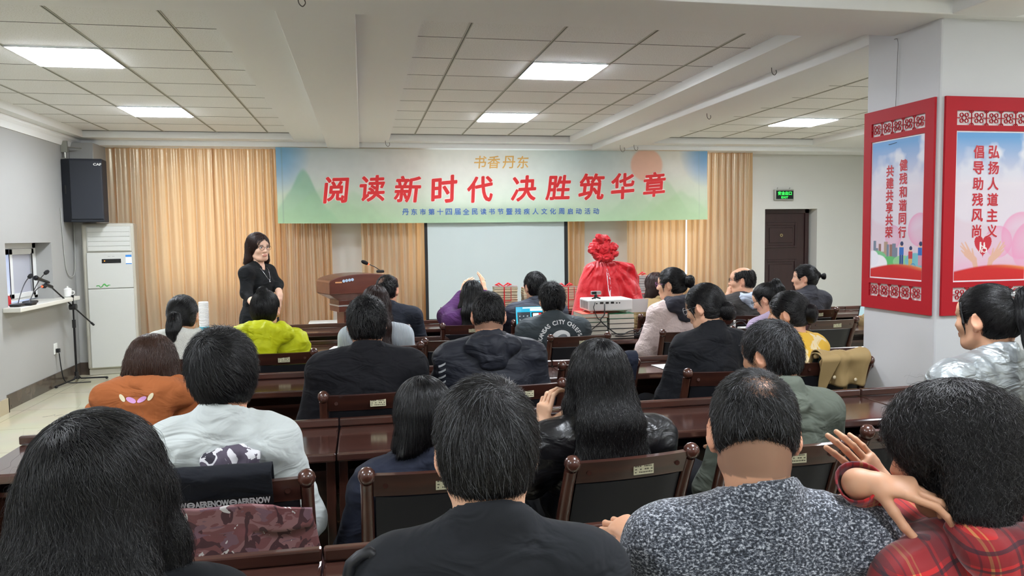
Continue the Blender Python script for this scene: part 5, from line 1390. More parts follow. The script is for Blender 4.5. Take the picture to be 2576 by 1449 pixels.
def bundle(px, py_top, Y, n, w, label, grey=False, seed=0):
    r = random.Random(seed); p = at(px, py_top, Y); z = TT
    t = thing('book_bundle', label, 'books', (p[0], Y, TT), r.uniform(-.1, .1), 'ribbon tied book bundles on the front table')
    H = p[2]-TT; hs = [r.uniform(.7, 1.3) for _ in range(n)]; k = H/sum(hs); zz = 0
    for h in hs:
        h *= k; ww = w*r.uniform(.93, 1.0); dx = r.uniform(-.006, .006); c = r.choice([(198, 184, 150), (176, 160, 126), (208, 200, 180), (150, 96, 70), (120, 130, 120)] if not grey else [(176, 178, 176), (200, 200, 196), (120, 124, 126), (86, 88, 92)])
        cm, pm = one_book(ww, .19, h*.97, c)
        b = build('book', cm, cover(c), t, loc=(-ww/2+dx, r.uniform(-.006, .006), zz)); build('pages', pm, M_PAGE if not grey else mat('grey_pages', (190, 190, 184), .85), b); zz += h
    rb_ = MB(); M_RIB = mat('red_ribbon', (214, 26, 36), .45)
    for x in ((-w*.06,) if not grey else (-.04,)): rb_.box((x-.006, -.013, 0), (x+.006, -.0105, zz)).box((x-.006, -.013, zz+.001), (x+.006, .20, zz+.003))
    rb_.box((-w/2-.004, .085, zz+.001), (w/2+.004, .097, zz+.0035)).box((w*.2, -.013, zz*.42), (w*.2+.006, -.0105, zz)).box((-w*.06, -.013, zz*.42), (w*.2, -.0105, zz*.42+.006))
    for s in (-1, 1): rb_.tube([(-w*.06, .09, zz+.004), (-w*.06+s*.05, .08, zz+.035), (-w*.06+s*.085, .085, zz+.022), (-w*.06+s*.04, .09, zz+.006)], [.004, .012, .012, .004], 6)
    build('ribbon', rb_, M_RIB, t, smooth=40); return t
bundle(1272, 722, 8.14, 11, .265, 'bundle of old books tied with red ribbon, beside the grey suit man', seed=1)
bundle(1432, 722, 8.14, 9, .25, 'bundle of old books tied with red ribbon, left edge of the red cloth', seed=2)
bundle(1614, 694, 8.14, 13, .24, 'tall bundle of grey books with red ribbon, right of the red cloth', True, seed=3)
bundle(1345, 724, 8.14, 10, .25, 'bundle of old books mostly hidden behind the grey suit man', seed=4)
# ================================================================ red draped board with bow
EY = 7.66; M_RCL = mat('red_satin_cloth', (200, 12, 28), .5, sheen=.2, fold=(11, .8, .02, (1, 1, .7)))
prof = [(655, 1503, 1534), (660, 1488, 1566), (665, 1478, 1588), (672, 1472, 1593), (700, 1461, 1601), (750, 1448, 1612), (800, 1440, 1620), (860, 1433, 1628), (960, 1425, 1640)]
t = thing('draped_board', 'board under red cloth with a big red fabric bow, by the screen', 'draped board', (at(1512, 700, EY)[0], EY, 0))
ox = t.location.x; ys = np.interp(np.linspace(0, 1, 46), np.linspace(0, 1, len(prof)), [p[0] for p in prof]); nr_ = 150; G = np.zeros((46, nr_+1, 3))
Lx = np.interp(ys, [p[0] for p in prof], [p[1] for p in prof]); Rx = np.interp(ys, [p[0] for p in prof], [p[2] for p in prof])
for i, y in enumerate(ys):
    l, r = at(Lx[i], y, EY), at(Rx[i], y, EY); z = l[2]; c0 = (l[0]+r[0])/2-ox; hw = (r[0]-l[0])/2; dp = .05+.14*min(1, i/30)
    for j in range(nr_+1):
        th = 2*PI*j/nr_; cx, sy = math.cos(th), math.sin(th); e = .72
        x = hw*np.sign(cx)*abs(cx)**e; yy = dp*np.sign(sy)*abs(sy)**e
        G[i, j] = (c0+x, yy, z)
fl = G.reshape(-1, 3); zt = fl[:, 2].max()
# pleats that gather at the bow
th = np.arctan2(fl[:, 0], zt+.08-fl[:, 2]); rad_ = np.hypot(fl[:, 0], zt+.08-fl[:, 2])
fold = np.sin(th*26+1.5*vnoise(np.stack([th*4, rad_*3], 1), 3))*.011*np.clip(1.3-rad_*1.2, .15, 1)+.032*fbm(np.stack([th*7, rad_*4], 1), 5)*np.clip(rad_*2, .1, 1)+.016*(1-2*np.abs(vnoise(np.stack([fl[:, 0]*14, fl[:, 2]*9], 1), 8)))
fl[:, 1] -= np.where(fl[:, 1] <= .02, fold, -fold*.5)
build('red_cloth', MB().grid(fl.reshape(G.shape)), M_RCL, t, smooth=180)
sg_ = np.linspace(0, 1, 12); strip = np.zeros((12, 2, 3))
from mathutils.bvhtree import BVHTree
gv = [tuple(q) for q in fl]; nv_ = nr_+1; gf = [(i*nv_+j, (i+1)*nv_+j, (i+1)*nv_+j+1, i*nv_+j+1) for i in range(45) for j in range(nr_)]
bv_ = BVHTree.FromPolygons(gv, gf)
for i, s_ in enumerate(sg_):
    p = at(1513+11*s_+1.5*math.sin(5*s_), 668+84*s_, EY); wd = .004+.012*math.sin(PI*min(1, s_*1.1))
    for j, dx in enumerate((-wd, wd)):
        h_ = bv_.ray_cast(Vector((p[0]-ox+dx, -1, p[2])), Vector((0, 1, 0))); strip[i, j] = (p[0]-ox+dx, (h_[0].y if h_[0] else -.1)-.004, p[2])
o = build('white_board', MB().grid(strip), mat('white_board', (236, 224, 232), .4), t); o['label'] = 'white board seen through the slit in the cloth'
bc = at(1509, 624, EY); rr = random.Random(11); Q = [ell((bc[0]-ox, -.10, bc[2]), (.10, .08, .09), None, .03)]
for i in range(46):
    a1, a2 = rr.uniform(0, 2*PI), rr.uniform(-1.0, 1.2); R_ = rotm(rr.uniform(0, 180), rr.uniform(-60, 60), rr.uniform(-60, 60)); rd = rr.uniform(.075, .125)
    Q.append(ell((bc[0]-ox+rd*math.cos(a1)*1.12, -.10-abs(rd*math.sin(a2))*.7, bc[2]+rd*math.sin(a1)*.98), (rr.uniform(.03, .06), rr.uniform(.012, .02), rr.uniform(.02, .04)), R_, .006))
v_, f_ = sdf_mesh(Q, .0075, it=1); v_ = wrinkle(v_, f_, .008, (34, 34, 34), 5, .9); v_ = wrinkle(v_, f_, .004, (80, 80, 80), 6, .8); mesh_obj('bow', v_, f_, M_RCL, t)
bd = MB().box((-.17, .03, .75), (.22, .05, 1.26)); build('board', bd, mat('white_board', (236, 224, 232)), t)
lg = MB(); 
for x in (-.15, .2): lg.box((x-.015, .03, 0), (x+.015, .06, .8))
build('easel_leg', lg, M_BLACKM, t)
# ================================================================ projector on two stacks of books
BYk = 5.70
def book_stack(px0, px1, y_top, cols, labels, seed):
    r = random.Random(seed); a_, b_ = at(px0, 820, BYk), at(px1, 820, BYk); top = at(px0, y_top, BYk)[2]; h = (top-TT)/len(cols); z = TT; w = b_[0]-a_[0]
    for c, l in zip(cols, labels):
        cm, pm = one_book(w*.985, .27, h*.985, c, False); t_ = thing('book', l, 'book', (a_[0]+r.uniform(-.004, .006), BYk+r.uniform(0, .012), z), 0, 'thick books under the projector')
        cc = build('cover', cm, cover(c), t_); build('pages', pm, mat('book_pages_white', (218, 214, 200), .8, var=(140, .5, (196, 190, 172)), stretch=(.1, .1, 4)), t_); z += h
    return z
od = ('lowest', 'second lowest', 'middle', 'second from the top', 'topmost')
z1 = book_stack(1464, 1530, 790, [(40, 44, 46), (46, 50, 50), (44, 48, 50), (58, 62, 62), (30, 110, 80), (222, 92, 70)], ['thick book in the left projector stack, %s' % q for q in ('lowest', 'second lowest', 'third from the bottom', 'third from the top', 'green covered, second from the top', 'orange covered, topmost')], 1)
z2 = book_stack(1533, 1597, 790, [(40, 42, 44), (50, 52, 54), (44, 46, 48), (60, 62, 64), (36, 132, 92)], ['thick book in the right projector stack, %s' % q for q in ('lowest', 'second lowest', 'middle', 'second from the top', 'green covered, topmost')], 2)
pz = max(z1, z2)+.001; p0 = at(1481, 770, BYk+.02); p1 = at(1592, 770, BYk+.02)
t = thing('projector', 'white projector standing on two stacks of thick books', 'projector', ((p0[0]+p1[0])/2, BYk+.02, pz))
pw = (p1[0]-p0[0])/2; M_PRJ = mat('projector_white', (226, 228, 226), .35)
build('housing', MB().box((-pw, 0, .014), (pw, .26, .105)), M_PRJ, t, bevel=.012, seg=3)
pp = MB()
for i, (x, w_) in enumerate(((-.115, .012), (-.075, .028), (-.03, .026), (.012, .026), (.048, .012), (.07, .010))): pp.box((x-w_/2, -.004, .070), (x+w_/2, .001, .070+(.016 if w_ > .02 else .010)))
build('port', pp, M_BLACK, t, bevel=.002)
vn = MB()
for i in range(9): vn.box((-pw-.001, .03+i*.022, .03), (-pw+.002, .042+i*.022, .088))
build('vent', vn, mat('vent_grey', (120, 122, 122), .6), t)
fo_ = MB()
for x in (-.8, .8):
    for y in (.04, .22): fo_.tube([(x*pw, y, 0), (x*pw, y, .016)], .012, 10)
build('foot', fo_, M_WHITEP, t, smooth=40)
wc = at(1499, 752, BYk+.08)
t = thing('webcam', 'small silver webcam on top of the projector', 'webcam', (wc[0], BYk+.08, pz+.106))
build('camera_body', MB().box((-.040, -.018, .034), (.040, .014, .062)), mat('webcam_silver', (170, 172, 172), .3, metal=.5), t, bevel=.006)
build('lens', MB().tube([(-.022, -.024, .048), (-.022, -.016, .048)], .011, 14).box((-.038, -.0195, .037), (.0, -.0178, .059)), M_BLACK, t, smooth=40)
build('clip', MB().ball((0, 0, .022), (.014, .014, .016), 10).tube([(-.035, -.01, .003), (0, 0, .014), (.035, -.01, .003)], .006, 8).tube([(0, .03, .003), (0, 0, .014)], .006, 8), M_BLACK, t, smooth=60)
def pcable(name, pts, Y, r, label, cat='cable'):
    return cable(name, [at(x, y, yy) for (x, y, yy) in [(q[0], q[1], q[2] if len(q) > 2 else Y) for q in pts]], r, M_BLACK, label, cat)
pcable('webcam_cable', [(1499, 755, BYk+.05), (1495, 768, BYk-.01), (1494, 776, BYk-.015), (1503, 800, BYk-.02), (1512, 808, BYk-.02), (1497, 822, BYk-.02), (1478, 838, BYk-.02), (1466, 846, BYk-.01)], BYk, .0035, 'thin black cable dropping from the webcam across the books')
pcable('projector_cable', [(1521, 765, BYk+.01), (1521, 778, BYk-.02), (1520, 792, BYk-.025), (1511, 806, BYk-.03), (1527, 822, BYk-.03), (1548, 838, BYk-.03), (1565, 842, BYk-.03), (1582, 834, BYk-.03), (1596, 832, BYk-.01), (1604, 838, BYk), (1612, 832, BYk+.02)], BYk, .0045, 'black projector cable curling in front of the book stacks')
c = at(1606, 835, BYk+.03)
q = MB().box((-.05, -.03, 0), (.05, .03, .035)); o = build('power_adapter', q, M_BLACK, bevel=.008, loc=(c[0], BYk+.05, TT), rotz=.3); tag(o, 'black power adapter lying right of the book stacks', 'adapter')
pcable('adapter_cable', [(1606, 838, BYk+.02), (1614, 826, BYk+.04), (1622, 824, BYk+.03), (1618, 838, BYk), (1600, 843, BYk-.02), (1570, 846, BYk-.03), (1548, 845, BYk-.03)], BYk, .0045, 'black adapter cable looping on the desk edge')
sh = at(1596, 764, BYk+.24)
o = build('paper_sheet', MB().box((-.09, 0, 0), (.09, .001, .115)), M_PAPER, loc=(sh[0]+.03, BYk+.27, pz-.03)); o.rotation_euler = (.25, 0, 0); tag(o, 'white sheet leaning behind the projector', 'paper', 'white sheets of paper')
# ================================================================ laptop
a_, b_ = at(1299, 800, 5.92), at(1404, 800, 5.92); lw = b_[0]-a_[0]
t = thing('laptop', 'open laptop with a bright cyan screen beside the lettered jacket', 'laptop', ((a_[0]+b_[0])/2, 5.69, TT))
build('keyboard_base', MB().box((-lw/2, 0, 0), (lw/2, .225, .016)), mat('laptop_grey', (70, 74, 78), .4, metal=.3), t, bevel=.004)
sc = build('screen_lid', MB().box((-lw/2, 0, 0), (lw/2, .007, .245)), M_BLACK, t, bevel=.003); sc.location = (0, .225, .015); sc.rotation_euler = (math.radians(-14), 0, 0)
gx, gz = np.meshgrid(np.linspace(-lw/2+.005, lw/2-.005, 110), np.linspace(.008, .238, 80), indexing='ij')
di = build('display', MB().grid(np.stack([gx, np.full_like(gx, -.001), gz], -1)), mat('laptop_display', attr='col', rough=.2), sc)
u, v = ((gx/lw)+.5).ravel(), ((gz-.008)/.23).ravel(); c = np.tile(srgb((40, 176, 196)), (len(u), 1)); c = mixc(c, np.tile(srgb((20, 120, 150)), (len(u), 1)), v)
def rect(u0, v0, u1, v1, col): 
    m_ = (u > u0) & (u < u1) & (v > v0) & (v < v1); c[m_] = srgb(col)
rect(.05, .10, .36, .82, (40, 48, 54)); rect(.38, .05, 1, .80, (10, 12, 14)); rect(.36, .86, 1, .93, (196, 214, 206)); rect(.42, .55, .62, .76, (226, 226, 222)); rect(.55, .55, .62, .76, (206, 40, 46)); rect(.44, .56, .50, .68, (20, 20, 24)); rect(.18, .94, .9, .985, (170, 210, 220))
for i in range(5):
    for j in range(3): rect(.09+j*.09, .16+i*.125, .12+j*.09, .19+i*.125, (150, 160, 166))
paint(di.data, c); dm = MATS['laptop_display']; nb = dm.node_tree.nodes['Principled BSDF']; at_n = [n_ for n_ in dm.node_tree.nodes if n_.type == 'ATTRIBUTE'][0]
dm.node_tree.links.new(at_n.outputs['Color'], nb.inputs['Emission Color']); nb.inputs['Emission Strength'].default_value = .55
# ================================================================ small things on desks
def sheet(px, py, Y, rz, label, w=.21, d=.29, n=1):
    p = at(px, py, Y); o = build('paper_sheet', MB().box((-w/2, -d/2, 0), (w/2, d/2, .0012*n)), M_PAPER, loc=(p[0], Y, TT), rotz=rz); return tag(o, label, 'paper', 'white sheets of paper')
sheet(487, 972, 4.46, .2, 'white printed sheet on the desk beside the brown hoodie', n=2)
sheet(868, 874, 5.80, -.2, 'white sheet on the desk left of the pale ribbed sweater', w=.2, d=.16)
sheet(1690, 908, 4.40, .1, 'white sheet on the desk beside the black blazer', w=.18, d=.2)
p = at(767, 878, 5.72); t = thing('phone', 'phone in a pale pink case lying by the yellow jacket', 'phone', (p[0], 5.74, TT), .4)
build('case', MB().box((-.037, -.075, 0), (.037, .075, .009)), mat('pale_pink_case', (220, 190, 180), .4), t, bevel=.004); build('display', MB().box((-.033, -.071, .0092), (.033, .071, .0098)), mat('dark_glass', (14, 15, 18), .08), t)
p = at(513, 800, 6.95); t = thing('paper_cups', 'tall stack of white paper cups with a blue base band by the curtains', 'cups', (p[0], 6.95, TT))
pr_ = [(.030, 0), (.040, .09)]; H = .275; zz = .09
while zz < H: pr_ += [(.0415, zz), (.0415, zz+.004), (.039, zz+.005), (.040, zz+.012)]; zz += .012
build('cup_stack', MB().lathe(pr_+[(.036, zz)], n=22), M_PAPER, t, smooth=40); build('blue_band', MB().lathe([(.0335, .012), (.0412, .07)], n=22), mat('cup_blue', (96, 186, 208), .6), t, smooth=40)
p = at(1877, 830, 5.78); t = thing('adapter_box', 'white plastic adapter box with plugs on the desk by the lilac sweater', 'adapter', (p[0], 5.74, TT))
build('box_body', MB().box((-.055, 0, 0), (.055, .09, .042)), M_WHITEP, t, bevel=.006); build('plug', MB().box((-.11, -.03, .0), (-.075, .0, .03)).box((-.10, .05, .05), (-.085, .065, .10)), M_WHITEP, t, bevel=.003)
pcable('tangled_cables', [(1822, 838, 5.72), (1836, 822, 5.74), (1850, 812, 5.78), (1866, 808, 5.8), (1878, 820, 5.76), (1868, 832, 5.72), (1846, 826, 5.74), (1830, 830, 5.73), (1850, 806, 5.82), (1876, 806, 5.82)], 5.75, .004, 'tangle of dark cables on the desk beside the white adapter box')
# ================================================================ clothes hung over chair backs
def yb_(z): return -.012-.15*max(0, (z-.45)/.48)**1.5
def drape(name, parent, x0, x1, zb, zf, m, amp=.012, off=.034, seed=0, nx=46, nv=60, cut=None, folds=5, uv0=0.0):
    """cloth over the top rail in chair space: from the front hem zf, over the rail, down to the back hem zb"""
    path = [(yb_(z)+.024, z) for z in np.linspace(zf, .925, 12)]+[(yb_(.93)+(.024-off)/2+(.024+off)/2*math.cos(w), .930+.024*math.sin(w)) for w in np.linspace(.2, PI-.2, 8)]+[(yb_(z)-off, z) for z in np.linspace(.925, zb, 40)]
    path = np.array(path); nv = len(path); u = np.linspace(0, 1, nx); G = np.zeros((nx, nv, 3))
    tn = np.gradient(path, axis=0); nrm = np.stack([-tn[:, 1], tn[:, 0]], 1); nrm /= np.linalg.norm(nrm, axis=1, keepdims=True)+1e-9; nrm = nrm*np.where((nrm @ np.array([0, 1.0])+(nrm[:, 0]*np.sign(path[:, 0]+.15)) > 0), 1, -1)[:, None]
    for j in range(nv):
        s_ = j/(nv-1); xa, xb = (x0, x1) if cut is None else cut(path[j], j >= 20)
        x = xa+(xb-xa)*u; P_ = np.stack([x*folds*2, np.full(nx, path[j, 1]*4+seed)], 1)
        d = amp*(fbm(P_+seed*3, seed, 3)+.5*np.sin(x*folds*9+path[j, 1]*7+seed))*(.3+.7*np.clip(abs(path[j, 1]-.93)*5, 0, 1))+amp*.5; d = np.maximum(d, -.004)
        G[:, j, 0] = x; G[:, j, 1] = path[j, 0]+nrm[j, 0]*d; G[:, j, 2] = path[j, 1]+nrm[j, 1]*d
    o = build(name, MB().grid(G), m, parent, smooth=180); so = o.modifiers.new('thickness', 'SOLIDIFY'); so.thickness = .006; so.offset = 0; return o, G
def chair_thing(name, label, cat, ch):
    t = thing(name, label, cat, ch.location, ch.rotation_euler[2]); return t
CHS = [o for o in bpy.data.objects if o.parent is None and o.get('category') == 'chair']
def chair_by(txt): return [o for o in CHS if txt in o['label']][0]
# camouflage vest
ch = chair_by('camouflage'); t = chair_thing('vest', 'camouflage vest with black yoke and white lettering hung on a chair back', 'vest', ch)
def camo():
    m = bpy.data.materials.new('maroon_camouflage'); m.use_nodes = True; nt = m.node_tree; L = nt.links.new; b = nt.nodes['Principled BSDF']; b.inputs['Roughness'].default_value = .6
    tc = nt.nodes.new('ShaderNodeTexCoord'); cur = None
    for i, (sc_, th, c, st) in enumerate(((9, .50, (166, 122, 124), (1, 1, 1.8)), (11, .55, (92, 60, 66), (1.2, 1, 1)), (8, .60, (140, 106, 118), (1, 1, 2.2)), (12, .63, (236, 232, 230), (1.2, 1.2, .8)))):
        mp = nt.nodes.new('ShaderNodeMapping'); mp.inputs['Location'].default_value = (i*3.1, i*1.7, i*2.3); mp.inputs['Scale'].default_value = st; mp.inputs['Rotation'].default_value = (0, .4*i, 0); L(tc.outputs['Object'], mp.inputs['Vector'])
        n = nt.nodes.new('ShaderNodeTexNoise'); n.inputs['Scale'].default_value = sc_; n.inputs['Detail'].default_value = 2; n.inputs['Distortion'].default_value = 1.6; L(mp.outputs[0], n.inputs['Vector'])
        g = nt.nodes.new('ShaderNodeMath'); g.operation = 'GREATER_THAN'; g.inputs[1].default_value = th; L(n.outputs[0], g.inputs[0])
        mx = nt.nodes.new('ShaderNodeMix'); mx.data_type = 'RGBA'; L(g.outputs[0], mx.inputs['Factor']); mx.inputs['B'].default_value = rgb(*c)
        if cur: L(cur, mx.inputs['A'])
        else: mx.inputs['A'].default_value = rgb(140, 90, 92)
        cur = mx.outputs['Result']
    L(cur, b.inputs['Base Color']); return m
M_CAMO = camo()
def cut_yoke(p, back): return (-.18, .112)
o, Gy = drape('yoke', t, -.16, .125, .850, .72, cloth('vest_black', (26, 28, 34)), amp=.004, off=.037, seed=1, cut=cut_yoke)
def cut_body(p, back):
    z = p[1]
    if not back: return (-.10, .10)
    q = np.clip((.848-z)/.03, 0, 1); return (-.21, .112+.108*q**1.4+.03*np.clip((.80-z)/.2, 0, 1))
o2, Gb = drape('vest_body', t, -.2, .2, .50, .70, M_CAMO, amp=.010, off=.062, seed=4, cut=cut_body, folds=4)
me = o2.data; bm = bmesh.new(); bm.from_mesh(me); bmesh.ops.delete(bm, geom=[q for q in bm.verts if q.co.z > .852 or q.co.y > yb_(q.co.z)-.018], context='VERTS'); bm.to_mesh(me); bm.free()
bd_ = np.array([(x, yb_(z)-.050, z) for x in np.linspace(-.18, .114, 24) for z in np.linspace(.838, .870, 3)]).reshape(24, 3, 3); build('lettering_band', MB().grid(bd_), mat('vest_band_black', (14, 15, 18), .6), t)
lb_ = MB(); 
for i, cx in enumerate((-.166, -.053, .060)):
    v, f = text_mesh('AERENOW', 1, .05); v *= .022/(v[:, 1].max()-v[:, 1].min()); v[:, 0] *= .66
    X, Z = v[:, 0]+cx, v[:, 1]+.854+.0*cx; lb_.add(np.stack([X, np.array([yb_(z) for z in Z])-.052-lay(X), Z], 1), f)
    if i == 2: continue
    v, f = text_mesh('Θ', 1, .05); v *= .020/(v[:, 1].max()-v[:, 1].min()); v[:, 0] *= 1.25
    X, Z = v[:, 0]+cx+.0565, v[:, 1]+.854; lb_.add(np.stack([X, np.array([yb_(z) for z in Z])-.052-lay(X), Z], 1), f)
build('lettering', lb_, mat('vest_white_print', (206, 206, 206), .6), t)
Q = [ell((-.02, -.10, .945), (.075, .03, .045), None, .03), ell((.02, -.09, .955), (.05, .03, .03), None, .03)]
v_, f_ = sdf_mesh(Q, .008, it=1); v_ = wrinkle(v_, f_, .010, (26, 26, 26), 3, .8); o = mesh_obj('collar', v_, f_, pattern_mat('grey_white_camouflage', (78, 70, 84), (210, 208, 212), 14, .46, .50, third=(44, 40, 52)), t)
# khaki coat
ch = chair_by('khaki'); t = chair_thing('trench_coat', 'khaki trench coat hung over the chair behind the yellow floral dress', 'coat', ch)
M_KH = mat('khaki_cotton', (164, 138, 92), .75, bump=(300, .1, .001))
def cut_coat(p, back): 
    z = p[1]; return (-.135+.10*np.clip((.93-z)/.22, 0, 1) if back else -.12, .165)
drape('coat_body', t, 0, 0, .60, .70, M_KH, amp=.032, off=.048, seed=7, cut=cut_coat, folds=6)
def cut_lap(p, back):
    q = np.clip((.93-p[1])/.24, 0, 1); return (-.130+.03*q, -.02-.075*q)
o_, _g = drape('lapel', t, 0, 0, .70, .86, M_KH, amp=.010, off=.075, seed=17, cut=cut_lap, folds=3)
Q = [cone((-.12, -.17, .94), (.02, -.18, .945), .014, .018, .03), cone((.02, -.18, .945), (.14, -.17, .94), .018, .014, .03)]
v_, f_ = sdf_mesh(Q, .009, it=2); v_ = wrinkle(v_, f_, .008, (20, 20, 14), 9, .7); mesh_obj('collar', v_, f_, M_KH, t)
b_ = MB()
for x, z in ((-.03, .83), (.10, .81)): b_.ball((x, yb_(z)-.085, z), (.010, .004, .010), 10)
build('button', b_, mat('horn_button', (196, 180, 150), .3), t, smooth=90)
build('white_tag', MB().box((.10, yb_(.68)-.075, .655), (.165, yb_(.68)-.072, .70)), M_PAPER, t)
def cut_green(p, back): return (-.11, .08)
t2 = chair_thing('green_garment', 'dark green garment hanging under the khaki coat', 'garment', ch)
drape('cloth', t2, 0, 0, .60, .80, mat('dark_green_cloth', (40, 54, 50), .8), amp=.008, off=.022, seed=8, cut=cut_green)
# dark jacket on the empty chair in the middle
ch = chair_by('with a dark jacket'); t = chair_thing('jacket', 'dark navy jacket bunched on an empty chair behind the long hair', 'jacket', ch)
def cut_j(p, back): return (.02, .20)
drape('cloth', t, 0, 0, .72, .75, cloth('navy', (34, 38, 52)), amp=.02, off=.04, seed=12, cut=cut_j)
# ================================================================ the cast
people = {}
def P(key, label, px, ty, Y, **k):
    s = k.get('s', 1.0); t = k.pop('hairtop', .012); p = at(px, ty, Y)-np.array([0, 0, (.119+t)*s])
    best = None
    for c in CHS:                                            # sit on the chair that stands there
        dx, dy = p[0]-c.location.x, p[1]-c.location.y
        if abs(dx) < .3 and -.12 < dy < .36 and not k.get('standing') and (best is None or abs(dx)+abs(dy) < best[0]): best = (abs(dx)+abs(dy), c)
    if best: k['lean_abs'] = float(np.clip(-k.get('fwd', .045)-(best[1].location.y+.185-p[1]), -.24, .06))
    people[key] = person(label, p, seed=len(people)*11+3, **k); return people[key]
SA = dict(nape=-.100)
# ---- nearest row
P('charcoal', 'man with thinning black hair in a plain charcoal jacket, nearest the camera', 1220, 950, 1.36, byaw=-6, head=(2, 14, 0), s=1.02, sw=.335, elb=.03, fwd=.07, nz=.155, hair='short', hairc='soft black',
  hopt=dict(t=.012, whorl=(.02, -.075, .088), len=.05, lift=.010, nape=-.118, rough=.004, greys=.12, jit=.22, thin=.026), top=dict(mat=cloth('charcoal', (31, 33, 37)), t=.016, wr=.006, collar='stand', step=.010, wf=(5, 6, 7)), fine=.004, strand_n=22000, strand_r=.0004, girth=1.05)
P('knit', 'man with cropped hair and a bald spot in a grey speckled sweater', 1897, 925, 1.45, byaw=-8, head=(-14, 10, 0), s=1.03, sw=.40, fwd=.05, nz=.160, lean=.14, hair='short', hairc='soft black',
  hopt=dict(t=.007, whorl=(.012, -.060, .095), len=.024, lift=.007, nape=-.030, rough=.0025, greys=.10, jit=.3, thin=.044, earcut=.044, stubble=(-.08, .03)), skin=(214, 162, 130),
  top=dict(name='sweater', mat=knit_mat(), t=.020, ti=.014, wr=.005, collar='stand', step=.009, wf=(6, 6, 7), cuff=.02), world=True,
  arms={'L': (at(1640, 1440, 1.50), at(1625, 1372, 1.74)), 'R': (at(2262, 1470, 1.50), at(2040, 1560, 1.72))}, hands={'L': dict(f=(-.35, .8, .25), n=(.3, .1, -.9), curls=(.9, .8, .8, .9), thumb=(.8, .3, .5))},
  fine=.004, strand_n=22000, strand_r=.00036, girth=1.05)
P('long hair', 'woman with long loose black hair in a black top, nearest the camera', 232, 1028, 1.35, byaw=4, head=(4, 8, 0), s=1.0, sw=.34, hairtop=.022, hair='long', hairc='black',
  hopt=dict(t=.020, wide=.016, len=.27, back=.11, endw=.20, endt=.05, part=(-.045, -.05, .11), slen=.24, steps=12, lift=.012, wave=.008, wfreq=14, jit=.24, rough=.006, fly=220), top=dict(name='top', mat=cloth('black_top', (17, 20, 24)), t=.014, wr=.004, collar='crew'), strand_n=40000, strand_r=.00034)
P('plaid', 'woman with wavy black hair in a red plaid shirt, hands raised to her chin', 2400, 958, 1.34, byaw=10, head=(40, 12, 4), s=1.05, sw=.35, fwd=.06, lean=.14, hairtop=.022, hair='bob', hairc='soft black',
  hopt=dict(t=.024, wide=.014, bz=-.132, front=-.008, flare=.012, part=(.0, -.02, .125), slen=.15, steps=12, lift=.016, wave=.010, wfreq=26, jit=.22, rough=.008, fly=180, fy=.112), skin=(206, 156, 124),
  top=dict(name='shirt', mat=plaid_mat(), t=.011, ti=.004, wr=.006, collar='shirt', hood=True, hood_size=.95, step=.009, cuff=.14), world=True,
  arms={'L': (at(2225, 1430, 1.60), at(2160, 1216, 1.35)), 'R': (at(2350, 1410, 1.30), at(2240, 1244, 1.57))},
  hands={'L': dict(f=(.80, -.60, .04), n=(-.10, .42, -.90), ts=-1, curls=((.42, .40, .25), (.50, .45, .25), (.65, .5, .3), (.8, .6, .4)), thumb=(.50, .38, .62), tc=.25, s=.97, fine=.0026), 'R': dict(f=(-.62, .1, .74), n=(-.15, .95, -.05), ts=1, curls=((.05, .15, .1), (.10, .2, .15), (.2, .25, .2), (.35, .3, .2)), spread=.10, thumb=(.35, .9, .2), s=1.0, fine=.0026)},
  strand_n=22000, strand_r=.00045, trousers=(34, 34, 40))
# ---- second row
P('sweatshirt', 'young man with thick black hair in a pale grey sweatshirt', 558, 823, 2.48, byaw=0, head=(5, 10, -8), s=1.03, sw=.30, lean=.12, hairtop=.022, hair='short', hairc='black',
  hopt=dict(t=.023, whorl=(-.022, -.075, .088), len=.06, lift=.014, nape=-.098, rough=.005, jit=.24), top=dict(name='sweatshirt', mat=cloth('pale_grey', (196, 202, 200)), t=.020, ti=.018, wr=.009, collar='stand', wf=(6, 6, 9)), skin=(224, 168, 138), strand_n=14000, strand_r=.00055)
P('navy', 'woman with a black bob in a navy jacket, left of the charcoal jacket man', 1062, 945, 2.52, byaw=10, head=(8, 14, 0), s=.98, sw=.35, hairtop=.02, hair='bob', hairc='black',
  hopt=dict(t=.018, bz=-.118, front=.0, part=(0, -.02, .12), slen=.14, ear_show=-1, jit=.08, rough=.002), top=dict(mat=cloth('navy', (34, 38, 52), .6), t=.020, ti=.014, wr=.009, collar='stand', wf=(9, 9, 11)), strand_n=9000, strand_r=.0006, earring=1)
P('leather', 'woman with long wavy black hair in a black leather jacket holding a pen', 1506, 848, 2.50, byaw=0, head=(-4, 6, 0), s=1.0, sw=.36, hairtop=.022, hair='long', hairc='black',
  hopt=dict(t=.018, wide=.008, len=.11, back=.085, endw=.128, endt=.035, part=(.0, -.03, .12), slen=.22, steps=12, wave=.007, wfreq=18, jit=.14, rough=.006), skin=(226, 180, 148),
  top=dict(mat=mat('black_leather', (18, 18, 21), .34, bump=(120, .3, .002), fold=(9, .8, .015)), t=.018, ti=.014, wr=.009, collar='stand', wf=(8, 8, 10)), world=True,
  arms={'L': (at(1330, 1195, 2.50), at(1366, 1092, 2.56))}, hands={'L': dict(f=(.06, .05, 1), n=(.85, .45, .1), ts=-1, curls=((.35, .7, .5), (.45, .8, .5), (.5, .9, .5), (.55, .9, .5)), spread=.03, thumb=(.6, .5, .6), s=1.0)}, strand_n=14000, strand_r=.0006)
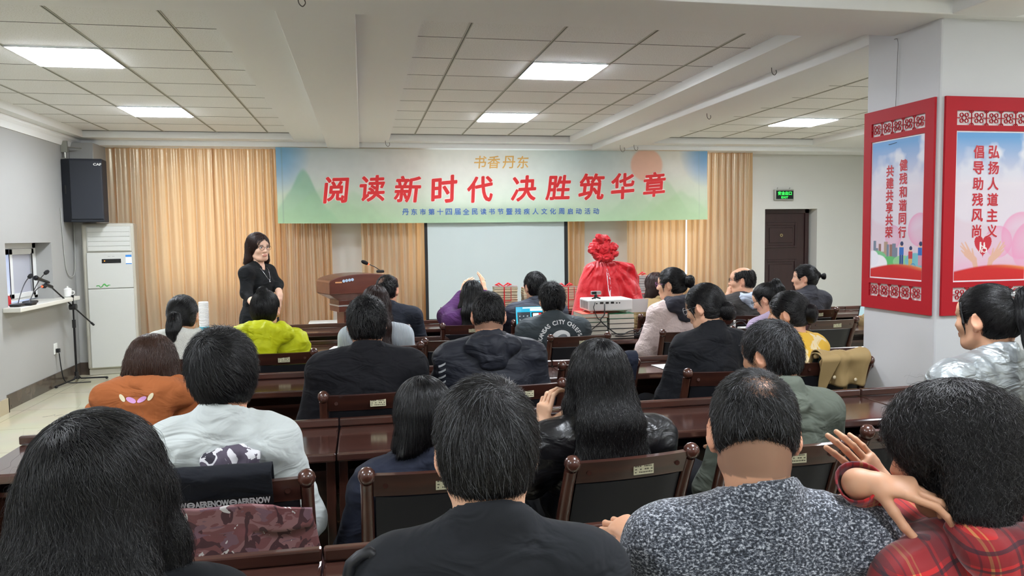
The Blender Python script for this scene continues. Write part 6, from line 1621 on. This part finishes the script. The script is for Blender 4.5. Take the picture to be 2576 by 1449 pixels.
P('olive', 'man with short greying hair in an olive green shirt, face turned left', 1938, 805, 2.64, byaw=10, head=(20, 10, 0), s=1.03, sw=.38, fwd=.07, lean=.16, hair='short', hairc='soft black',
  hopt=dict(t=.011, whorl=(.0, -.085, .070), len=.04, lift=.012, nape=-.090, greys=.2, jit=.3), skin=(206, 154, 122), top=dict(name='shirt', mat=cloth('olive', (92, 98, 88)), t=.018, ti=.016, wr=.008, collar='shirt', wf=(9, 9, 9)), strand_n=12000, strand_r=.0006)
P('hoodie', 'woman with brown hair in a rust brown hooded sweatshirt', 380, 838, 3.42, byaw=-2, head=(4, 8, 0), s=.98, sw=.36, nz=.165, hairtop=.02, hair='bob', hairc='brown',
  hopt=dict(t=.018, bz=-.135, front=-.012, flare=.028, wide=.004, slen=.14, part=(0, .0, .12), ear_show=1, jit=.2, rough=.006, wave=.003), glasses='dark', top=dict(name='sweatshirt', mat=cloth('rust', (166, 96, 54)), t=.026, ti=.02, wr=.009, collar='hood', hood_size=1.40, hood_up=.035, wf=(7, 7, 8)), strand_n=6000, strand_r=.0008)
P('silver', 'woman with a clipped high ponytail in a metallic silver jacket', 2484, 713, 2.46, byaw=2, head=(16, 2, 0), s=1.02, sw=.38, lean=.05, nz=.165, hair='pony', hairc='black',
  hopt=dict(t=.010, tie=(.0, -.095, .070), tail=.34, tailw=.036, end=(.03, -.16, -.14), fringe=(-1,)), skin=(214, 164, 132), top=dict(mat=mat('silver_foil_leather', (170, 176, 178), .42, metal=.65, bump=(60, .3, .004), fold=(9, .9, .02)), t=.020, ti=.014, wr=.006, collar='stand', wf=(9, 9, 11)), strand_n=9000, strand_r=.0006)
# ---- third row
P('coat', 'man with short wavy black hair in a plain black coat', 921, 745, 3.80, byaw=0, head=(0, 6, 0), s=1.03, sw=.41, hair='short', hairc='black',
  hopt=dict(t=.016, len=.045, lift=.014, nape=-.090, rough=.005, jit=.35), top=dict(name='coat', mat=cloth('black_coat', (22, 22, 26)), t=.024, ti=.014, wr=.006, collar='shirt'), skin=(220, 164, 132), strand_n=5000, strand_r=.0008, girth=1.1)
P('hooded', 'man with a buzz cut in a black hooded jacket with grey sleeve stripes', 1228, 730, 3.88, byaw=-2, head=(-4, 8, 0), s=1.0, sw=.40, fwd=.06, hair='buzz', hairc='soft black',
  hopt=dict(t=.006, len=.018, lift=.006, nape=-.060, rough=.0015, stubble=(-.07, .02)), skin=(206, 152, 122), top=dict(mat=cloth('black_shell', (36, 38, 46), .55), t=.026, ti=.018, wr=.008, collar='stand', hood=True, hood_size=1.0, wf=(8, 8, 11)), strand_n=4500, strand_r=.0008, girth=1.12)
P('blazer', 'woman with glasses and a low bun in a black blazer', 1772, 714, 3.92, byaw=14, head=(26, 16, 0), s=.99, sw=.35, fwd=.06, hair='bun', hairc='black',
  hopt=dict(t=.014, tie=(.0, -.100, -.030), bun=.046, bun_off=(0, -.025, -.02), fringe=(-1,), nape=-.085), glasses='clear', top=dict(mat=cloth('black_blazer', (24, 25, 29)), t=.018, ti=.012, wr=.006, collar='shirt'), strand_n=5000, strand_r=.0008)
# ---- fourth row
P('lace', 'woman with a low ponytail, white lace collar over a mustard dress', 458, 742, 4.98, byaw=-2, head=(2, 4, 0), s=.98, sw=.33, hair='pony', hairc='black',
  hopt=dict(t=.014, tie=(-.015, -.112, -.018), tail=.23, tailw=.034, nape=-.07, fringe=(-1, 1)), top=dict(name='dress', mat=cloth('mustard', (190, 152, 34)), t=.014, wr=.005, hood=True, hood_name='lace_collar', hood_size=1.25, hood_mat=mat('white_lace', (222, 222, 214), .9, bump=(160, .9, .006))), strand_n=3500, strand_r=.0009)
P('yellow', 'person with pinned up black hair in a bright yellow hooded jacket', 666, 730, 5.10, byaw=-4, head=(-4, 6, 0), s=1.0, sw=.36, hair='bun', hairc='black',
  hopt=dict(t=.012, tie=(.0, -.060, .108), bun=.030, bun_off=(0, -.005, .008), nape=-.082), top=dict(mat=cloth('acid_yellow', (198, 204, 26), .55), t=.028, ti=.022, wr=.012, collar='hood', hood_size=1.35, wf=(10, 10, 10)), strand_n=3500, strand_r=.0009)
P('ribbed', 'woman with long dark brown hair in a pale ribbed sweater', 944, 716, 5.15, byaw=-3, head=(-6, 4, 3), s=.98, sw=.34, hairtop=.018, hair='long', hairc='dark brown',
  hopt=dict(t=.015, len=.10, back=.075, endw=.09, dx=.02, slen=.2, part=(0, -.01, .12), jit=.08, rough=.003), top=dict(name='sweater', mat=rib_mat('pale_blue_grey', (182, 190, 196)), t=.014, ti=.010, wr=.003, collar='crew'), strand_n=3500, strand_r=.0009)
P('lettered', 'man in a grey green jacket with white lettering on the back', 1387, 711, 5.40, byaw=-3, head=(4, 8, 0), s=1.0, sw=.38, fwd=.06, hair='short', hairc='black',
  hopt=dict(t=.017, len=.05, lift=.022, nape=-.088, rough=.006, jit=.4), top=dict(mat=cloth('grey_green', (60, 68, 72), .6), t=.024, ti=.018, wr=.007, collar='shirt', step=.010, wf=(8, 8, 10)), strand_n=3000, strand_r=.0009)
P('pink', 'woman with rose glasses and a bun in a pale pink jacket', 1688, 673, 5.50, byaw=22, head=(28, 2, 0), s=1.0, sw=.35, lean=.06, hair='bun', hairc='black',
  hopt=dict(t=.013, tie=(.0, -.112, .022), bun=.044, bun_off=(0, -.030, .0), fringe=(-1,)), glasses='rose', top=dict(mat=mat('pink_jacquard', (214, 194, 188), .6, bump=(60, .9, .006), fold=(7, .7, .02)), t=.020, ti=.016, wr=.008, collar='none', hood=True, hood_name='scarf', hood_size=1.15, hood_mat=cloth('charcoal_scarf', (54, 54, 62)), wf=(9, 9, 11)), strand_n=3000, strand_r=.0009)
P('floral', 'woman with a braided bun in a yellow floral dress', 1982, 733, 4.12, byaw=22, head=(24, 4, 0), s=1.02, sw=.38, lean=.04, hair='bun', hairc='black',
  hopt=dict(t=.016, tie=(.0, -.105, .005), bun=.050, bun_off=(0, -.018, -.005), nape=-.085), skin=(216, 164, 132), top=dict(name='dress', mat=pattern_mat('yellow_floral', (222, 178, 58), (226, 208, 164), 8, .52, .56, stretch=(1, 1, 1)), t=.022, ti=.022, wr=.006, collar='crew'), strand_n=4000, strand_r=.0009, girth=1.15)
P('lilac', 'woman with a high ponytail and dark glasses in a lilac sweater', 1928, 712, 5.36, byaw=16, head=(30, 22, 0), s=.96, sw=.33, fwd=.08, lean=.2, hair='pony', hairc='black',
  hopt=dict(t=.011, tie=(.01, -.080, .088), tail=.22, tailw=.030, end=(.03, -.10, -.02), fringe=(-1,)), glasses='dark', top=dict(name='sweater', mat=rib_mat('lilac', (182, 164, 192)), t=.016, ti=.014, wr=.004, collar='crew'), strand_n=3000, strand_r=.0009)
# ---- fifth row
P('suit', 'man with a thin crown in a dark navy suit', 974, 690, 6.35, byaw=-6, head=(-14, 6, 0), s=1.02, sw=.40, hair='short', hairc='soft black',
  hopt=dict(t=.008, whorl=(-.03, -.075, .085), len=.03, nape=-.078, thin=.034), skin=(210, 156, 126), top=dict(name='suit_jacket', mat=cloth('dark_navy_suit', (36, 39, 48)), t=.020, ti=.014, wr=.005, collar='shirt'), strand_n=2200, strand_r=.0011)
P('purple', 'woman with long straight black hair in a purple sweater, photographing with a phone', 1188, 703, 6.30, byaw=-4, head=(-4, 4, 0), s=.98, sw=.34, hairtop=.018, hair='long', hairc='black',
  hopt=dict(t=.015, len=.16, back=.085, endw=.10, slen=.22, jit=.06, rough=.002), top=dict(name='sweater', mat=cloth('purple', (80, 44, 92)), t=.018, ti=.016, wr=.007, collar='crew'), world=True,
  arms={'L': (at(1124, 795, 6.42), at(1162, 742, 6.58)), 'R': (at(1236, 800, 6.45), at(1219, 738, 6.60))}, hands={'L': dict(f=(.35, .1, .9), n=(.6, .7, 0), ts=-1, fine=.005), 'R': dict(f=(-.1, .05, 1), n=(-.75, .6, 0), ts=1, curls=(.2, .25, .3, .3), fine=.005)}, strand_n=2500, strand_r=.0011)
P('greysuit', 'man with black hair in a mid grey suit jacket', 1345, 683, 6.45, byaw=2, head=(14, 4, 0), s=1.02, sw=.39, hair='short', hairc='black',
  hopt=dict(t=.014, len=.045, lift=.010, nape=-.085), top=dict(name='suit_jacket', mat=cloth('mid_grey_suit', (72, 76, 86)), t=.020, ti=.014, wr=.006, collar='shirt'), strand_n=2500, strand_r=.0011)
P('tan', 'woman with a dark bob in a tan coat', 1648, 684, 6.55, byaw=8, head=(4, 2, 0), s=.98, sw=.36, hairtop=.016, hair='bob', hairc='dark brown',
  hopt=dict(t=.015, bz=-.15, slen=.16, jit=.08), top=dict(name='coat', mat=cloth('tan', (172, 146, 104)), t=.024, ti=.02, wr=.008, collar='shirt'), strand_n=2200, strand_r=.0011)
P('bald', 'balding man with glasses in a grey jacket, hand at his mouth', 1866, 669, 6.32, byaw=12, head=(48, 0, 0), s=1.02, sw=.40, lean=.04, hair='bald', hairc='soft black',
  hopt=dict(t=.009, len=.03, nape=-.078, whorl=(0, -.05, .11)), glasses='dark', skin=(216, 166, 136), top=dict(mat=cloth('grey_brown', (66, 64, 63)), t=.026, ti=.018, wr=.009, collar='none', hood=True, hood_name='shirt_collar', hood_size=.86, hood_mat=cloth('pale_blue_shirt', (186, 196, 212))), world=True,
  arms={'L': (at(1800, 822, 6.56), at(1829, 752, 6.49))}, hands={'L': dict(f=(.25, -.1, 1), n=(.9, .1, .1), ts=-1, curls=(.3, .45, .6, .6), fine=.005)}, strand_n=2200, strand_r=.0010, girth=1.1)
P('small bun', 'woman with a small sticking out bun in a dark grey jacket', 2024, 665, 6.52, byaw=16, head=(40, 0, 0), s=.99, sw=.37, lean=.05, hair='bun', hairc='black',
  hopt=dict(t=.013, tie=(.0, -.122, .030), bun=.024, bun_off=(0, -.045, -.01), nape=-.09), skin=(222, 174, 146), top=dict(mat=cloth('dark_grey', (54, 54, 60)), t=.022, ti=.016, wr=.006, collar='shirt'), strand_n=2500, strand_r=.0010)
P('pillar', 'person mostly hidden behind the pillar, tan sleeve raised with a phone', 2226, 712, 6.00, byaw=4, head=(8, 4, 0), s=1.0, sw=.38, hair='short', hairc='black',
  hopt=dict(t=.012), top=dict(name='coat', mat=cloth('khaki_sleeve', (146, 124, 86)), t=.022, ti=.022, wr=.008, collar='shirt'), world=True,
  arms={'L': (at(2160, 862, 6.20), at(2172, 812, 6.38))}, hands={'L': dict(f=(.1, .1, 1), n=(.8, .5, 0), ts=-1, fine=.006)}, strand_n=1200, strand_r=.0012)
# ---- the standing speaker
def skirt(PV, s): return [econe(PV+vv(0, 0, .12), PV+vv(0, 0, -.06), (.145, .105), (.185, .145), k=.05), econe(PV+vv(0, 0, -.06), vv(0, PV[1]+.01, .36), (.185, .145), (.27, .22), k=.06), half((0, 0, .36), (0, 0, -1), .01)]
SP = P('speaker', 'standing woman with glasses and wavy brown hair in a black dress', 649, 584, 7.42, byaw=-118, head=(-22, 2, 2), s=1.07, sw=.34, fwd=.02, lean=.0, nz=.165, standing=True, hairtop=.016, hair='bob', hairc='dark brown',
  hopt=dict(t=.015, bz=-.128, front=-.020, flare=.020, slen=.13, wave=.004, wfreq=20, part=(-.02, .06, .115), jit=.12, fy=.106, fz=.112, ears=False), glasses='dark', skin=(232, 188, 162), girth=.92,
  top=dict(name='dress', mat=cloth('black_dress', (17, 19, 21), .8), t=.006, ti=.002, wr=.004, collar='turtle', cuff=.45, skirt=[skirt]), world=True,
  arms={'R': (at(620, 738, 7.22), at(640, 770, 7.02)), 'L': (at(698, 716, 7.52), at(703, 742, 7.32))}, hands={'R': dict(f=(.8, -.3, -.3), n=(.1, .5, -.8), ts=-1, fine=.0045), 'L': dict(f=(-.05, -.3, -1), n=(-.8, .3, -.1), ts=1, fine=.0045)}, strand_n=3500, strand_r=.0009, fine=.0035)
# ================================================================ things people hold, prints on garments
def ppos(k, q): r = people[k]; a = r['a']; x, y, z = q; return (r['O'][0]+x*math.cos(a)-y*math.sin(a), r['O'][1]+x*math.sin(a)+y*math.cos(a), z)
r = people['lettered']; zc = at(1399, 861, 5.3)[2]; cx = .035
M_WPRINT = mat('white_print', (226, 228, 228), .7)
put_text(r, 'KANSAS CITY CHIEFS', (cx, zc), .030, M_WPRINT, 'arc_lettering', bold=.03, arc=(.150, math.radians(168), math.radians(22)))
v, f = disc2((cx, zc+.045), .068, .048, 26, .12, 5); press(r, v, f, M_WPRINT, 'emblem')
v, f = disc2((cx+.006, zc+.040), .040, .024, 18, .3, 3); press(r, v, f, mat('grey_print', (120, 126, 130), .7), 'emblem_detail', lift=.003)
v, f = disc2((cx+.06, zc+.030), .022, .010, 12, -.5, 3); press(r, v, f, M_WPRINT, 'emblem_visor', lift=.003)
put_text(r, 'C', (cx-.098, zc-.075), .075, M_WPRINT, 'letter_print', bold=.05)
r = people['hooded']
vs, fs = [], []
for i in range(4):
    z = .955-i*.030; n0 = len(vs)
    for j in range(6):
        x = -.268+.034*j/5; zz = z+.018*(j/5)**1.5; vs += [(x, zz), (x, zz+.010)]
    fs += [(n0+2*j, n0+2*j+2, n0+2*j+3, n0+2*j+1) for j in range(5)]
press(r, np.array(vs), fs, mat('silver_print', (170, 172, 174), .5), 'sleeve_stripes')
r = people['hoodie']
for (x, z, rx, rz, ro, c, nm) in ((-.018, .004, .020, .009, -.5, (206, 150, 200), 'pink_patch'), (.022, .005, .020, .009, .5, (206, 150, 200), 'pink_patch'), (-.050, .014, .017, .008, -1.0, (226, 214, 180), 'cream_patch'), (.054, .014, .017, .008, 1.0, (226, 214, 180), 'cream_patch')):
    v, f = disc2((x+.0, r['N'][2]+.060+z), rx, rz, 16, ro, 3); press(r, v, f, mat(nm, c, .7), nm, lift=.002, which='hood')
r = people['leather']
vs, fs = [], []
for j in range(9):
    s_ = j/8; x = .075-.10*s_; z = r['N'][2]-.07-.16*s_; vs += [(x-.012, z+.008), (x+.012, z-.008)]
fs = [(2*j, 2*j+2, 2*j+3, 2*j+1) for j in range(8)]; press(r, np.array(vs), fs, mat('khaki_strap', (92, 82, 60), .7), 'bag_strap', lift=.003)
r = people['silver']; T = r['hp'](0, -.105, .078)
cl = MB(); ax = r['R']
for dx in (-.026, 0, .026): cl.ball(T+ax @ vv(dx, -.008, .012), (.016, .012, .020), 10)
build('hair_clip', cl, mat('clip_chrome', (200, 200, 206), .15, metal=1.0), r['body'], smooth=90)
r = people['speaker']; nk = MB(); hp = r['hp']; N = r['N']
nk.tube([N+vv(-.062, .03, .03), N+vv(-.05, .085, -.03), N+vv(-.02, .118, -.10), N+vv(0, .124, -.125), N+vv(.02, .118, -.10), N+vv(.05, .085, -.03), N+vv(.062, .03, .03)], .0016, 6)
nk.ball(N+vv(0, .13, -.135), (.010, .006, .008), 10); build('necklace', nk, M_CHROME, r['body'], smooth=60)
# pen, paper, phones
r = people['leather']; w = np.array(ppos('leather', r['AL'][2])); 
p0, p1 = at(1372, 1036, 2.555), at(1413, 1027, 2.60); t = thing('pen', 'white pen held by the woman in the leather jacket', 'pen', tuple(p0)); d = p1-p0
build('barrel', MB().tube([d*.1, d*.8], .0045, 10), M_WHITEP, t, smooth=40); build('tip', MB().tube([d*.8, d*1.0], [.004, .001], 10), M_CHROME, t, smooth=40)
c = at(1592, 1368, 1.80); o = build('paper_sheet', MB().box((-.075, -.10, 0), (.075, .10, .0015)), M_PAPER, loc=tuple(c), rotz=.7); o.rotation_euler = (.15, .1, .7); tag(o, 'small white paper held by the man in the speckled sweater', 'paper', 'white sheets of paper')
def phone(c, rx, rz, label, w=.075, h=.155):
    t = thing('phone', label, 'phone', tuple(c)); t.rotation_euler = (rx, 0, rz)
    build('case', MB().box((-w/2, -.004, -h/2), (w/2, .004, h/2)), M_BLACK, t, bevel=.006); build('display', MB().box((-w/2+.004, -.0052, -h/2+.006), (w/2-.004, -.0041, h/2-.006)), mat('lit_phone_display', (150, 170, 176), .2, emit=((120, 150, 160), .6)), t); return t
t = phone(at(1200, 716, 6.64), 0, 0, 'phone held up by the woman in the purple sweater', .15, .075)
t = phone(at(2166, 789, 6.37), .2, .3, 'phone held up beside the pillar by a tan sleeve')
# black bag strap beside the charcoal jacket
t = thing('bag', 'black bag with a strap, left of the plain charcoal jacket', 'bag', (float(at(915, 1500, 1.30)[0])-.03, 1.26, 0))
v_, f_ = sdf_mesh([econe((0, 0, .60), (0, .02, .86), (.10, .05), (.085, .035), k=.03)], .014, it=2); mesh_obj('bag_body', wrinkle(v_, f_, .006, (12, 12, 12), 4), f_, M_LEATHER, t)
c0 = np.array(t.location); q = [at(x, y, 1.28)-c0 for x, y in ((880, 1470), (876, 1445), (882, 1418), (905, 1398), (930, 1388), (942, 1400), (930, 1450))]
out = []
for i in range(len(q)-1): out += [q[i]*(1-s_)+q[i+1]*s_ for s_ in (0, .5)]
build('strap', MB().tube(out+[q[-1]], .010, 8), M_LEATHER, t, smooth=60)
# wheelchair of the woman in the brown hoodie
r = people['hoodie']; px_, py_, _ = ppos('hoodie', r['PV']); t = thing('wheelchair', 'wheelchair with shiny black backrest under the brown hoodie', 'wheelchair', (px_, py_, 0), r['a'])
bp_ = np.zeros((30, 22, 3)); uu, zz = np.meshgrid(np.linspace(-.21, .21, 30), np.linspace(.46, .865, 22), indexing='ij')
bp_[..., 0] = uu; bp_[..., 2] = zz; bp_[..., 1] = -.185-.02*np.cos(uu*6)+.010*vnoise(np.stack([uu.ravel()*30, zz.ravel()*30], 1), 3).reshape(uu.shape)+.006*np.sin(zz*60)
o = build('backrest', MB().grid(bp_), mat('shiny_black_vinyl', (14, 15, 19), .16, bump=(60, .6, .004)), t, smooth=180); so = o.modifiers.new('thickness', 'SOLIDIFY'); so.thickness = .012
build('seat', MB().box((-.21, -.17, .40), (.21, .26, .44)), M_LEATHER, t, bevel=.012)
for sx in (-1, 1):
    build('push_handle', MB().tube([(sx*.225, -.19, .80), (sx*.225, -.20, .90), (sx*.225, -.22, .915), (sx*.225, -.31, .915)], [.011, .011, .016, .017], 10), M_CHROME if sx < 0 else M_BLACK, t, smooth=50)
    build('side_frame', MB().tube([(sx*.225, -.18, .30), (sx*.225, -.19, .86)], .011, 8).tube([(sx*.225, -.18, .42), (sx*.225, .24, .42), (sx*.225, .30, .12)], .011, 8).tube([(sx*.225, -.18, .62), (sx*.225, .12, .62), (sx*.225, .14, .42)], .011, 8), M_CHROME, t, smooth=50)
    wh_ = MB(); 
    for (r0, y_) in ((.29, .012), (.265, .005)): wh_.tube([(sx*.265, -.10+r0*math.cos(w), .30+r0*math.sin(w)) for w in np.linspace(0, 2*PI, 33)], y_, 8, caps=False)
    for k_ in range(12): w = k_*PI/6; wh_.tube([(sx*.265, -.10, .30), (sx*.265, -.10+.27*math.cos(w), .30+.27*math.sin(w))], .0015, 4)
    build('wheel', wh_, M_BLACK, t, smooth=60)
    build('caster', MB().tube([(sx*.20, .27, .07), (sx*.225, .27, .07)], .07, 16), M_BLACK, t, smooth=40)

# open cuff round the raised wrist of the plaid shirt
r = people['plaid']; S_, el, wr = r['AL']; ax_ = unit(wr-el); n_ = 20; G = np.zeros((5, n_+1, 3)); a1 = unit(np.cross(ax_, vv(0, 1, .2))); a2 = np.cross(ax_, a1)
for i, (q_, rad) in enumerate(((-.075, .036), (-.05, .0385), (-.02, .040), (.0, .0425), (.012, .044))):
    for j in range(n_+1): w = 2*PI*j/n_; G[i, j] = wr+ax_*q_+(a1*math.cos(w)+a2*math.sin(w))*(rad+.002*math.sin(3*w))
o = build('cuff', MB().grid(G), bpy.data.materials['red_plaid'], r['body'], smooth=180); so = o.modifiers.new('thickness', 'SOLIDIFY'); so.thickness = .004
